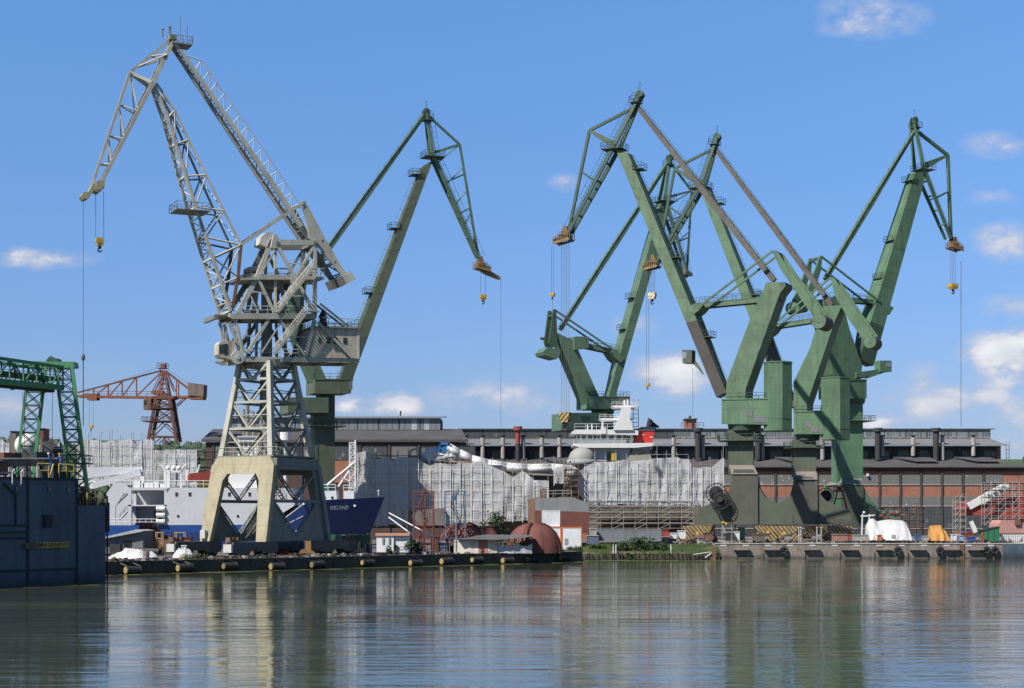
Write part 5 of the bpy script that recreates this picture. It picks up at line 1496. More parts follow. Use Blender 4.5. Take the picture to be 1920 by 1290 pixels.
def shroud(name, label, cat, tops, bot, D, depth=2.2, mats=None, seed=0, lift=2.0, missing=(), group='shrouded scaffolds', curlk=1.0):
    xs = [t[0] for t in tops]
    r = thing(name, (xx(xs[0], D), D, GZ), label, cat, group)
    rnd = random.Random(seed)
    for i, ((a, ya), (b, yb)) in enumerate(zip(tops[:-1], tops[1:])):
        if i in missing: continue
        bot_a = bot(a)+rnd.uniform(-1, 3); bot_b = bot(b)+rnd.uniform(-1, 3)
        m = cloth(a-.3, b+.5, ya+rnd.uniform(-1.5, 1.5), yb+rnd.uniform(-1.5, 1.5), bot_a, bot_b, D+rnd.uniform(-.3, .1), seed*31+i, rnd.uniform(.15, .5), curl=rnd.choice((-.1, .05, .1, .2, 1.1))*(0 if group is None else curlk))
        mt = (mats or [M_tarp, M_tarp, M_tarp, M_tarpb])[rnd.randrange(4)]
        m.build('tarp_sheet', mt, r, smooth=True)
    fr = MB()
    for i, (a, ya) in enumerate(tops):
        for dd in (-.12, depth):
            fr.tube(V(xx(a, D), D+dd, zz(bot(a)+6, D)), V(xx(a, D), D+dd, zz(ya, D)+lift*(.4+.8*rnd.random())), .055, 4)
    fg = MB()
    for i, (a, ya) in enumerate(tops):
        fg.beam(V(xx(a, D), D-.62, zz(bot(a)+4, D)), V(xx(a, D), D-.62, zz(ya+1, D)), .13, .05)
    for (a, ya), (b, yb) in zip(tops[:-1], tops[1:]):
        k = zz(bot(a), D)+1
        while k < zz(max(ya, yb), D)-.5:
            fg.tube(V(xx(a, D), D-.6, k), V(xx(b, D), D-.6, k+.03), .032, 4); k += 2.0
    fg.build('lacing_strip', M_white, r)
    for (a, ya), (b, yb) in zip(tops[:-1], tops[1:]):
        zb, zt = zz(bot(a), D), zz((ya+yb)/2, D)
        k = zb
        while k < zt+1:
            fr.tube(V(xx(a, D), D+depth, k), V(xx(b, D), D+depth, k), .05, 4)
            fr.box(xx(a, D), xx(b, D), D+.7, D+depth, k-.08, k)
            k += 2.0
    fr.build('scaffold_frame', M_tube, r)
    return r
def scaffold(name, label, x0, x1, y0, y1, D, nx, nz, depth=1.6, mat=None, board=True, cat='scaffold', group=None, r=.06, zbase=None):
    X0, X1 = xx(x0, D), xx(x1, D); Z0, Z1 = zz(y1, D) if zbase is None else zbase, zz(y0, D)
    t = thing(name, ((X0+X1)/2, D, Z0), label, cat, group)
    m = MB()
    for i in range(nx+1):
        x = X0+(X1-X0)*i/nx
        for d in (0, depth): m.tube((x, D+d, Z0), (x, D+d, Z1+.4*((i*7) % 3)), r, 4)
    for j in range(1, nz+1):
        z = Z0+(Z1-Z0)*j/nz
        for d in (0, depth): m.tube((X0, D+d, z), (X1, D+d, z), r*.9, 4); m.tube((X0, D+d, z-.9), (X1, D+d, z-.9), r*.7, 4)
        for i in range(nx+1): x = X0+(X1-X0)*i/nx; m.tube((x, D, z), (x, D+depth, z), r*.8, 4)
    for i in range(0, nx, 2):
        for j in range(nz): 
            xa, xb = X0+(X1-X0)*i/nx, X0+(X1-X0)*(i+1)/nx; za, zb = Z0+(Z1-Z0)*j/nz, Z0+(Z1-Z0)*(j+1)/nz
            m.tube((xa, D-.05, za), (xb, D-.05, zb), r*.7, 4)
    m.build('tube_frame', mat or M_tube, t)
    if board:
        b = MB()
        for j in range(1, nz+1):
            z = Z0+(Z1-Z0)*j/nz; b.box(X0, X1, D+.1, D+depth-.1, z-.2, z-.1)
        b.build('board', M_plankd, t)
    return t

# ---------------------------------------------------------------- far shrouds at left
flat = lambda y: (lambda x: y)
shroud('scaffold_shroud', 'long flat row of pale shroud sheets beneath the orange hammerhead crane', 'scaffold', [(x, 824+.4*((x//19) % 2)) for x in range(146, 290, 20)], flat(908), 385, seed=3)
shroud('scaffold_shroud', 'lower shroud of pale sheets stepping down behind the cream portal base', 'scaffold', [(289, 843), (309, 844), (329, 843), (349, 844), (369, 844)], flat(912), 378, seed=5)
shroud('scaffold_shroud', 'pale shroud sheets at far left behind the white sphere', 'scaffold', [(x, 826) for x in range(-30, 60, 18)] + [(60, 838), (76, 834), (94, 836), (112, 830)], flat(905), 392, seed=7)
scaffold('scaffold', 'bare dark scaffold beside the lower shroud, in front of the hall gable', 368, 425, 846, 905, 380, 4, 4, mat=M_plankd)

# ---------------------------------------------------------------- blue and white ship
def lin(tab, x):
    if x <= tab[0][0]: return tab[0][1]
    for (a, ya), (b, yb) in zip(tab[:-1], tab[1:]):
        if x <= b: return ya+(yb-ya)*(x-a)/(b-a)
    return tab[-1][1]
def blue_ship():
    Dc, B = 307, 7.0; Dn = Dc-B
    r = thing('supply_ship', (xx(450, Dn), Dc, 0), 'blue hulled ship with white superstructure and the name VIKLAND, behind the cream portal', 'ship')
    # stations: pixel at deck, pixel at keel, deck row, half beam deck / keel
    st = [(192, 200, 985, 6.6, 5.6), (215, 215, 985, 7, 6.4), (330, 330, 984, 7, 6.7), (520, 520, 983, 7, 6.5), (548, 545, 960, 7, 6.2), (574, 566, 939, 6.9, 5.6), (612, 596, 937.5, 6.2, 4.4), (655, 632, 935, 4.5, 2.5), (690, 656, 933, 2.2, .9), (716, 671, 931, .12, .1)]
    def ring(s, f0=0, f1=1):
        pd, pk, yd, hd, hk = s
        zt = zz(yd, Dn); out = []
        for sg in (-1, 1):
            col = []
            for f in (0, .5, 1):
                px = pd+(pk-pd)*f; h = hd+(hk-hd)*f
                col.append(V(xx(px, Dn), Dc+sg*h, zt*(1-f)+0.2*f))
            out.append(col)
        return out[0]+out[1][::-1]
    m = MB(); m.loft([ring(s) for s in st]); hull = m.build('hull', M_blue, r)
    m = MB()                                        # paler blue band along the white side
    m.quad(V(xx(196, Dn), Dn-.06, zz(985.5, Dn)), V(xx(530, Dn), Dn-.06, zz(983.5, Dn)), V(xx(526, Dn), Dn+.5, 1.0), V(xx(200, Dn), Dn+.6, 1.0)); m.build('painted_band', M_blueb, hull)
    # white side, forward of the recess
    def side(x0, x1, y0, y1, d0=-.05, d1=11, mat=M_hullw, nm='side_plating', par=None):
        m = MB(); m.box(xx(x0, Dn), xx(x1, Dn), Dn+d0, Dn+d1, zz(y1, Dn), zz(y0, Dn)); return m.build(nm, mat, par or r)
    m = MB(); m.prism([V(xx(x, Dn), Dn-.1, zz(y, Dn)) for x, y in ((313, 984.5), (313, 925), (320, 914), (470, 915), (545, 915), (552, 925), (552, 948), (530, 962), (524, 983.5))], (0, 13.8, 0)); ws = m.build('superstructure', M_hullw, r)
    for x in (331, 356, 393, 430, 468):
        g = MB(); g.box(xx(x-2.2, Dn), xx(x+2.2, Dn), Dn-.22, Dn-.12, zz(929.5, Dn), zz(923, Dn)); w = g.build('window', M_glass, ws)
        g = MB(); g.box(xx(x-2.8, Dn), xx(x+2.8, Dn), Dn-.16, Dn-.11, zz(930.1, Dn), zz(922.4, Dn)); g.build('frame', M_white, w)
    for x, y in ((334, 967.5), (446, 967.5)): g = MB(); a = V(xx(x, Dn), Dn-.1, zz(y, Dn)); g.tube(a-V(0, .1, 0), a, .22, 12); g.build('porthole', M_glass, ws)
    g = MB(); g.box(xx(373, Dn), xx(379, Dn), Dn-.15, Dn-.05, 1.2, zz(994, Dn)); g.build('side_door', M_glass, hull)
    # stern: recessed decks
    side(246, 313, 914, 919, -.05, 12, nm='upper_deck_edge'); side(240, 246.5, 914, 985, -.05, .4, nm='stern_pillar')
    side(246, 313, 919, 985, 5.0, 12, nm='recess_wall'); side(232, 313, 946.5, 949, -.05, 5, nm='mid_deck'); side(308, 313, 918, 985, -.05, 5, nm='recess_end')
    m = MB(); m.prism([V(xx(x, Dn), Dn, zz(y, Dn)) for x, y in ((200, 985), (200, 925), (214, 905), (232, 905), (246, 918), (246, 925), (232, 925), (216, 950), (216, 985))], (0, .5, 0)); m.build('stern_bulwark', M_hullw, r)
    side(200, 246, 925, 985, 4.0, 12, nm='stern_house')
    m = MB()
    for a, b in (((222, 975), (246, 948)), ((205, 955), (238, 925))):
        A, B_ = V(xx(a[0], Dn), Dn+1.2, zz(a[1], Dn)), V(xx(b[0], Dn), Dn+1.2, zz(b[1], Dn)); ladder(m, A, B_, 1.0, (0, 1, 0), .4, .09); railing(m, [A, B_], 1.0, 1.0, .05)
    m.build('stair', M_white, r)
    m = MB(); m.box(xx(278, Dn), xx(293, Dn), Dn+4.85, Dn+4.98, zz(981, Dn), zz(957, Dn)); m.build('dark_doorway', M_glass, r)
    m = MB(); m.tube(V(xx(247, Dn), Dn+.2, zz(985, Dn)), V(xx(247, Dn), Dn+.2, zz(949, Dn)), .1, 6); m.build('stanchion', M_white, r)
    for y in (954, 966, 978):
        g = MB(); a, b = V(xx(294, Dn), Dn-.3, zz(y, Dn)), V(xx(310, Dn), Dn-.3, zz(y, Dn))
        g.tube(a, b, .42, 12); g.tube(a.lerp(b, .1), a.lerp(b, .2), .46, 12); g.tube(a.lerp(b, .8), a.lerp(b, .9), .46, 12); g.build('raft_canister', M_white, r)
    m = MB(); railing(m, [V(xx(205, Dn), Dn, zz(985, Dn)), V(xx(296, Dn), Dn, zz(985, Dn))], 1.1, 1.0, .06); railing(m, [V(xx(206, Dn), Dn+.1, zz(913, Dn)), V(xx(396, Dn), Dn+.1, zz(914, Dn))], 1.15, 1.3, .055); m.build('handrail', M_white, r)
    # gear on the upper deck
    m = MB()
    for x, w, h in ((252, 1.5, 1.3), (262, .7, 2.0), (274, 2.0, .9), (288, .9, 1.1), (302, 1.2, .7)): X = xx(x, Dn); m.box(X-w/2, X+w/2, Dn+2, Dn+3.4, zz(914, Dn), zz(914, Dn)+h)
    m.build('deck_gear', M_white, r)
    m = MB()
    for x in (306, 336):
        X = xx(x, Dn); s = -1 if x < 320 else 1
        m.path([V(X, Dn+2, zz(914, Dn)), V(X, Dn+2, zz(885, Dn)), V(X+s*.3, Dn+2, zz(876, Dn)), V(X+s*.9, Dn+2, zz(871, Dn))], .2, 6)
    m.beam(V(xx(308, Dn), Dn+2, zz(881, Dn)), V(xx(336, Dn), Dn+2, zz(881, Dn)), .5, .7)
    for x in (311, 322, 331): m.ball(V(xx(x, Dn), Dn+2, zz(877, Dn)), .5, nu=8, nv=6)
    m.box(xx(309, Dn), xx(315, Dn), Dn+1.6, Dn+2.6, zz(914, Dn), zz(881, Dn))
    m.build('boat_gantry', M_white, r)
    m = MB()
    A, B_ = V(xx(350, Dn), Dn+1.2, zz(896, Dn)), V(xx(402, Dn), Dn+1.2, zz(890, Dn))
    m.loft([[A+V(0, s*.6, z) for s, z in ((-1, .4), (1, .4), (.6, -.6), (-.6, -.6))], [A.lerp(B_, .1)+V(0, s*1.0, z) for s, z in ((-1, .7), (1, .7), (.7, -.8), (-.7, -.8))], [B_+V(0, s*1.0, z) for s, z in ((-1, .8), (1, .8), (.7, -.8), (-.7, -.8))]]); bt = m.build('rescue_boat', M_redp, r)
    m = MB()
    for x, y in ((375, 907), (390, 907), (383, 906)): m.ball(V(xx(x, Dn), Dn+2, zz(y, Dn)), .65, .6, .75, 8, 6)
    m.build('yellow_buoy', M_yel, r)
    m = MB()
    for x0, y0, x1, y1, w in ((343, 913, 343, 880, .5), (356, 905, 366, 870, .25), (388, 905, 388, 880, .2)): m.beam(V(xx(x0, Dn), Dn+4, zz(y0, Dn)), V(xx(x1, Dn), Dn+4, zz(y1, Dn)), w, w)
    m.build('davit_post', M_white, r)
    # knuckle boom crane folded over the stern
    m = MB(); m.beam(W(160, 887, Dc-2), W(262, 880, Dc-2), 1.3, 2.0, 1.0, .9); m.beam(W(175, 911, Dc-3), W(264, 885, Dc-3), 1.0, 1.1, .9, 1.2); m.beam(W(262, 879, Dc-2), W(262, 888, Dc-3), .9, .9)
    kb = m.build('knuckle_boom', M_hullw, r)
    m = MB(); c = W(173, 912, Dc-3); m.ring(c, (0, 1, 0), .9, .16, 20, 5); m.tube(c+V(0, .3, 0), c-V(0, .3, 0), .45, 12); m.build('boom_sheave', M_white, kb)
    m = MB(); m.tube(W(160, 912, Dc-2), W(160, 886, Dc-2), .9, 10); m.build('boom_post', M_hullw, kb)
    # wheelhouse and masts amidships (seen through the lattice tower)
    D2 = Dc-4
    def blk(x0, x1, y0, y1, d0, d1, mt=M_white, nm='wheelhouse'):
        m = MB(); m.box(xx(x0, D2), xx(x1, D2), D2+d0, D2+d1, zz(y1, D2), zz(y0, D2)); return m.build(nm, mt, r)
    wh = blk(446, 484, 819, 856, 0, 7); blk(430, 500, 856, 915, -1, 8, nm='bridge_deck')
    blk(484, 506, 822, 870, 1, 7, M_slate, 'funnel'); blk(445, 485, 817.5, 820, -.3, 7.3, M_hullw, 'wheelhouse_roof')
    g = MB()
    for k in range(4): g.box(xx(449+k*8.5, D2), xx(455.5+k*8.5, D2), D2-.08, D2-.01, zz(836, D2), zz(827, D2))
    g.build('window', M_glass, wh)
    m = MB()
    for x, y0, y1, w in ((459, 818, 742, .35), (470, 818, 770, .25), (452, 818, 765, .2)): m.tube(V(xx(x, D2), D2+3, zz(y0, D2)), V(xx(x, D2), D2+3, zz(y1, D2)), w, 8)
    for x0, x1, y in ((452, 470, 770), (446, 474, 785), (455, 474, 757), (440, 462, 743)): m.beam(V(xx(x0, D2), D2+3, zz(y, D2)), V(xx(x1, D2), D2+3, zz(y, D2)), .25, .3)
    m.build('signal_mast', M_grd, r)
    m = MB(); c = V(xx(532, D2), D2+2, zz(815, D2)); m.tube(c-Z*.9, c+Z*.7, .95, 14); m.ball(c+Z*.7, .95, .95, .6, 14, 6); m.tube(c-Z*1, c-Z*9, .3, 8); m.build('radar_dome', M_white, r)
    # forecastle gear
    Df = Dc-3
    m = MB(); m.prism([V(xx(x, Df), Df, zz(y, Df)) for x, y in ((600, 938), (600, 921), (630, 920), (632, 936))], (0, 5, 0)); bh = m.build('bow_house', M_white, r)
    for x in (608.5, 623): g = MB(); a = V(xx(x, Df), Df, zz(933, Df)); g.tube(a-V(0, .06, 0), a+V(0, .02, 0), .24, 12); g.build('porthole', M_glass, bh)
    m = MB(); m.box(xx(606, Df), xx(622, Df), Df+1.5, Df+4, zz(920.5, Df), zz(911, Df)); m.build('winch_cab', paint('teal_glass', (.03, .10, .09), .2, .2), bh)
    m = MB(); railing(m, [V(xx(601, Df), Df+.2, zz(920.5, Df)), V(xx(629, Df), Df+.2, zz(920, Df))], 1.1, .9, .06); railing(m, [V(xx(643, Df), Df+1, zz(920, Df)), V(xx(663, Df), Df+1, zz(920, Df))], 1.0, .7, .06); m.build('handrail', M_white, bh)
    m = MB(); m.box(xx(643, Df), xx(663, Df), Df+1, Df+4, zz(935, Df), zz(920, Df)); m.build('bow_locker', M_white, r)
    m = MB()
    cs = [V(xx(x, Df), Df+d, 0) for x, d in ((654, 1.5), (665, 1.5), (665, 2.7), (654, 2.7))]
    for c in cs: m.tube(c+Z*zz(935, Df), c+Z*zz(829, Df), .11, 5)
    for i in range(4): zigzag(m, cs[i]+Z*zz(935, Df), cs[i]+Z*zz(829, Df), cs[(i+1) % 4]+Z*zz(935, Df), cs[(i+1) % 4]+Z*zz(829, Df), 11, .06)
    m.tube(cs[1]+Z*zz(935, Df), cs[1]+Z*zz(824, Df), .17, 6)
    m.build('lattice_mast', M_white, r)
    m = MB(); a, b = V(xx(611, Df), Df+1, zz(910, Df)), V(xx(664, Df), Df+1.5, zz(866, Df)); m.tube(a, b, .22, 6); m.tube(V(xx(632, Df), Df+2.5, zz(912, Df)), b+V(0, 1, 0), .22, 6); m.tube(V(xx(633, Df), Df+1.3, zz(893, Df)), V(xx(660, Df), Df+2, zz(905, Df)), .18, 6); m.build('mast_strut', M_white, r)
    m = MB()
    for x in (529, 540, 552): m.box(xx(x, Df), xx(x+7, Df), Df-1, Df+1, zz(957, Df), zz(952-(x % 3), Df))
    railing(m, [V(xx(527, Df), Dn+.5, zz(958, Df)), V(xx(566, Df), Dn+.5, zz(948, Df))], 1.3, 1.0, .06); m.build('foredeck_gear', M_white, r)
    m = MB(); c = V(xx(716, Dc), Dc, zz(930, Dc)); m.tube(c-V(.6, 0, 0), c+Z*.9-V(.6, 0, 0), .08, 6); m.ball(c+Z*.9-V(.6, 0, 0), .2, nu=6, nv=5); m.build('bow_light', M_white, r)
    # name on the bow, following the flare between two stations
    s0, s1 = ring(st[6]), ring(st[7])
    cu = bpy.data.curves.new('name_lettering', 'FONT'); cu.body = 'VIKLAND'; cu.size = .98; cu.offset = .004; cu.shear = .22; cu.extrude = .012; cu.space_character = 1.12
    ob = bpy.data.objects.new('name_lettering', cu); COL.objects.link(ob); cu.materials.append(paint('letter_white', (.75, .75, .75), .6, .05))
    from mathutils import Matrix
    def sp(u, v_): return (s0[0].lerp(s1[0], u)).lerp(s0[1].lerp(s1[1], u), v_)
    o = sp(.16, .36); ex = (sp(.8, .36)-o).normalized(); ey = sp(.16, .06)-o; nz_ = ex.cross(ey).normalized(); ey = nz_.cross(ex).normalized()
    if nz_.y > 0: nz_ = -nz_
    o = o+nz_*.10-r.location
    import bmesh as _b
    dg = bpy.context.evaluated_depsgraph_get(); me = bpy.data.meshes.new_from_object(ob.evaluated_get(dg)); bpy.data.objects.remove(ob)
    ob = bpy.data.objects.new('name_lettering', me); COL.objects.link(ob)
    ob.parent = r
    ob.matrix_local = Matrix(((ex.x*.78, ey.x, nz_.x, o.x), (ex.y*.78, ey.y, nz_.y, o.y), (ex.z*.78, ey.z, nz_.z, o.z), (0, 0, 0, 1)))
    m = MB()
    for x, y in ((570, 945), (663, 948)): a = V(xx(x, Dn), lin([(570, Dn-.05), (661, Dc-3.9)], x), zz(y, Dn)); m.tube(a-V(.1, .15, 0), a+V(0, .2, 0), .2, 10)
    m.build('hawse_pipe', M_white, hull)
    m = MB()
    for a, b in (((568, 946), (520, 982)), ((568, 968), (534, 985))): m.tube(W(a[0], a[1], Dn-.2), W(b[0], b[1], Dn-14), .1, 5)
    m.build('mooring_line', M_white, r)
blue_ship()

# ---------------------------------------------------------------- floating dock, left foreground
def floating_dock():
    Pc = V(-43.8, 184, 0); dv = V(7.5, 13, 0).normalized(); n = V(dv.y, -dv.x, 0)
    at = lambda s, o=0.0, z=0.0: Pc - dv*s + n*o + Z*z         # s metres back from the end, o out from the face
    r = thing('floating_dock', tuple(at(15, -3)), 'dark blue grey steel side wall of a floating dock standing in the water', 'floating dock')
    s1 = 4.25; L = 70; zh, zl = 11.06, 8.25
    m = MB(); m.hexa([at(s1, -5, -1), at(s1, 0, -1), at(L, 0, -1), at(L, -5, -1)], [at(s1, -5, zh), at(s1, 0, zh), at(L, 0, zh), at(L, -5, zh)]); w = m.build('side_wall', M_dock, r)
    m = MB(); m.hexa([at(0, -5, -1), at(0, -.04, -1), at(s1, -.04, -1), at(s1, -5, -1)], [at(0, -5, zl), at(0, -.04, zl), at(s1, -.04, zl), at(s1, -5, zl)]); m.build('end_wall', M_dock, r)
    m = MB()
    for s in (s1+.1, 11.3, 19): m.hexa([at(s-.12, 0, 0), at(s-.12, .1, 0), at(s+.12, .1, 0), at(s+.12, 0, 0)], [at(s-.12, 0, zh-.2), at(s-.12, .1, zh-.2), at(s+.12, .1, zh-.2), at(s+.12, 0, zh-.2)])
    for z in (1.6, 11.0): m.hexa([at(s1, 0, z-.12), at(s1, .14, z-.12), at(L, .14, z-.12), at(L, 0, z-.12)], [at(s1, 0, z+.1), at(s1, .14, z+.1), at(L, .14, z+.1), at(L, 0, z+.1)])
    m.build('rubbing_strake', M_dockd, w)
    m = MB()
    for z in (6.2, 5.5, 4.9): m.beam(at(11.5, .12, z), at(L, .12, z), .12, .16)
    m.path([at(13, .12, 6.2), at(13, .12, 9.3), at(14.6, .12, 10.4)], .09, 5)
    m.build('pipe_run', M_dockd, w)
    for s in (5.6, 8.3, 12.8, 16.6, 18.0, 19.0): m = MB(); m.obox(at(s, .03, 9.9), dv*.22, n*.06, Z*.22); m.build('vent_hole', M_glass, w)
    m = MB(); m.obox(at(8.6, .15, 6.6), dv*.55, n*.15, Z*.65); m.build('valve_box', M_dockd, w)
    m = MB(); m.obox(at(11.0, .15, 4.1), dv*.9, n*.2, Z*.3); m.build('bracket', M_rusty, w)
    m = MB()
    for z in (-.24, .24): m.beam(at(10.4, .2, 4.15+z), at(5.7, .2, 4.15+z), .1, .1)
    m.beam(at(5.7, .2, 3.9), at(5.7, .2, 4.4), .1, .1); zigzag(m, at(9.6, .2, 3.92), at(5.7, .2, 3.92), at(9.6, .2, 4.38), at(5.7, .2, 4.38), 9, .05)
    m.build('boarding_ladder', M_yel, w)
    m = MB()
    for s in (13.7, 12.5): m.path([at(s, .1, 10.2), at(s, .35, 10.4), at(s, .35, 11.6), at(s-.35, .3, 11.9), at(s-.5, .2, 11.4)], .06, 5)
    m.build('grab_rail', M_white, w)
    # things standing on the end step
    m = MB(); railing(m, [at(.2, -.3, zl), at(s1-.2, -.3, zl)], 1.6, .8, .06); m.build('end_rail', M_rusty, r)
    m = MB()
    for k in range(9): m.tube(at(.5+k*.42, -1.0, zl), at(.5+k*.42, -1.0, zl+.8+.5*((k*5) % 3)), .14, 6)
    m.build('stub_pipe', M_oxided, r)
    m = MB(); m.obox(at(2.6, -2, zl+1.2), dv*1.2, n*.8, Z*.3); m.obox(at(3.6, -1.8, zl+.5), dv*.5, n*.6, Z*.5); m.build('winch_bed', paint('pale_teal', (.17, .28, .25), .7, .2, rust=.3), r)
    m = MB(); m.tube(at(1.5, -1.8, zl+1.6), at(1.5, -1.8, zl+2.1), .35, 10); m.tube(at(1.5, -1.8, zl), at(1.5, -1.8, zl+1.6), .12, 6); m.build('red_capstan', M_redp, r)
    m = MB()
    for z0, z1, o in ((.4, 4, -.6), (4.2, 1, -.4), (5.2, 7.6, -.5)): m.beam(at(-.3, o, z0), at(-.5, o-.2, z1), .16, .16)
    m.tube(at(-.45, -.2, 0), at(-.45, -.2, 9.3), .1, 5); m.obox(at(-.35, -.5, 7), dv*.25, n*.5, Z*1.6)
    m.build('end_bracing', M_dockd, r)
    # on the high deck
    m = MB(); m.beam(at(5.0, -2.0, zh+1.75), at(24, -1.8, zh+.9), .6, .62, .7, .8); m.build('steel_girder', M_grit, r)
    m = MB(); m.tube(at(5, -1.9, zh+2.15), at(25, -1.7, zh+1.5), .12, 6); m.tube(at(9, -1.6, zh+.5), at(26, -1.2, zh+.35), .12, 6); m.build('deck_pipe', M_conc, r)
    m = MB()
    for s in (9, 12, 15, 18, 21): m.beam(at(s, -2.4, zh), at(s, -2.4, zh+1.2), .2, .2)
    m.build('girder_post', M_grit, r)
    for s, h, l, mt, nm in ((6.9, 2.4, 1.1, M_dockd, 'dark_box'), (10.6, 2.2, .55, M_dockd, 'dark_box'), (11.9, 2.2, .6, M_oxide, 'red_box')):
        m = MB(); m.obox(at(s, -2.6, zh+h), dv*l, n*.5, Z*.38); m.beam(at(s, -2.6, zh), at(s, -2.6, zh+h), .3, .3); m.build(nm, mt, r)
    m = MB(); m.obox(at(13.4, -2, zh+.9), dv*.9, n*.5, Z*.7); m.build('red_skid', M_oxide, r)
    m = MB()
    for a, b in ((4.4, 6.6), (8.0, 9.6)): railing(m, [at(a, -.3, zh), at(b, -.3, zh)], 1.5, 1.0, .07)
    m.beam(at(7.9, -.3, zh), at(7.4, -.3, zh+1.5), .12, .12)
    m.build('yellow_barrier', M_yrail, r)
    m = MB(); m.hexa([at(4.4, -3.6, zh), at(4.4, -2.2, zh), at(5.4, -2.2, zh), at(5.4, -3.6, zh)], [at(4.4, -3.6, zh+3.7), at(4.4, -2.2, zh+3.4), at(5.4, -2.2, zh+3.4), at(5.4, -3.6, zh+3.7)]); cb = m.build('control_cabin', M_dockd, r)
    m = MB(); m.hexa([at(4.3, -3.8, zh+3.75), at(4.3, -2.0, zh+2.9), at(5.8, -2.0, zh+2.9), at(5.6, -3.8, zh+3.75)], [at(4.3, -3.8, zh+4.05), at(4.3, -2.0, zh+3.2), at(5.8, -2.0, zh+3.2), at(5.6, -3.8, zh+4.05)]); m.build('cabin_roof', M_flue, cb)
    return at, zh
dock_at, dock_z = floating_dock()
def sphere():
    D = 262; c = W(50, 835, D); m = MB(); m.ball(c, 22*D/F, nu=32, nv=20)
    r = thing('sphere_tank', (c.x, c.y, GZ), 'large smooth white sphere behind the floating dock', 'tank')
    m.build('tank_shell', M_white, r, smooth=True)
    m = MB()
    for k in range(6): a = k*math.pi/3; m.tube(c+V(math.cos(a)*1.7, math.sin(a)*1.7, -.4), V(c.x+math.cos(a)*1.7, c.y+math.sin(a)*1.7, GZ), .15, 6)
    m.build('support_leg', M_grit, r)
sphere()
# low dark superstructures on the skyline at left
def left_skyline():
    D = 300
    for pts, nm, lb, mt in (([(15, 824), (20, 809), (44, 810), (50, 824)], 'deck_house', 'low grey tapered deck house left of the white sphere', M_grit),
                            ([(72, 824), (72, 804), (81, 804), (81, 824)], 'ventilator_box', 'small red brown box on the skyline beside the white sphere', M_oxide)):
        t = thing(nm, (xx(pts[0][0], D), D, GZ), lb, 'deck house'); m = MB(); m.prism([W(x, y, D) for x, y in pts], (0, 4, 0)); b = m.build('box_wall', mt, t)
        m = MB(); a, c = pts[1], pts[2]; m.prism([W(a[0]-1.5, a[1], D)-V(0, .2, 0), W(c[0]+1.5, c[1], D)-V(0, .2, 0), W(c[0]+1.5, c[1]-1.3, D)-V(0, .2, 0), W(a[0]-1.5, a[1]-1.3, D)-V(0, .2, 0)], (0, 4.4, 0)); m.build('roof', M_flue, t)
        m = MB(); m.prism([W(pts[0][0]+2, pts[0][1], D), W(pts[3][0]-2, pts[3][1], D), W(pts[3][0]-2, 1029, D), W(pts[0][0]+2, 1029, D)], (0, 3.5, 0)); m.build('pedestal', M_grit, t)
        if nm == 'deck_house': m = MB(); m.prism([W(30, 812, D)-V(0, .05, 0), W(36, 812, D)-V(0, .05, 0), W(36, 822, D)-V(0, .05, 0), W(30, 822, D)-V(0, .05, 0)], (0, .1, 0)); m.build('door', M_glass, t)
left_skyline()

# ---------------------------------------------------------------- shrouded vessel in the middle
CT = [(668, 848), (687, 845), (706, 862), (726, 859), (745, 856), (765, 857), (785, 859), (805, 874), (825, 868), (845, 874), (863, 866), (883, 868), (903, 866), (921, 873), (942, 882), (961, 895), (980, 883), (1000, 899), (1028, 901)]
shroud('scaffold_shroud', 'big crumpled shroud of pale sheets right of the blue bow, hiding a vessel', 'scaffold', CT, lambda x: 984 if x < 940 else 975, 342, seed=11)
RT = [(1039, 876), (1058, 873), (1077, 874), (1096, 874), (1116, 866), (1136, 865), (1156, 864), (1176, 864), (1194, 864), (1213, 862), (1232, 858), (1250, 857), (1270, 857), (1291, 861), (1300, 876), (1315, 877), (1332, 876), (1356, 858)]
shroud('scaffold_shroud', 'tall pale shroud beneath the white wheelhouse with the red funnel', 'scaffold', RT, lambda x: 905 if x < 1090 else 946, 338, seed=17)
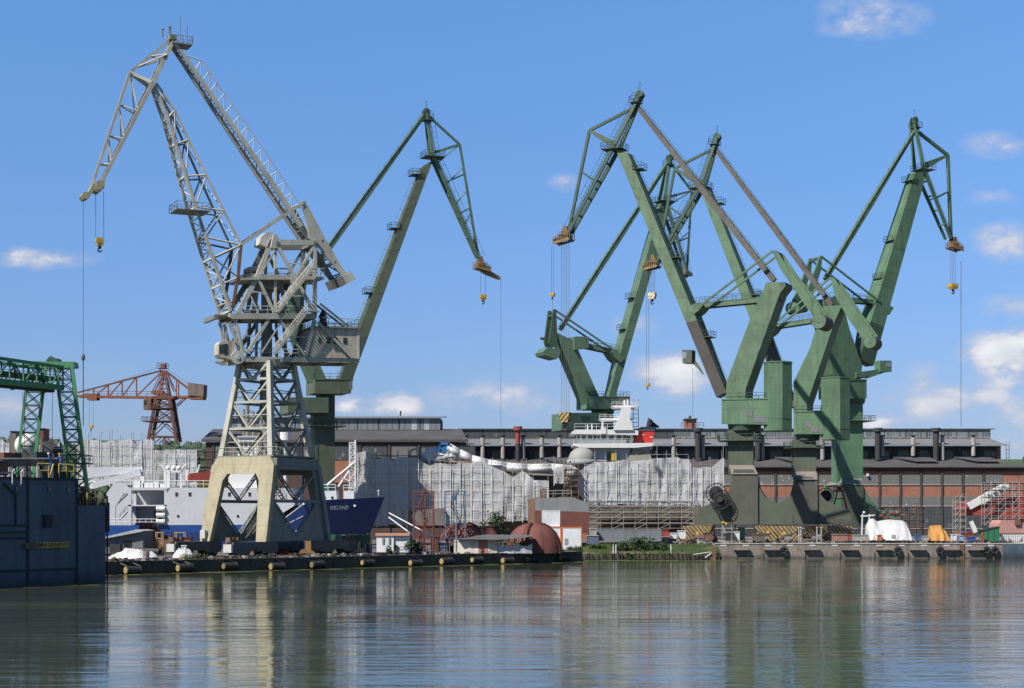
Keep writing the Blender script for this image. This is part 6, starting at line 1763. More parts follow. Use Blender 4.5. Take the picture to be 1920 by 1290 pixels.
def wrapped_hull():
    D = 346
    r = thing('covered_vessel', (xx(850, D), D, GZ), 'grey vessel hidden in sheets with a long white rolled cover along its deck', 'ship')
    m = MB(); m.prism([W(x, y, D) for x, y in ((672, 856), (760, 862), (860, 868), (1000, 886), (1075, 890), (1085, 925), (1040, 990), (672, 990))], (0, 12, 0)); m.build('hull', M_grit, r)
    m = MB(); pts = [(800, 858), (808, 846), (822, 838), (842, 838), (852, 852), (846, 862), (826, 866)]
    m.prism([W(x, y, D-1) for x, y in pts], (0, 4, 0))
    for k in range(8): m.ball(W(802+k*6.5, 856-8*math.sin(k*.45), D-1.5), 1.3, 1.2, 1.0, 8, 6, .6, k)
    m.build('bundled_cover', M_tarpw, r, smooth=False)
    m = MB()
    for o, ds in ((0, 0), (5, .9)):
        ps = [W(x, y+o, D-1.5-ds) for x, y in ((842, 836), (862, 847), (885, 858), (915, 866), (950, 872), (990, 875), (1035, 874), (1070, 877))]
        m.path(ps, .55, 8)
        for p in ps: m.ball(p, .56, nu=8, nv=6)
    m.path([W(x, y, D-2) for x, y in ((800, 862), (830, 860), (848, 848))], .6, 8); m.build('rolled_sheet', M_tarpw, r, smooth=True)
    m = MB()
    for a, b in (((824, 848), (824, 830)), ((842, 848), (842, 831)), ((823, 831), (843, 832)), ((824, 846), (842, 845)), ((826, 844), (838, 838))): m.beam(W(*a, D-2.4), W(*b, D-2.4), .5, .5)
    m.build('blue_frame', paint('blue_frame', (.03, .14, .36), .5, .2), r)
    m = MB()
    for a, b in (((767, 858), (770, 845)), ((770, 845), (780, 841)), ((780, 841), (786, 846)), ((767, 857), (786, 857))): m.beam(W(*a, D-2), W(*b, D-2), .45, .45)
    m.build('pale_frame', paint('pale_yellow', (.42, .40, .22), .6, .2), r)
    m = MB()
    for x in range(690, 1060, 9): m.tube(W(x, 872, D-2.5), W(x, 858+(x*7) % 11, D-2.5), .06, 4)
    for x0, x1, y in ((700, 760, 853), (800, 870, 862), (920, 1075, 881), (940, 1060, 875)): m.tube(W(x0, y, D-2.5), W(x1, y+5, D-2.5), .07, 4); m.beam(W(x0, y+6, D-2), W(x1, y+11, D-2), 1.2, .25)
    m.build('deck_scaffold', M_tube, r)
    m = MB(); m.prism([W(x, y, D-5.5) for x, y in ((770, 958), (832, 952), (835, 985), (770, 985))], (0, 1.0, 0)); m.build('bare_plating', M_grit, r)
wrapped_hull()

# ---------------------------------------------------------------- white wheelhouse with red funnel
M_wgl = paint('bridge_glass', (.07, .075, .08), .15, .2)
def wheelhouse():
    D = 354
    r = thing('passenger_ship', (xx(1150, D), D, GZ), 'white ship bridge with radar mast and bright red funnel rising over the right shroud', 'ship')
    def blk(pts, d0, d1, mt, nm, par=None): m = MB(); m.prism([W(x, y, D)+V(0, d0, 0) for x, y in pts], (0, d1-d0, 0)); return m.build(nm, mt, par or r)
    blk([(1075, 832), (1226, 831), (1222, 837), (1190, 840), (1090, 840), (1074, 836)], -1.5, 12, M_white, 'bridge_wing')
    wh = blk([(1083, 831), (1186, 831), (1186, 814), (1080, 815)], 0, 10, M_white, 'wheelhouse')
    rnd = random.Random(2)
    for x0, x1 in ((1077.5, 1080), (1083, 1087), (1091, 1098), (1103, 1110), (1113, 1117.5), (1120, 1124), (1128, 1137), (1142, 1151), (1156, 1165), (1168, 1174)):
        m = MB(); m.prism([W(x, y, D)+V(0, -.1, 0) for x, y in ((x0, 824), (x1, 824), (x1, 816.5), (x0, 816.5))], (0, .06, 0)); m.build('window', M_wgl if x0 != 1113 else M_glass, wh)
    m = MB(); m.prism([W(x, y, D)+V(0, -.1, 0) for x, y in ((1175, 834), (1182, 834), (1182, 818), (1175, 818))], (0, .06, 0)); m.build('door', M_glass, wh)
    rf = blk([(1070, 814), (1196, 816), (1196, 808), (1180, 806), (1078, 806), (1072, 810)], -1.2, 11, M_white, 'bridge_roof')
    m = MB(); railing(m, [W(1077, 806, D)-V(0, 1, 0), W(1180, 806, D)-V(0, 1, 0)], 1.2, 2.2, .04); railing(m, [W(1076, 832, D)-V(0, 1.4, 0), W(1180, 831.5, D)-V(0, 1.4, 0)], .9, 1.5, .035); m.build('handrail', M_white, r)
    m = MB()
    for x, y in ((1102, 796), (1110, 794), (1130, 790)): m.tube(W(x, 807, D), W(x, y, D), .14, 6)
    m.beam(W(1126, 808, D)-V(0, 1, 0), W(1136, 808, D)-V(0, 1, 0), .8, 1.3); m.build('roof_post', M_white, rf)
    ms = blk([(1150, 807), (1160, 783), (1166, 764), (1182, 764), (1180, 785), (1187, 807)], -1.6, 3, M_white, 'radar_mast')
    for x0, x1, y, h in ((1124, 1189, 784, 4.5), (1147, 1197, 760, 4.5)):
        m = MB(); m.prism([W(x, yy, D) for x, yy in ((x0+5, y+4), (x1-6, y+4), (x1, y), (x0, y))], (0, 6, 0)); pl = m.build('mast_platform', M_white, ms)
        m = MB(); railing(m, [W(x0, y, D-.1), W(x1, y, D-.1)], .7, 1.1, .04); m.build('handrail', M_white, pl)
    m = MB()
    for x, y0, y1 in ((1171, 764, 750), (1177, 764, 749), (1130, 806, 788)): m.tube(W(x, y0, D+3), W(x, y1, D+3), .2, 6)
    m.build('mast_pole', M_white, ms)
    fn = blk([(1187, 834), (1223, 834), (1229, 804), (1203, 804), (1196, 812)], 1, 7, paint('funnel_red', (.56, .035, .03), .45, .1, .3, streak=.2), 'funnel')
    blk([(1200, 805), (1230, 805), (1231, 800), (1203, 800)], .7, 7.3, paint('funnel_navy', (.02, .03, .07), .5, .1), 'funnel_top', fn)
    blk([(1203, 812.5), (1209, 815), (1209, 816.5), (1203, 814)], .88, 1.0, M_white, 'white_mark', fn); blk([(1219, 818), (1225, 819.5), (1225, 821), (1219, 819.5)], .88, 1.0, M_white, 'white_mark', fn)
    blk([(1199, 807), (1228, 807), (1228.4, 805), (1200, 805)], .9, 7.1, M_white, 'white_band', fn)
    m = MB()
    for k, (x, y) in enumerate(((1213, 786), (1220, 793), (1225, 797))): m.tube(W(x+2, 801, D+2+k), W(x+5, y+3, D+2+k), .45, 10); m.tube(W(x+5, y+3, D+2+k), W(x+7, y, D+2+k), .6, 10)
    m.build('exhaust_pipe', M_iron, fn)
    lo = blk([(1083, 840), (1183, 840), (1178, 864), (1083, 864)], 0, 10, M_hullw, 'deckhouse')
    for x0, x1 in ((1104, 1109), (1112, 1117)): m = MB(); m.prism([W(x, y, D)+V(0, -.08, 0) for x, y in ((x0, 853), (x1, 853), (x1, 846), (x0, 846))], (0, .06, 0)); m.build('window', M_glass, lo)
    m = MB(); m.prism([W(x, y, D)+V(0, -.08, 0) for x, y in ((1138, 864), (1147, 864), (1147, 847), (1138, 847))], (0, .06, 0)); m.build('door', M_glass, lo)
    blk([(1146, 864), (1156, 864), (1156, 850), (1146, 850)], -1, 0, M_yel, 'yellow_locker', lo)
    blk([(1175, 864), (1186, 843), (1217, 843), (1222, 864)], -.6, 8, paint('primer_beige', (.30, .29, .23), .8, .15), 'funnel_casing')
    blk([(1184, 843), (1222, 843), (1224, 836), (1184, 836)], -.4, 8, M_hullw, 'casing_top')
    m = MB(); c = W(1091, 862, D-4); m.ball(c, 2.8, 2.8, 2.6, 16, 10); m.tube(c-Z*1.2, c, 3.1, 16); m.build('grey_dome', paint('dome_grey', (.28, .28, .26), .7, .1), r, smooth=True)
    blk([(1065, 868), (1112, 868), (1106, 862), (1070, 862)], -6, 0, M_wall, 'dark_deck')
    blk([(1040, 990), (1330, 990), (1330, 868), (1065, 868)], 1, 12, M_grit, 'hull')
    m = MB(); 
    for x in (1187, 1197): m.tube(W(x, 812, D+5), W(x, 748, D+5), .07, 4)
    for k in range(8): m.tube(W(1187, 752+k*8, D+5), W(1197, 752+k*8, D+5), .06, 4)
    m.build('scaffold_ladder', M_tube, r)
wheelhouse()
scaffold('scaffold', 'dense bare scaffold over a dark hull below the tall shroud, left of the cable reel', 1104, 1300, 940, 992, 326, 9, 5, 3.0)
scaffold('scaffold', 'rusty stair scaffold between the two big shrouds', 1058, 1085, 880, 945, 336, 2, 6, 1.6, M_rusty)
m = MB(); m.prism([W(x, y, 331) for x, y in ((1104, 946), (1300, 950), (1300, 1000), (1104, 1000))], (0, 2, 0)); single('hull_block', m, M_plankd, 'dark hull plating standing behind the dense bare scaffold', 'hull section')
# ================================================================ quayside things
M_rubber = paint('black_rubber', (.022, .022, .023), .85, .3, 1.5)
M_disc = paint('fender_yellow', (.36, .27, .12), .6, .2, 2.0, rust=.35, rcol=(.12, .08, .04))
M_leaf = paint('leaf_green', (.052, .085, .028), .8, .5, 1.2)
M_leafd = paint('leaf_deep', (.032, .058, .022), .8, .5, 1.2)
M_bark = paint('bark', (.06, .05, .04), .95, .3)
def quay_s(px):
    k = (px-960)/F
    # X = k*Y on the quay line
    return (k*QA.y-QA.x)/(QD.x-k*QD.y)
def on_quay(px, back, z=None): 
    """a point behind the quay edge seen in column px"""
    o = QA - QN*back; k = (px-960)/F
    s = (k*o.y-o.x)/(QD.x-k*QD.y); p = o+QD*s
    return V(p.x, p.y, GZ+.0 if z is None else z)
fl = ['nearest the floating dock', 'just right of the first, under white sheeting', 'below the quay grass tuft', 'below the middle bogie of the lattice crane', 'below the right bogie of the lattice crane', 'below the green container', 'below the white hut', 'below the grey cabinets', 'below the red and white cloth wall', 'below the draped sheets', 'below the right rust red dome', 'last before the grassy bank']
for i, px in enumerate((228, 326, 412, 500, 577, 672, 762, 820, 878, 935, 982, 1043)):
    s = quay_s(px); r0 = (.52, .5, .44, .5, .46, .4, .45, .5, .42, .48, .46, .44)[i]; c = quay(s, .35+r0+.05, .62)
    t = thing('roller_fender', (c.x, c.y, .1), 'rubber roller fender with a yellow end disc, '+fl[i], 'fender', 'roller fenders along the low quay')
    m = MB(); c = c+Z*(.1*((i*7) % 3-1)); m.tube(c, c+QD*2.0+Z*(.08*((i*5) % 3-1)), r0, 16); m.ring(c+QD*.05, QD, r0*.93, .09, 16, 5); m.ring(c+QD*1.95, QD, r0*.93, .09, 16, 5); m.build('rubber_roller', M_rubber, t)
    m = MB(); m.tube(c-QD*.06, c-QD*.0, r0*.80, 16); m.tube(c-QD*.12, c, r0*.16, 8); m.build('end_disc', M_disc if i not in (2, 4) else paint('fender_grimy', (.20, .16, .08), .8, .3, 2), t)
    m = MB()
    for o in (.1, 1.9): a = c+QD*o+Z*r0; b = quay(s+o-1.0, -.2, GZ+.2); m.tube(a, b, .045, 4)
    m.build('chain', M_rubber if i > 1 else M_tube, t)
# bollards, rail and rubbing timber of the low quay
for i, (px, lb) in enumerate(((213, 'by the white sheeting'), (345, 'by the grass tuft'), (515, 'in front of the lattice crane'), (742, 'in front of the white hut'), (905, 'in front of the cloth wall'))):
    c = on_quay(px, 1.0, GZ+.16); m = MB(); m.tube(c, c+Z*.38, .2, 10); m.tube(c+Z*.38, c+Z*.55, .32, 10, .26)
    single('bollard', m, M_disc if i < 2 else M_iron, 'small mooring bollard on the low quay edge '+lb, 'bollard', 'bollards on the low quay')
for o in (5.2, 15.2):
    m = MB(); a, b = quay(8, -o, GZ+.02), quay(QL-6, -o, GZ+.02); m.beam(a+Z*.09, b+Z*.09, .14, .16)
    o_ = m.build('crane_rail', M_rusty, kind='structure')
def foliage(name, label, cat, c, rx, ry, rz, n, seed, mats=None, trunk=True, size=.35, group=None):
    rnd = random.Random(seed)
    t = thing(name, (c.x, c.y, c.z), label, cat, group)
    cl = [(V(rnd.gauss(0, .42)*rx, rnd.gauss(0, .42)*ry, (0.25+.75*rnd.random())*rz), rnd.uniform(.22, .42)) for _ in range(max(5, n//60))]
    for mt in (mats or (M_leaf, M_leafd)):
        m = MB()
        for k in range(n//2):
            b, rr = cl[rnd.randrange(len(cl))]
            d = V(rnd.gauss(0, 1), rnd.gauss(0, 1), rnd.gauss(0, 1)).normalized()
            p = c+b+V(d.x*rx, d.y*ry, d.z*rz*.8)*rr*rnd.random()**.4
            if p.z < c.z+.05: p.z = c.z+.05+rnd.random()*.3
            s = size*rnd.uniform(.5, 1.2)
            a = V(rnd.gauss(0, 1), rnd.gauss(0, 1), rnd.gauss(0, .6)).normalized(); b2 = a.cross(V(rnd.gauss(0, 1), rnd.gauss(0, 1), rnd.gauss(0, 1))).normalized()
            m.quad(p-a*s*.5, p+b2*s*.28, p+a*s*.5, p-b2*s*.28)
        m.build('crown', mt, t)
    if trunk:
        m = MB(); top = c+Z*rz*.75
        m.tube(c-Z*.2, top, .12, 6, .04)
        for k in range(5): b, rr = cl[k]; m.tube(c+Z*rz*(.15+.1*k), c+b, .05, 4, .015)
        m.build('trunk', M_bark, t)
    return t
def P(px, py, D): return W(px, py, D)
def at_g(px, D, z=GZ): return V(xx(px, D), D, z)
# --- left part of the low quay
def heap(name, label, px0, px1, D, h, mat, seed, n=9, dep=3.0, cat='sheeting'):
    x0, x1 = xx(px0, D), xx(px1, D); m = MB(); nx, ny = 26, 12; vs = []; fs = []
    for j in range(ny+1):
        for i in range(nx+1):
            u, v = i/nx, j/ny; e = math.sin(math.pi*u)**.5*math.sin(math.pi*v)**.6
            p = V(x0+(x1-x0)*u, D+dep*v, 0)
            z = h*e*(.75+.45*noise.noise(V(u*4+seed, v*3, seed))+.22*noise.noise(V(u*13+seed, v*8, seed)))
            vs.append(V(p.x, p.y, GZ+.17+max(0, z)))
    for j in range(ny):
        for i in range(nx): a = j*(nx+1)+i; fs.append((a, a+1, a+nx+2, a+nx+1))
    m.add(vs, fs); return single(name, m, mat, label, cat, None, True)
D1 = 222
heap('sheeting_heap', 'long heap of crumpled white sheeting at the quay edge beside the floating dock', 200, 292, D1, 1.5, M_tarpw, 3)
heap('sheeting_heap', 'small bundle of grey white sheeting left of the grass tuft', 322, 362, 226, 1.6, M_tarp, 8, dep=2.0)
def shed():
    D = 245; t = thing('quay_shed', (xx(233, D), D, GZ), 'low grey shed with a sloping sheet roof next to the floating dock', 'shed')
    w = MB(); w.prism([W(x, y, D) for x, y in ((190, 1010), (268, 996), (268, 1036), (190, 1036))], (0, 7, 0)); w.build('wall', paint('shed_grey', (.15, .165, .18), .8, .15, .5, streak=.4), t)
    w = MB(); w.prism([W(x, y, D)-V(0, .7, 0) for x, y in ((188, 1009), (255, 993), (269, 995), (269, 996.5), (190, 1011.5))], (0, 8.4, 0)); w.build('roof', paint('shed_roof', (.36, .38, .39), .7, .12, .5, streak=.3), t)
    w = MB(); w.prism([W(x, y, D)-V(0, .06, 0) for x, y in ((232, 1013), (247, 1013), (247, 1036), (232, 1036))], (0, .1, 0)); w.build('door', M_glass, t)
    w = MB(); w.prism([W(x, y, D)-V(0, 2.5, 0) for x, y in ((213, 1020), (233, 1020), (233, 1036), (213, 1036))], (0, 1.6, 0)); single('dark_crate', w, M_iron, 'dark square crate standing before the grey shed', 'crate')
shed()
m = MB(); a, b = W(235, 1032, 236), W(300, 1034, 234); m.tube(a, b, .42, 14); m.tube(a, b, .36, 14); single('steel_pipe', m, M_iron, 'dark steel pipe lying in front of the grey shed', 'pipe')
m = MB(); a = on_quay(274, 3, GZ); m.tube(a, a+Z*1.25, .42, 14); m.ring(a+Z*.9, Z, .43, .04, 14, 4); m.ring(a+Z*.4, Z, .43, .04, 14, 4); single('barrel', m, paint('barrel_grey', (.25, .22, .21), .6, .2, rust=.5), 'grey barrel with a rusty rim behind the white sheeting heap', 'barrel')
def stepped_panels():
    D = 262; t = thing('hull_section', (xx(290, D), D, GZ), 'stepped rust red ribbed hull section in front of the white stern', 'hull section')
    for k, (x0, x1, y0, y1) in enumerate(((261, 290, 980, 988), (261, 297, 988, 996), (264, 303, 997, 1004), (272, 320, 1004, 1012))):
        w = MB(); w.prism([W(x, y, D+k*.3) for x, y in ((x0, y0), (x1-2, y0), (x1, y1), (x0, y1))], (0, 2.0, 0)); p = w.build('plate_panel', M_oxide, t)
        w = MB()
        w.beam(W(x0, y1, D-.2), W(x1, y1, D-.2), .3, .25)
        w.build('stiffener', M_oxided, p)
    w = MB(); w.prism([W(x, y, D-2) for x, y in ((266, 1012), (325, 1012), (325, 1036), (266, 1036))], (0, 1, 0)); w.build('base_plating', M_rusty, t)
stepped_panels()
for lb, x0, x1, D in (('before the stepped hull section', 292, 303, 250), ('right of the stepped hull section', 328, 345, 258)):
    m = MB()
    for x in (x0, x1):
        for d in (0, 1.2): m.tube(V(xx(x, D), D+d, GZ), V(xx(x, D), D+d, zz(997, D)), .09, 5)
    for y in (999, 1010, 1020):
        for d in (0, 1.2): m.tube(V(xx(x0, D), D+d, zz(y, D)), V(xx(x1, D), D+d, zz(y, D)), .08, 5)
    single('pipe_trestle', m, paint('tan_frame', (.36, .25, .13), .8, .25, rust=.3), 'tan pipe trestle '+lb, 'trestle', 'tan trestles')
def box3(name, label, cat, x0, x1, y0, y1, D, dep, mat, lidmat=None, group=None, trim=None):
    t = thing(name, (xx((x0+x1)/2, D), D, zz(y1, D)), label, cat, group)
    X0, X1, Z0, Z1 = xx(x0, D), xx(x1, D), zz(y1, D), zz(y0, D)
    m = MB(); m.box(X0, X1, D, D+dep, Z0, Z1); b = m.build('shell', mat, t)
    m = MB(); e = .06
    for x in (X0, X1): m.box(x-e, x+e, D-e, D+.12, Z0, Z1)
    m.build('corner_post', trim or mat, t)
    m = MB(); m.box(X0-.1, X1+.1, D-.1, D+dep+.1, Z1, Z1+.12); m.build('lid', lidmat or trim or mat, t)
    return t, (X0, X1, Z0, Z1)
def ribs(t, X0, X1, D, Z0, Z1, n, mat, w=.5):
    m = MB(); p = (X1-X0)/n
    for k in range(n): m.box(X0+p*(k+.5-w/2), X0+p*(k+.5+w/2), D-.05, D+.02, Z0+.1, Z1-.1)
    m.build('corrugation', mat, t)
t, q = box3('red_skip', 'small red steel box left of the lattice crane\'s first bogie', 'box', 335, 357, 1009, 1030, 252, 2, M_oxide, M_oxided)
t, q = box3('white_cabinet', 'small white cabinet beside the lattice crane\'s first bogie', 'cabinet', 341, 348, 1024, 1038, 232, .8, M_white)
foliage('grass_clump', 'bright green grass clump on the quay before the lattice crane\'s first bogie', 'plant', on_quay(367, 1.2), 2.2, .9, .7, 500, 5, (M_grass, M_leaf), False, .3)
foliage('quay_weed', 'weeds hanging on the quay wall left of the lattice crane', 'plant', quay(quay_s(356), .3, .3), .5, .3, 1.0, 160, 6, (M_grass, M_leaf), False, .25)
for lb, px, D in (('left', 0, 0),):
    m = MB(); c = W(449, 1030, 234); m.box(c.x-.45, c.x+.45, c.y, c.y+.8, GZ+.2, c.z+.4); m.tube(V(c.x, c.y-.1, GZ+.6), V(c.x, c.y+.6, GZ+.6), .35, 10); single('winch_cart', m, M_conc, 'white winch cart with one wheel between the lattice crane bogies', 'cart')
m = MB(); m.box(xx(440, 258), xx(540, 258), 258, 259, GZ, zz(1018, 258)); single('low_wall', m, M_brick, 'low red brick wall behind the lattice crane\'s bogies', 'wall')
m = MB(); m.box(xx(548, 266), xx(580, 266), 266, 267.5, GZ, zz(1012, 266)); m.box(xx(580, 266), xx(598, 266), 266, 267.5, GZ, zz(1006, 266)); single('plate_stack', m, paint('ochre_plate', (.25, .13, .05), .8, .3, rust=.4), 'ochre steel plates stacked behind the lattice crane\'s right leg', 'steel plates')
# --- green container and neighbours
def container(name, label, x0, x1, y0, y1, D, dep, mat, n=18, end=False, group=None):
    t = thing(name, (xx((x0+x1)/2, D), D, zz(y1, D)), label, 'container', group)
    X0, X1, Z0, Z1 = xx(x0, D), xx(x1, D), zz(y1, D), zz(y0, D)
    m = MB(); m.box(X0+.05, X1-.05, D, D+dep, Z0+.05, Z1-.05); m.build('shell', mat, t); ribs(t, X0+.1, X1-.1, D, Z0, Z1, n, mat)
    m = MB()
    for x in (X0, X1-.14): m.box(x, x+.14, D-.07, D+.1, Z0, Z1)
    for z in (Z0, Z1-.13): m.box(X0+.14, X1-.14, D-.07, D+.1, z, z+.13)
    m.build('corner_frame', mat, t); return t
M_cgreen = paint('container_green', (.035, .12, .05), .6, .2, .5, streak=.35)
M_cgrey = paint('container_grey', (.20, .22, .235), .65, .15, .5, streak=.35, rust=.15)
M_cwhite = paint('container_white', (.66, .67, .68), .5, .08, .5, streak=.25)
def green_box():
    D = 262; t = thing('green_container', (xx(662, D), D, GZ), 'dark green shipping container under the blue bow', 'container')
    Xc, Xl, Xr = xx(654, D), xx(622, D+5), xx(692, D+2.6)
    A, B, C_ = V(Xc, D, 0), V(Xl, D+5.0, 0), V(Xr, D+2.6, 0)
    for p, q, n, nm in ((A, B, 14, 'side_panel'), (A, C_, 8, 'door_panel')):
        m = MB(); d = q-p; nn = V(-d.y, d.x, 0).normalized()*.04; z0, z1 = GZ+.1, GZ+2.75
        if nn.y > 0: nn = -nn
        for k in range(2*n):
            a, b = p+d*k/(2*n), p+d*(k+1)/(2*n); o = nn if k % 2 else -nn
            m.quad(a+o+Z*z0, b+o+Z*z0, b+o+Z*z1, a+o+Z*z1)
        m.build(nm, M_cgreen, t)
    m = MB(); E = B+(C_-A)
    m.prism([A+Z*(GZ+2.75), C_+Z*(GZ+2.75), E+Z*(GZ+2.75), B+Z*(GZ+2.75)], (0, 0, .1)); m.build('roof', M_cgreen, t)
    m = MB()
    for p in (A, B, C_): m.beam(p+Z*GZ, p+Z*(GZ+2.8), .18, .18)
    m.build('corner_post', M_cgreen, t)
green_box()
def cage(name, label, x0, x1, y0, y1, D, mat, cat='cage', gas=True):
    t = thing(name, (xx((x0+x1)/2, D), D, zz(y1, D)), label, cat)
    X0, X1, Z0, Z1 = xx(x0, D), xx(x1, D), zz(y1, D), zz(y0, D); m = MB(); w = X1-X0
    for x in (X0, X1):
        for d in (0, w*.8): m.beam(V(x, D+d, Z0), V(x, D+d, Z1), .09, .09)
    for z in (Z0+.1, (Z0+Z1)/2, Z1):
        for d in (0, w*.8): m.beam(V(X0, D+d, z), V(X1, D+d, z), .07, .07)
        for x in (X0, X1): m.beam(V(x, D, z), V(x, D+w*.8, z), .07, .07)
    m.build('frame', mat, t)
    if gas:
        n = max(2, int(w/.36))
        for k in range(n):
            g = MB(); c = V(X0+w*(k+.5)/n, D+w*.4, Z0+.1); g.tube(c, c+Z*(Z1-Z0)*.68, .15, 8); g.tube(c+Z*(Z1-Z0)*.68, c+Z*(Z1-Z0)*.84, .15, 8, .05); g.build('gas_bottle', M_iron if k % 2 else M_conc, t)
    return t
cage('bottle_rack', 'blue grey gas bottle rack at the right end of the green container', 682, 696, 1018, 1038, 256, paint('rack_blue', (.06, .09, .14), .7, .2))
def hut():
    D = 248; t = thing('site_hut', (xx(738, D), D, GZ), 'small white site hut with a peach coloured roof edge and two narrow windows', 'hut')
    X0, Xm, X1 = xx(706, D), xx(738, D), xx(766, D); z0, z1 = GZ+.45, zz(1004.5, D)
    m = MB(); m.box(X0, Xm, D, D+5, z0, z1); m.box(Xm, X1, D+.3, D+5, z0, z1-.1); w = m.build('wall', M_cwhite, t)
    m = MB(); m.box(X0-.15, X1+.15, D-.2, D+5.2, z1, z1+.32); m.build('roof', paint('peach_fascia', (.52, .26, .17), .7, .1), t)
    for x in (717, 729): g = MB(); g.box(xx(x, D), xx(x+4, D), D-.06, D+.02, zz(1021, D), zz(1009, D)); f = g.build('window', M_glass, w); g = MB(); g.box(xx(x+1.7, D), xx(x+2.3, D), D-.09, D-.05, zz(1021, D), zz(1009, D)); g.build('frame', M_white, f)
    m = MB()
    for x in (708, 735, 762): m.box(xx(x, D), xx(x, D)+.5, D+.3, D+4, GZ, z0)
    m.box(xx(700, D), xx(728, D), D-2.2, D-.2, GZ+.3, GZ+.5); m.build('footing', M_timber, t)
hut()
foliage('bush', 'ragged green bush growing against the white site hut', 'bush', on_quay(741, 4.5), 1.6, 1.0, 1.9, 700, 11, None, True, .38)
foliage('bush', 'taller thin bush between the white site hut and the red stair tower', 'bush', on_quay(772, 6), 1.1, 1.0, 2.6, 600, 12, None, True, .36)
foliage('young_tree', 'dark green young tree in front of the shaded part of the big shroud', 'tree', at_g(926, 300), 2.9, 2.2, 5.6, 2400, 13, None, True, .5)
foliage('bush', 'low bush left of the bow of the blue ship on the yard', 'bush', at_g(683, 285), 1.6, 1.2, 2.4, 500, 14, None, True, .4)
def stair_tower(lb, x0, x1, y0, y1, D, mats, sx):
    t = thing('stair_tower', (xx((x0+x1)/2, D), D, GZ), lb, 'stair tower', 'painted stair towers')
    X0, X1, Z1 = xx(x0, D), xx(x1, D), zz(y0, D); dep = 2.4
    m = MB(); m2 = MB()
    for i, x in enumerate((X0, (X0*.45+X1*.55), X1)):
        for d in (0, dep): (m if (i+(d > 0)) % 2 == 0 else m2).beam(V(x, D+d, GZ), V(x, D+d, Z1), .13, .13)
    n = 4
    for j in range(1, n+1):
        z = GZ+(Z1-GZ)*j/n
        for d in (0, dep): m.beam(V(X0, D+d, z), V(X1, D+d, z), .09, .1); m.beam(V(X0, D+d, z-.5), V(X1, D+d, z-.5), .05, .05)
        for x in (X0, X1): m.beam(V(x, D, z), V(x, D+dep, z), .08, .08)
    m.build('post', mats[0], t); m2.build('post', mats[1], t)
    m = MB()
    for j in range(n):
        za, zb = GZ+(Z1-GZ)*j/n, GZ+(Z1-GZ)*(j+1)/n
        xa, xb = (X0+.5, X0+1.7) if j % 2 else (X0+1.9, X0+.6)
        a, b = V(xa+sx, D+.5, za), V(xb+sx, D+.5, zb)
        ladder(m, a, b, .8, (0, 1, 0), .35, .06); railing(m, [a, b], .95, .9, .035)
    m.build('stair_flight', mats[2], t)
M_sred = paint('stair_red', (.22, .05, .04), .7, .2, rust=.3); M_sblue = paint('stair_blue', (.06, .12, .24), .7, .2, rust=.2)
stair_tower('red painted stair tower with zigzag flights before the big shroud', 775, 812, 921, 1036, 256, (M_sred, M_iron, M_sred), .2)
stair_tower('blue and red stair tower just right of the red one', 834, 872, 921, 1036, 258, (M_sblue, M_tube, M_iron), .4)
m = MB(); m.box(xx(847, 258), xx(855, 258), 257.5, 259, zz(937, 258), zz(929, 258)); single('junction_box', m, M_sblue, 'light blue box fixed near the top of the blue stair tower', 'box')
m = MB(); a = W(765, 985, 300); m.tube(V(a.x, a.y, GZ), W(765, 956, 300), .45, 8); m.tube(V(a.x+.5, a.y, GZ), W(768, 960, 300), .3, 8); single('dark_post', m, M_iron, 'thick dark post standing left of the red stair tower', 'post')
for lb, a, b in (('upper', (730, 962), (812, 1006)), ('lower', (729, 970), (775, 1004))):
    m = MB(); m.tube(W(a[0], a[1], 296), W(b[0], b[1], 268), .12, 5); single('white_hose', m, M_white, lb+' of two white hoses slanting down from the shroud behind the red stair tower', 'hose', 'slanting white hoses')
cage('bottle_rack', 'grey gas bottle rack at the foot of the red stair tower', 783, 793, 1015, 1036, 262, M_conc)
t, q = box3('grey_cabinet', 'dark grey cabinet with a pale top left of the cloth wall', 'cabinet', 823, 843, 1017, 1039, 258, 1.4, paint('cab_dark', (.09, .10, .11), .7, .2), M_conc)
# --- rust red domed hull sections
def dome(lb, x0, x1, ytop, ybot, D, flat, seed):
    t = thing('dome_section', (xx((x0+x1)/2, D), D, GZ), lb, 'hull section', 'rust red domed sections')
    cx = xx((x0+x1)/2, D); R0 = (xx(x1, D)-xx(x0, D))/2; H = zz(ytop, D)-GZ
    prof = [(1.0, 0), (.97, .25), (.90, .5), (.78, .72), (.60, .88), (.40, .97), (.18, 1.0), (0.001, 1.0)]
    m = MB(); n = 40; vs = []; fs = []
    for (r_, h_) in prof:
        for i in range(n): a = 2*math.pi*i/n; vs.append(V(cx+R0*r_*math.cos(a), D+R0*.75+R0*.75*r_*math.sin(a), GZ+H*h_))
    for j in range(len(prof)-1):
        for i in range(n): fs.append((j*n+i, j*n+(i+1) % n, (j+1)*n+(i+1) % n, (j+1)*n+i))
    m.add(vs, fs); sh = m.build('curved_shell', M_oxide, t, smooth=True)
    rb = MB(); cl = MB()
    for i in range(n):
        if i % 5 == 2 and i > n/2:
            for j in range(len(prof)-2): rb.tube(vs[j*n+i], vs[(j+1)*n+i], .09, 4)
        if i in (28, 37):
            for j in range(len(prof)-2):
                for q in (0, .33, .66): p = V(*vs[j*n+i]).lerp(V(*vs[(j+1)*n+i]), q); cl.box(p.x-.13, p.x+.13, p.y-.3, p.y, p.z, p.z+.25)
    rb.build('weld_seam', M_oxided, sh); cl.build('lifting_lug', M_oxided, sh)
dome('rust red domed section behind the blue stair tower', 815, 918, 981, 1036, 259.5, .9, 1)
dome('rust red domed section with rows of lugs beside the white containers', 948, 1056, 982, 1038, 262, .9, 2)
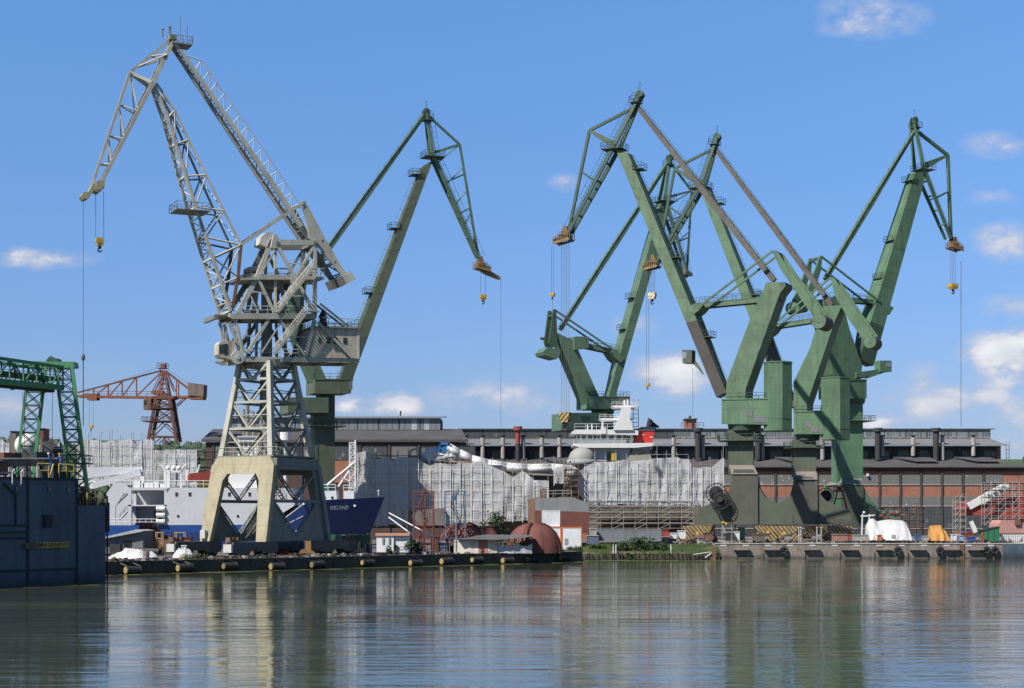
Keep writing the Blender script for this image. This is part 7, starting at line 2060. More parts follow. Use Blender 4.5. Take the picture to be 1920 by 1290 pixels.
t, q = box3('red_bin', 'dark red bin between the two domed sections', 'bin', 908, 935, 988, 1012, 280, 3, M_oxide, M_oxided)
t, q = box3('maroon_box', 'maroon container end left of the first domed section', 'box', 808, 826, 1007, 1034, 285, 3, M_oxided)
def canopy():
    D = 258; t = thing('work_tent', (xx(920, D), D, GZ), 'lean-to work tent with a grey sheet roof and a red and white cloth wall', 'tent')
    m = MB(); m.prism([W(x, y, D)-V(0, 1, 0) for x, y in ((858, 1011), (905, 1003), (1000, 1004), (985, 1008), (930, 1012))], (0, 5, 0)); m.build('roof_sheet', paint('tent_roof', (.16, .16, .165), .8, .2, .5), t)
    c = cloth(851, 932, 1012, 1012, 1040, 1040, D, 4, .35, 18, 10, .2); c2 = c
    mm = bpy.data.materials.new('red_white_cloth'); mm.use_nodes = True; tt = NT(mm.node_tree)
    pos = tt.n('ShaderNodeNewGeometry').outputs['Position']; n1 = tt.noise(tt.scale(pos, (.5, .5, .5)), 1.0, 4, .5); sx = tt.n('ShaderNodeSeparateXYZ', {0: pos}).outputs[0]
    band = tt.m('MULTIPLY', tt.m('GREATER_THAN', sx, xx(897, D)), tt.m('LESS_THAN', sx, xx(915, D)))
    cc = tt.mix(tt.m('MAXIMUM', tt.m('MULTIPLY', band, .85), tt.ramp(n1, .58, .70, 0, .5)), (.60, .55, .48, 1), (.34, .09, .07, 1))
    bs = tt.n('ShaderNodeBsdfPrincipled', {'Base Color': cc, 'Roughness': .85}); tt.n('ShaderNodeOutputMaterial', {'Surface': bs.outputs[0]})
    c.build('cloth_wall', mm, t, smooth=True)
    for x0, x1, y0 in ((933, 966, 1017), (966, 998, 1016)): cloth(x0, x1, y0, y0+3, 1037, 1038, D+.2, x0, .5, 10, 8, 1.3).build('draped_sheet', M_tarp, t, smooth=True)
    m = MB()
    for x in (852, 878, 905, 932, 965, 998): m.beam(V(xx(x, D), D+.5, GZ), V(xx(x, D), D+.5, zz(1008, D)), .14, .14)
    A, B = W(935, 1009, D+.4), W(998, 1008, D+.4); m.beam(A, B, .14, .14); m.beam(A-Z*1.2, B-Z*1.2, .12, .12); zigzag(m, A-Z*1.2, B-Z*1.2, A, B, 10, .05); m.build('truss_frame', M_rusty, t)
canopy()
m = MB(); c = on_quay(1012, 1.6); m.obox(c+Z*.75, V(.85, .3, 0), V(-.1, .3, .05), V(-.15, 0, .75)); single('grey_carton', m, M_conc, 'pale carton leaning at the foot of the lugged dome', 'carton')
m = MB(); c = on_quay(1033, 1.2); m.box(c.x-.4, c.x+.4, c.y, c.y+.7, GZ+.16, GZ+.85); single('white_block', m, M_white, 'small white block on the quay edge near its right end', 'block')
# --- brown hull block and white containers
def hull_block():
    D = 300; t = thing('hull_block', (xx(1050, D), D, GZ), 'large hull block, grey above and rust red below, behind the white containers', 'hull section')
    X0, X1 = xx(1003, D), xx(1104, D)
    m = MB(); m.prism([W(1003, 934, D), W(1072, 932, D), W(1104, 943, D), W(1104, 960, D), W(1003, 957, D)], (0, 9, 0)); m.build('upper_plating', paint('primer_grey', (.20, .205, .21), .75, .15, .4, streak=.3), t)
    m = MB(); m.prism([W(1003, 957, D), W(1104, 960, D), W(1104, 1000, D), W(1003, 1000, D)], (0, 9, 0)); m.build('lower_plating', M_oxide, t)
    m = MB(); m.prism([W(990, 936, D+3), W(1003, 934, D)-V(.02, 0, 0), W(1003, 1000, D)-V(.02, 0, 0), W(990, 1000, D+3)], (0, .3, 0)); m.build('side_plating', M_rusty, t)
    m = MB(); railing(m, [W(991, 935, D+3), W(1003, 933, D), W(1072, 931, D)], 1.1, 1.4, .06); m.build('handrail', M_tube, t)
    m = MB()
    for x in (1020, 1042, 1064, 1086): m.tube(W(x, 930, D+4), W(x, 920-(x % 5), D+4), .08, 4)
    m.box(xx(1013, D), xx(1026, D), D+3, D+5, zz(934, D), zz(916, D)); m.build('top_gear', M_rusty, t)
hull_block()
container('white_container', 'upright white container resting on top of the lower white ones', 1016, 1050, 957, 987, 288, 2.4, M_cwhite, 9)
def office(lb, x0, x1, y0, y1, D):
    t = thing('site_container', (xx((x0+x1)/2, D), D, GZ), lb, 'container', 'white site containers')
    X0, X1, Z0, Z1 = xx(x0, D), xx(x1, D), GZ+.1, zz(y0, D)
    m = MB(); m.box(X0+.1, X1-.1, D, D+5, Z0, Z1-.1); m.build('wall', M_cwhite, t)
    m = MB(); mo = paint('frame_orange', (.55, .16, .03), .6, .1)
    for x in (X0, X1-.16): m.box(x, x+.16, D-.06, D+.1, Z0, Z1)
    m.box(X0+.16, X1-.16, D-.06, D+.1, Z1-.16, Z1); m.build('corner_frame', mo, t)
    g = MB(); g.box(X0+.5, X0+1.1, D-.05, D+.03, Z0+.9, Z0+1.9); g.build('window', M_pane, t)
office('white site container with orange frame under the upright white container', 1030, 1052, 988, 1014, 287)
office('longer white site container with orange frame, rightmost of the pair', 1053, 1091, 988, 1012, 286)
container('grey_container', 'long grey corrugated container above the grassy bank', 1114, 1240, 992, 1014, 294, 2.4, M_cgrey, 30)
t, q = box3('grey_cabinet', 'pale grey cabinet against the left end of the long grey container', 'cabinet', 1106, 1118, 992, 1014, 292, 1.5, M_conc)
t, q = box3('blue_cabinet', 'small blue grey cabinet on the grassy bank before the long grey container', 'cabinet', 1101, 1122, 1005, 1020, 284, 1.4, paint('cab_blue', (.09, .12, .17), .7, .2), M_conc)
t, q = box3('red_tank', 'small red tank at the right end of the long grey container', 'tank', 1241, 1253, 994, 1006, 294, 1.2, M_redp)
# --- grassy bank and timber piling between the quays
def bank():
    X0, X1 = QB.x+.4, PX0-.1; rnd = random.Random(21)
    m = MB(); vs = []; fs = []; nx, ny = 50, 6
    for j in range(ny+1):
        for i in range(nx+1):
            x = X0+(X1-X0)*i/nx; y = 281+11*j/ny; h = .75+1.3*min(1, j/3)+.25*noise.noise(V(x*.35, y*.5, 2))
            vs.append(V(x, y, h if j else -.3))
    for j in range(ny):
        for i in range(nx): a = j*(nx+1)+i; fs.append((a, a+1, a+nx+2, a+nx+1))
    m.add(vs, fs); m.build('bank', paint('bank_earth', (.085, .085, .04), .95, .4, .7), kind='structure')
    g = MB()
    for k in range(5200):
        x = rnd.uniform(X0-4, X1); y = rnd.uniform(281.3, 293); j = (y-281)/11*6
        z = .75+1.3*min(1, j/3)-.1
        if noise.noise(V(x*.25, y*.3, 9)) < -.22: continue
        h = rnd.uniform(.25, .75); dx = rnd.uniform(-.2, .2); w = rnd.uniform(.05, .12)
        g.add([V(x-w, y, z), V(x+w, y, z), V(x+dx, y+rnd.uniform(-.1, .1), z+h)], [(0, 1, 2)])
    o = g.build('grass', M_grass); tag(o, 'rough green grass covering the bank between the two quays', 'grass', None, 'stuff')
    t = thing('timber_piling', ((X0+X1)/2, 280.5, 0), 'dark old timber piling under the grassy bank at the waterline', 'piling')
    m = MB()
    for z in (.15, .5, .85): m.beam(V(X0, 280.8, z), V(X1, 280.8, z), .3, .22)
    m.build('waling', M_timber, t)
    for k in range(34):
        x = X0+(X1-X0)*(k+rnd.uniform(.2, .8))/34; m = MB(); m.tube(V(x, 280.6, -.8), V(x+rnd.uniform(-.1, .1), 280.5, rnd.uniform(.8, 1.2)), .16, 7); m.build('pile', M_timber, t)
    m = MB(); a = W(1337, 1030, 281); m.box(a.x-.5, a.x+.4, 280.2, 281.2, -.5, 1.9); m.build('rusty_end_pile', M_rusty, t)
    m = MB(); m.tube(W(1300, 1040, 280), W(1332, 1035, 280), .06, 4); m.tube(W(1322, 1046, 280), W(1334, 1037, 280), .07, 4); m.build('white_pipe', M_white, t)
    for px, w, h, n, lb in ((1165, 1.9, 2.2, 800, 'left of the bramble mound on the bank'), (1205, 2.8, 3.2, 1500, 'tallest in the middle of the bank'), (1235, 2.0, 1.9, 700, 'right of the tallest on the bank'), (1075, 1.6, 1.2, 500, 'beside the lugged dome on the bank'), (1175, 1.4, .9, 400, 'lowest, hanging over the timber piling')):
        D = 284 if px != 1175 else 280.6
        foliage('bramble_bush', 'green bramble bush '+lb, 'bush', V(xx(px, D), D, 1.2 if px != 1175 else .4), w, 1.2, h*.72, n, px, (M_leaf, M_leafd), False, .38, 'bramble bushes on the bank')
    for px in (1150, 1155, 1258): m = MB(); a = V(xx(px, 282.5), 282.5, 1.0); m.tube(a, a+Z*1.5, .09, 6); single('white_stake', m, M_white, {1150: 'left of two white stakes on the grassy bank', 1155: 'right of two white stakes on the grassy bank', 1258: 'white stake alone near the pontoon quay'}[px], 'stake', 'white stakes on the bank')
bank()
# --- pontoon quay front: shelves, tyres, kerb
for i, (px, lb) in enumerate(((1390, 'first from the timber piling'), (1446, 'left of the single tyre under the front crane'), (1522, 'below the middle crane portal'), (1592, 'below the right end of the middle crane portal'), (1656, 'below the white covered boat'), (1720, 'between the two single tyres on the right'), (1784, 'left of the rust streak'), (1828, 'between the rust streak and the twin tyres'))):
    X = xx(px, 291); m = MB(); m.box(X-1.35, X+1.35, 290.25, 291.02, 1.42, 1.62)
    for x in (X-1.3, X+1.2): m.box(x, x+.1, 290.4, 291.02, 1.62, 1.85)
    single('fender_shelf', m, M_pont, 'concrete shelf on the pontoon quay front, '+lb, 'shelf', 'shelves along the pontoon quay')
for px, lb in ((1470, 'lone hanging tyre below the front green crane'), (1684, 'hanging tyre below the white covered boat'), (1763, 'hanging tyre below the orange cover'), (1850, 'left tyre of the hanging pair below the green skip'), (1866, 'right tyre of the hanging pair below the green skip')):
    c = V(xx(px, 290.5), 290.6, 1.35); t = thing('tyre', (c.x, 290.6, .6), lb, 'tyre', 'tyres hung on the pontoon quay')
    m = MB(); m.ring(c, (0, 1, 0), .50, .22, 22, 8); m.build('rubber_ring', M_rubber, t, smooth=True)
    m = MB(); m.tube(c+Z*.6, V(c.x, 290.95, PZ), .04, 4); m.build('chain', M_iron, t)
m = MB()
for k in range(46):
    x = PX0+1+k*1.9
    if k % 2 == 0: m.box(x, x+1.0, 290.955, 290.995, 2.12, 2.30)
m.build('kerb_marking', M_white, kind='structure')
m = MB(); m.box(PX0, PX1, 290.9, 291.5, PZ, PZ+.16); m.build('kerb', paint('kerb_pale', (.42, .40, .37), .8, .15, streak=.4), kind='structure')
m = MB(); X = xx(1804, 291); m.box(X-.35, X+.35, 290.86, 291.02, -.4, 2.4); single('rusty_ladder_post', m, M_rusty, 'rust orange vertical post on the pontoon quay front left of the twin tyres', 'post')
for i, px in enumerate((1382, 1432, 1510, 1575, 1612, 1640, 1703, 1741, 1790)):
    m = MB(); X = xx(px, 291); m.box(X-.06, X+.06, 290.9, 291.02, -.2, 1.0); single('mooring_bar', m, M_iron, 'thin dark upright bar at the waterline of the pontoon quay', 'bar', 'dark bars on the pontoon waterline')
m = MB(); X0_ = xx(1880, 290.8); m.box(X0_, 118, 290.3, 291.02, -1, PZ-.1); single('steel_barge', m, M_dock, 'dark steel barge end moored at the right edge of the pontoon quay', 'barge')
# --- things on the pontoon quay
def cover(name, label, outline, D, dep, mat, seed, cat, amp=.5):
    """a draped cover: traced outline, bulging towards the viewer with hanging folds"""
    cx = sum(p[0] for p in outline)/len(outline); top = min(p[1] for p in outline); bot = max(p[1] for p in outline)
    L = [p for p in outline]; n = len(L); t = thing(name, (xx(cx, D), D, PZ), label, cat)
    half = n//2
    def edge(pts, k):
        f = k*(len(pts)-1); i = min(int(f), len(pts)-2); q = f-i
        return (pts[i][0]+(pts[i+1][0]-pts[i][0])*q, pts[i][1]+(pts[i+1][1]-pts[i][1])*q)
    lt, nx, ny = outline, 40, 26
    m = MB(); vs = []; fs = []
    for j in range(ny+1):
        k = j/ny
        for i in range(nx+1):
            q = i/nx
            tp = edge(L, q)                                     # outline runs left foot, over the top, to right foot
            y0 = tp[1]; x0 = tp[0]
            y = y0+(bot-y0)*k
            p = W(x0, y, D); dpt = dep*(1-k)**1.5*.8
            fold = noise.noise(V(x0*.11+seed, k*.7, seed))*amp+noise.noise(V(x0*.33+seed, k*1.6, seed+3))*amp*.5+amp*.4*math.sin(x0*.42+4*k)*k
            p.y = D + dpt - dep*.25*math.sin(math.pi*q)*k + fold; p.x += fold*.25
            vs.append(p)
    for j in range(ny):
        for i in range(nx): a = j*(nx+1)+i; fs.append((a, a+1, a+nx+2, a+nx+1))
    # back skirt
    o = len(vs); vs2 = [V(v.x, D+dep, v.z) for v in vs[:nx+1]]; vs3 = [V(v.x, D+dep, PZ) for v in vs[:nx+1]]
    vs += vs2+vs3
    for i in range(nx): fs += [(i+1, i, o+i, o+i+1), (o+i+1, o+i, o+nx+1+i, o+nx+2+i)]
    m.add(vs, fs); m.build('draped_cover', mat, t, smooth=True)
    return t
t = cover('covered_boat', 'boat under a bright white draped cover on the pontoon quay', [(1634, 1013), (1630, 1000), (1632, 986), (1637, 974), (1645, 972), (1652, 978), (1662, 976), (1674, 974), (1686, 975), (1700, 976), (1707, 980), (1710, 990), (1714, 1004), (1716, 1013)], 296, 4, M_tarpw, 5, 'boat')
m = MB(); a = W(1676, 1007, 293.6); m.box(a.x-.35, a.x+.35, a.y, a.y+.2, a.z-.4, a.z+.4); m.build('grey_tag', M_conc, t)
M_ocov = paint('orange_cover', (.47, .22, .055), .75, .2, .8, streak=.2)
cover('covered_machine', 'machine under an orange brown cover right of the white covered boat', [(1744, 1014), (1746, 1003), (1748, 992), (1750, 986), (1760, 985), (1770, 985), (1773, 992), (1780, 996), (1781, 1005), (1779, 1014)], 295, 2.6, M_ocov, 9, 'machine', .35)
def skip():
    D = 295; t = thing('green_skip', (xx(1857, D), D, PZ), 'green waste skip with sloping top near the right edge', 'skip')
    m = MB(); m.prism([W(x, y, D) for x, y in ((1841, 993), (1874, 988), (1874, 1015), (1862, 1016), (1843, 1010))], (0, 2.2, 0)); m.build('bin_body', paint('skip_green', (.03, .17, .085), .55, .15, .6, streak=.3, rust=.2), t)
    m = MB(); m.prism([W(x, y, D)-V(0, .1, 0) for x, y in ((1837, 994), (1856, 990), (1875, 987), (1875, 988.5), (1841, 996.5))], (0, 2.4, 0)); m.build('rim', M_iron, t)
    m = MB()
    for x in (1852, 1863): m.beam(W(x, 992, D-.05), W(x, 1013, D-.05), .12, .1)
    m.build('rib', M_cgreen, t)
skip()
m = MB(); a = W(1843, 1010, 293); m.box(a.x-.2, a.x+.2, a.y, a.y+.4, PZ, zz(1004, 293)); m.tube(V(a.x, a.y+.2, zz(1004, 293)), V(a.x, a.y+.2, zz(998, 293)), .25, 8); single('red_hydrant', m, M_redp, 'red hydrant standing left of the green skip', 'hydrant')
for (nm, lb, cat, x0, x1, y0, y1, D, dp, mt) in (
    ('blue_crate', 'dark blue crate right beside the white covered boat', 'crate', 1717, 1727, 1004, 1013, 295, 1.2, M_sblue),
    ('blue_bin', 'light blue bin right of the orange cover', 'bin', 1798, 1806, 1005, 1013, 295, 1.0, paint('bin_blue', (.22, .32, .45), .6, .15)),
    ('red_crate', 'red and white crate stacked behind the blue tarp box', 'crate', 1812, 1823, 1000, 1008, 297, 1.0, M_redp),
    ('blue_box', 'deep blue box left of the red hydrant', 'box', 1815, 1829, 1008, 1014, 295, 1.0, paint('box_blue', (.03, .09, .30), .6, .15)),
    ('pink_plate', 'faded pink panel behind the light blue bin', 'plate', 1791, 1801, 997, 1006, 299, .3, paint('pink_primer', (.42, .20, .165), .8, .12)),
    ('white_tank', 'white tank left of the striped bogie under the front crane', 'tank', 1272, 1285, 996, 1010, 297, 1.5, M_white),
    ('winch_box', 'dark winch box under the front crane portal', 'box', 1362, 1376, 1000, 1014, 296, 1.4, M_iron),
    ('white_tank', 'white tank beside the dark winch box', 'tank', 1378, 1386, 998, 1014, 297, 1.2, M_white),
    ('dark_crate', 'low dark crate between the two front portals', 'crate', 1412, 1434, 1002, 1014, 296, 1.6, M_plankd),
    ('green_cabinet', 'pale green cabinet under the front crane', 'cabinet', 1386, 1396, 990, 1014, 301, 1.4, paint('cab_green', (.16, .25, .20), .7, .2)),
    ('pink_crate', 'low dusty pink crate below the right crane', 'crate', 1562, 1592, 1003, 1014, 296, 1.4, paint('pink_crate', (.30, .16, .135), .85, .2)),
    ('red_cylinder_box', 'small red box before the dusty pink crate', 'box', 1590, 1595, 1003, 1013, 294, .6, M_redp),
    ('grey_crate', 'long grey crate left of the white covered boat', 'crate', 1600, 1630, 1004, 1014, 297, 1.5, M_conc)):
    box3(nm, lb, cat, x0, x1, y0, y1, D, dp, mt)
def lamp_machine():
    D = 293.5; t = thing('lamp_trolley', (xx(1360, D), D, PZ), 'small winch trolley with two yellow round lamps under the front crane', 'trolley')
    m = MB()
    for x in (1354, 1372): m.beam(W(x, 985, D), V(xx(x, D), D, PZ), .14, .14)
    m.beam(W(1352, 998, D), W(1376, 998, D), .16, .16); m.beam(W(1354, 990, D), W(1374, 990, D), .12, .12); m.beam(W(1354, 985, D), W(1360, 1000, D), .3, .3); m.build('frame', M_tube, t)
    for x, y in ((1356, 980), (1361.5, 982.5)): m = MB(); m.ball(W(x, y, D), .29, nu=12, nv=8); m.build('round_lamp', M_yel, t)
lamp_machine()
for lb, xs in (('middle crane portal', (1498, 1502)), ('right edge of the middle portal', (1532, 1540))):
    m = MB()
    for x in xs: a = V(xx(x, 295), 295, PZ); m.tube(a, V(a.x, a.y, zz(990, 295)), .13, 8); m.ball(V(a.x, a.y, zz(990, 295)), .2, nu=8, nv=6)
    m.beam(W(xs[0], 1004, 295), W(xs[1], 1004, 295), .3, .3); single('white_standpipe', m, M_conc, 'white twin standpipe before the '+lb, 'standpipe', 'white standpipes')
def mini_tower():
    D = 340; t = thing('red_trestle', (xx(1575, D), D, zz(955, D)), 'small red trestle stand with a railed top on the middle portal', 'trestle')
    m = MB()
    for d in (0, 1.4):
        m.beam(W(1570, 920, D+d), W(1563, 950, D+d), .3, .3); m.beam(W(1579, 920, D+d), W(1588, 955, D+d), .35, .35); m.beam(W(1567, 935, D+d), W(1583, 935, D+d), .2, .2)
    m.box(xx(1565, D), xx(1584, D), D-.3, D+1.7, zz(922, D), zz(919, D)); m.box(xx(1571, D), xx(1579, D), D, D+1.4, zz(919, D), zz(912, D)); m.build('trestle_frame', M_redp, t)
    m = MB(); railing(m, [W(1564, 919, D-.3), W(1585, 919, D-.3)], .9, .8, .05); m.build('handrail', M_iron, t)
mini_tower()
def winch_frame():
    D = 305; t = thing('cable_winch', (xx(1636, D), D, PZ), 'tall winch frame with a black drum casing left of the white covered boat', 'winch')
    m = MB(); m.box(xx(1633, D), xx(1643, D), D, D+1.2, zz(975, D), zz(949, D)); m.build('drum_casing', M_iron, t)
    m = MB()
    for x in (1615, 1628): m.beam(V(xx(x, D), D, PZ), V(xx(x+2, D), D, zz(964, D)), .28, .28, .2, .2)
    m.beam(W(1614, 968, D), W(1640, 966, D), .25, .25); m.ball(W(1620, 961, D), .25, nu=8, nv=6); m.build('white_leg', M_white, t)
    m = MB()
    for y, x1 in ((958, 1690), (965, 1700), (972, 1682)): m.tube(W(1640, y, D+1), W(x1, y+1, D+1), .13, 6)
    for x in (1655, 1668, 1680): m.tube(V(xx(x, D), D+1, PZ), W(x, 956, D+1), .09, 5); m.tube(W(x, 962, D+.8), W(x+4, 962, D+.8), .3, 8)
    m.build('pipe_rack', M_grit, t)
    m = MB()
    for x, y in ((1650, 966), (1662, 969), (1674, 961)): m.box(xx(x, D), xx(x+5, D), D+.6, D+1.4, zz(y+3, D), zz(y-2, D))
    m.build('red_valve', M_redp, t)
winch_frame()
for (nm, lb, x0, x1, y0, y1, D, mt) in (('yellow_frame', 'yellow tube frame on the lower end step of the floating dock', 0, 0, 0, 0, 0, M_yrail),):
    m = MB()
    for s in (.6, 2.2): m.beam(dock_at(s, -.6, 8.25), dock_at(s, -.6, 9.6), .1, .1)
    m.beam(dock_at(.6, -.6, 9.6), dock_at(2.2, -.6, 9.6), .1, .1); m.beam(dock_at(.6, -.6, 9.0), dock_at(2.2, -.6, 9.0), .08, .08)
    single(nm, m, mt, lb, 'frame')
for (nm, lb, cat, x0, x1, y0, y1, D, dp, mt) in (
    ('white_crate', 'white crate on the bank top left of the striped bogie', 'crate', 1258, 1268, 1000, 1010, 296, 1.0, M_white),
    ('rusty_bin', 'rust brown bin between the two striped trucks of the front crane', 'bin', 1320, 1336, 1000, 1013, 297, 1.4, M_rusty),
    ('orange_crate', 'small orange crate beside the winch frame legs', 'crate', 1646, 1653, 1004, 1013, 294.5, .8, paint('crate_orange', (.42, .14, .04), .7, .2)),
    ('white_bin', 'white bin between the orange cover and the light blue bin', 'bin', 1785, 1793, 1003, 1013, 295, 1.0, M_white),
    ('grey_pallet', 'flat grey pallet load right of the dark blue crate', 'pallet', 1728, 1742, 1006, 1013, 295, 1.2, M_conc)):
    box3(nm, lb, cat, x0, x1, y0, y1, D, dp, mt)
# --- red hull with white boom, at the right edge
def red_hull():
    D = 325; t = thing('red_hull', (xx(1870, D), D, GZ), 'red ship hull in scaffolding with a white boom, at the right edge', 'ship')
    m = MB(); m.prism([W(x, y, D) for x, y in ((1816, 945), (1819, 939), (1868, 938), (1868, 963), (1846, 965), (1815, 967), (1813, 955))], (0, 9, 0)); m.build('bow_plating', M_redp, t)
    m = MB(); m.prism([W(x, y, D+1) for x, y in ((1868, 938), (1935, 930), (1935, 985), (1868, 975))], (0, 9, 0)); m.build('side_plating', M_redp, t)
    m = MB(); m.beam(W(1838, 939, D), W(1886, 911, D), 1.3, 1.6, 1.0, 1.3); m.beam(W(1815, 950, D), W(1840, 937, D), .9, 1.3); m.beam(W(1884, 913, D-.8), W(1891, 909, D-.8), .7, .9)
    for q in (.3, .5, .7, .9): a = W(1838, 939, D).lerp(W(1886, 911, D), q); m.box(a.x-.3, a.x+.3, D-1.1, D-.6, a.z+.2, a.z+.8)
    m.build('white_boom', M_white, t)
    m = MB(); m.prism([W(x, y, D-.05) for x, y in ((1832, 946), (1840, 946), (1840, 948), (1832, 947.5))], (0, .1, 0)); m.prism([W(x, y, D-.05) for x, y in ((1846, 946), (1862, 946), (1862, 947.5), (1846, 947.5))], (0, .1, 0)); m.build('opening', M_glass, t)
    m = MB(); m.beam(W(1820, 978, D-2), W(1829, 998, D-2), .8, .8); m.build('white_prop', M_white, t)
red_hull()
scaffold('scaffold', 'pale narrow scaffold tower at the left end of the red hull', 1792, 1811, 932, 1000, 322, 2, 6, 2.0, M_conc)
scaffold('scaffold', 'scaffold over the red hull at the right edge', 1846, 1925, 905, 985, 320, 6, 6, 2.0)
scaffold('scaffold', 'low scaffold frames in front of the hall behind the white covered boat', 1655, 1735, 950, 1000, 335, 6, 4, 1.6, M_rusty)
t = thing('pink_block', (xx(1900, 305), 305, PZ), 'dusty pink hull block in the right corner', 'hull section')
m = MB(); m.prism([W(x, y, 305) for x, y in ((1870, 1000), (1873, 982), (1878, 975), (1912, 975), (1922, 985), (1926, 1000))], (0, 6, 0)); m.build('block_plating', paint('pink_primer2', (.40, .21, .18), .85, .12, .6), t)
m = MB(); m.box(xx(1904, 304.5), xx(1914, 304.5), 304.6, 305.1, zz(984, 304.5), zz(974, 304.5)); m.build('block_hatch', M_rusty, t)
t = thing('white_fence', (xx(1895, 297), 297, PZ), 'short white barrier fence below the dusty pink block', 'fence')
m = MB()
for k in range(14): X = xx(1878+k*3.4, 297); m.box(X, X+.18, 297, 297.08, PZ, zz(1002, 297))
for y in (1004, 1010): m.box(xx(1877, 297), xx(1926, 297), 297.09, 297.15, zz(y, 297)-.07, zz(y, 297)+.07)
m.build('picket', M_white, t)
# --- loose scrap nobody could count
def scrap(name, lb, mat, seed, n, x0, x1, y0, y1, z, big=.5):
    rnd = random.Random(seed); m = MB()
    for k in range(n):
        x = rnd.uniform(x0, x1); y = rnd.uniform(y0, y1); s = rnd.uniform(.1, big)
        if rnd.random() < .5: a = rnd.random()*3.1; m.obox(V(x, y, z+s*.35), V(math.cos(a), math.sin(a), rnd.uniform(-.1, .3))*s*.8, V(-math.sin(a), math.cos(a), 0)*s*.5, Z*s*.35)
        else: a = rnd.random()*3.1; d = V(math.cos(a), math.sin(a)*.5, rnd.uniform(-.1, .8))*s*2.0; m.tube(V(x, y, z+.05), V(x, y, z+.15)+d, s*.16, 5)
    o = m.build(name, mat); tag(o, lb, 'scrap', None, 'stuff')
scrap('scrap_steel', 'rusty scrap scattered along the pontoon quay deck', M_rusty, 31, 170, PX0-6, 88, 292.5, 300, PZ)
scrap('scrap_pale', 'pale scrap and offcuts scattered along the pontoon quay deck', M_conc, 32, 150, PX0-6, 88, 292.3, 300, PZ)
scrap('scrap_dark', 'dark scrap lying under the green crane portals', M_iron, 33, 170, PX0-6, 88, 293, 302, PZ, .7)
def scrapq(name, lb, mat, seed, n, a, b, big=.4):
    rnd = random.Random(seed); m = MB()
    for k in range(n):
        p = on_quay(rnd.uniform(a, b), rnd.uniform(.7, 9), GZ+.1); s = rnd.uniform(.1, big); q = rnd.random()*3.1
        if rnd.random() < .6: m.obox(p+Z*s*.35, V(math.cos(q), math.sin(q), .1)*s*.8, V(-math.sin(q), math.cos(q), 0)*s*.5, Z*s*.35)
        else: m.tube(p, p+V(math.cos(q), math.sin(q)*.5, rnd.uniform(0, .6))*s*2, s*.14, 5)
    o = m.build(name, mat); tag(o, lb, 'scrap', None, 'stuff')
scrapq('scrap_quay', 'rusty offcuts strewn along the low quay', M_rusty, 41, 220, 200, 1060)
scrapq('scrap_grey', 'grey rubble strewn along the low quay', M_conc, 42, 150, 200, 1060)
scrapq('scrap_black', 'dark scrap strewn along the low quay', M_iron, 43, 170, 200, 1060, .5)
# --- duckweed along the banks
def weed(name, lb, fn, n, seed):
    rnd = random.Random(seed); m = MB()
    for k in range(n):
        p, sx, sy = fn(rnd); pts = []
        for i in range(9): a = 2*math.pi*i/9; q = rnd.uniform(.6, 1.1); pts.append(V(p.x+sx*q*math.cos(a), p.y+sy*q*math.sin(a), .008+.0004*(k % 12)))
        m.add(pts, [tuple(range(9))])
    o = m.build(name, paint('duckweed_green', (.105, .125, .030), .8, .35, 2.2)); tag(o, lb, 'duckweed', None, 'stuff')
def f1(r): s = r.uniform(16, QL); p = quay(s, .9+abs(r.gauss(0, 1.5))); return p, r.uniform(.5, 2.0), r.uniform(.15, .5)
def f2(r): s = r.uniform(-2, 40); p = V(-43.8, 184, 0)-V(.5, .866, 0)*s+V(.866, -.5, 0)*(.6+abs(r.gauss(0, 1.6))); return p, r.uniform(.4, 1.6), r.uniform(.15, .5)
def f3(r): return V(r.uniform(QB.x-1, PX0+4), 280-abs(r.gauss(0, 4)), 0), r.uniform(.6, 2.4), r.uniform(.15, .5)
weed('duckweed', 'green duckweed floating along the low quay', f1, 240, 1)
weed('duckweed', 'green duckweed floating along the floating dock', f2, 200, 2)
weed('duckweed', 'green duckweed floating off the grassy bank', f3, 200, 3)
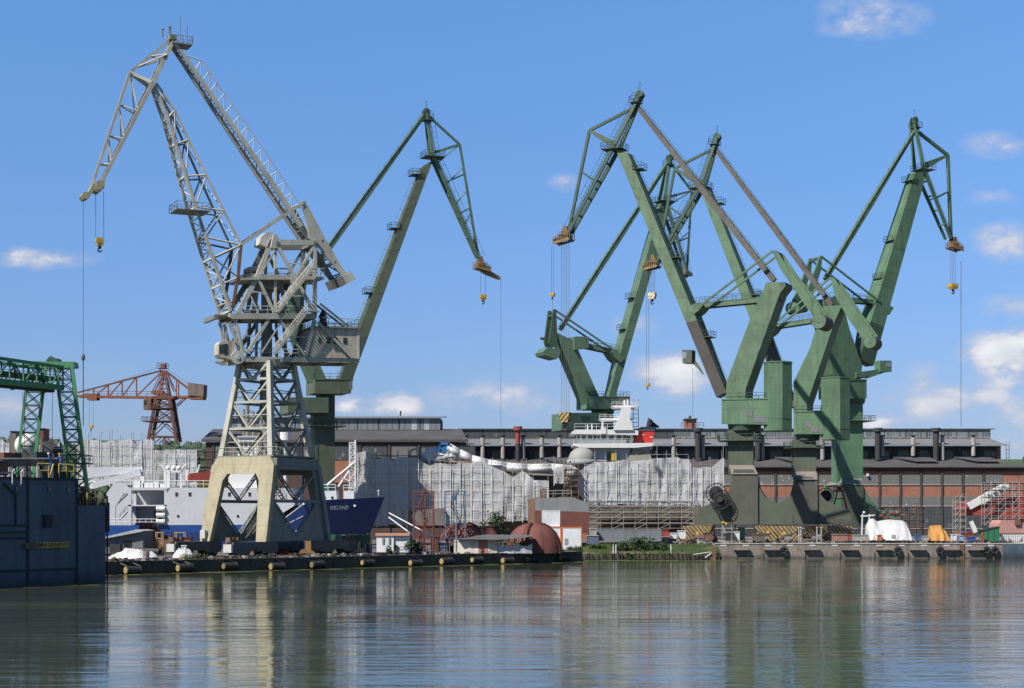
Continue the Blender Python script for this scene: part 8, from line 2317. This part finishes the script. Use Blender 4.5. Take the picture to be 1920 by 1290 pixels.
# --- people
def person(label, foot, face, top, helm, pose=0, seed=0):
    t = thing('person', tuple(foot), label, 'person', 'shipyard workers')
    me = bpy.data.meshes.new('body'); a = R(face); f = V(math.cos(a), math.sin(a), 0); s = V(-f.y, f.x, 0)
    J = {}; vs = []; rad = []; es = []
    def j(n, p, r, par=None):
        J[n] = len(vs); vs.append(p); rad.append(r)
        if par: es.append((J[par], J[n]))
    lean = .18 if pose else .04
    j('pelvis', Z*.95, .15); j('chest', Z*1.30+f*lean, .17, 'pelvis'); j('neck', Z*1.48+f*lean*1.3, .07, 'chest'); j('head', Z*1.60+f*(lean*1.5+.03), .10, 'neck'); j('crown', Z*1.70+f*(lean*1.5+.02), .085, 'head')
    for q, n in ((1, 'l'), (-1, 'r')):
        j(n+'hip', Z*.90+s*q*.10, .10, 'pelvis'); j(n+'knee', Z*.50+s*q*.12+f*.04, .07, n+'hip'); j(n+'ankle', Z*.08+s*q*.13-f*.02, .05, n+'knee'); j(n+'toe', Z*.04+s*q*.14+f*.15, .045, n+'ankle')
        j(n+'sho', Z*1.40+s*q*.20+f*lean*1.2, .075, 'chest'); j(n+'elb', Z*1.14+s*q*.26+f*(lean+.05), .052, n+'sho'); j(n+'wri', Z*(1.02 if not pose else 1.16)+s*q*.20+f*(lean+.26), .038, n+'elb'); j(n+'hand', Z*(1.0 if not pose else 1.2)+s*q*.16+f*(lean+.36), .036, n+'wri')
    me.from_pydata([tuple(v) for v in vs], es, []); ob = bpy.data.objects.new('body', me); COL.objects.link(ob); ob.parent = t
    sk = ob.modifiers.new('skin', 'SKIN'); ly = me.skin_vertices[0] if me.skin_vertices else None
    if ly is None:
        bpy.context.view_layer.update(); ly = me.skin_vertices[0]
    for i, r_ in enumerate(rad): ly.data[i].radius = (r_, r_)
    ly.data[0].use_root = True
    sb = ob.modifiers.new('sub', 'SUBSURF'); sb.levels = 1; sb.render_levels = 1
    m = bpy.data.materials.new('worker_clothes'); m.use_nodes = True; tt = NT(m.node_tree)
    z = tt.n('ShaderNodeSeparateXYZ', {0: tt.n('ShaderNodeTexCoord').outputs['Object']}).outputs[2]
    c = tt.mix(tt.m('GREATER_THAN', z, 1.47), c4(top), (.42, .24, .17, 1)); c = tt.mix(tt.m('LESS_THAN', z, .09), c, (.02, .02, .02, 1))
    bs = tt.n('ShaderNodeBsdfPrincipled', {'Base Color': c, 'Roughness': .8}); tt.n('ShaderNodeOutputMaterial', {'Surface': bs.outputs[0]}); me.materials.append(m)
    h = MB(); c0 = V(*foot)+Z*1.70+f*(lean*1.5+.02); h.ball(c0, .135, .135, .12, 10, 6); h.tube(c0-Z*.02, c0, .155, 12); h.build('helmet', paint('helmet_'+helm, (.55, .42, .08) if helm == 'yellow' else (.7, .7, .7), .4, .05), t)
p1 = dock_at(6.6, -1.3, dock_z+1.1); p2 = dock_at(5.6, -1.0, dock_z+.9)
m = MB(); q1 = dock_at(6.1, -1.2, dock_z); m.obox(q1+Z*.45, V(.5, .866, 0)*1.2, V(.866, -.5, 0)*.8, Z*.45); single('work_stage', m, M_dockd, 'low dark stage on the floating dock under the two workers', 'stage')
person('worker in blue overalls and white helmet, left of the pair on the floating dock', dock_at(6.7, -1.3, dock_z+.9), 200, (.03, .09, .28), 'white', 1)
person('worker in blue overalls and yellow helmet, right of the pair on the floating dock', dock_at(5.6, -1.0, dock_z+.9), 140, (.03, .08, .26), 'yellow', 1)
person('worker in bright blue on the low scaffold before the brick hall', (xx(1700, 335.8), 335.8, zz(962, 335)), 250, (.02, .15, .42), 'white', 0)
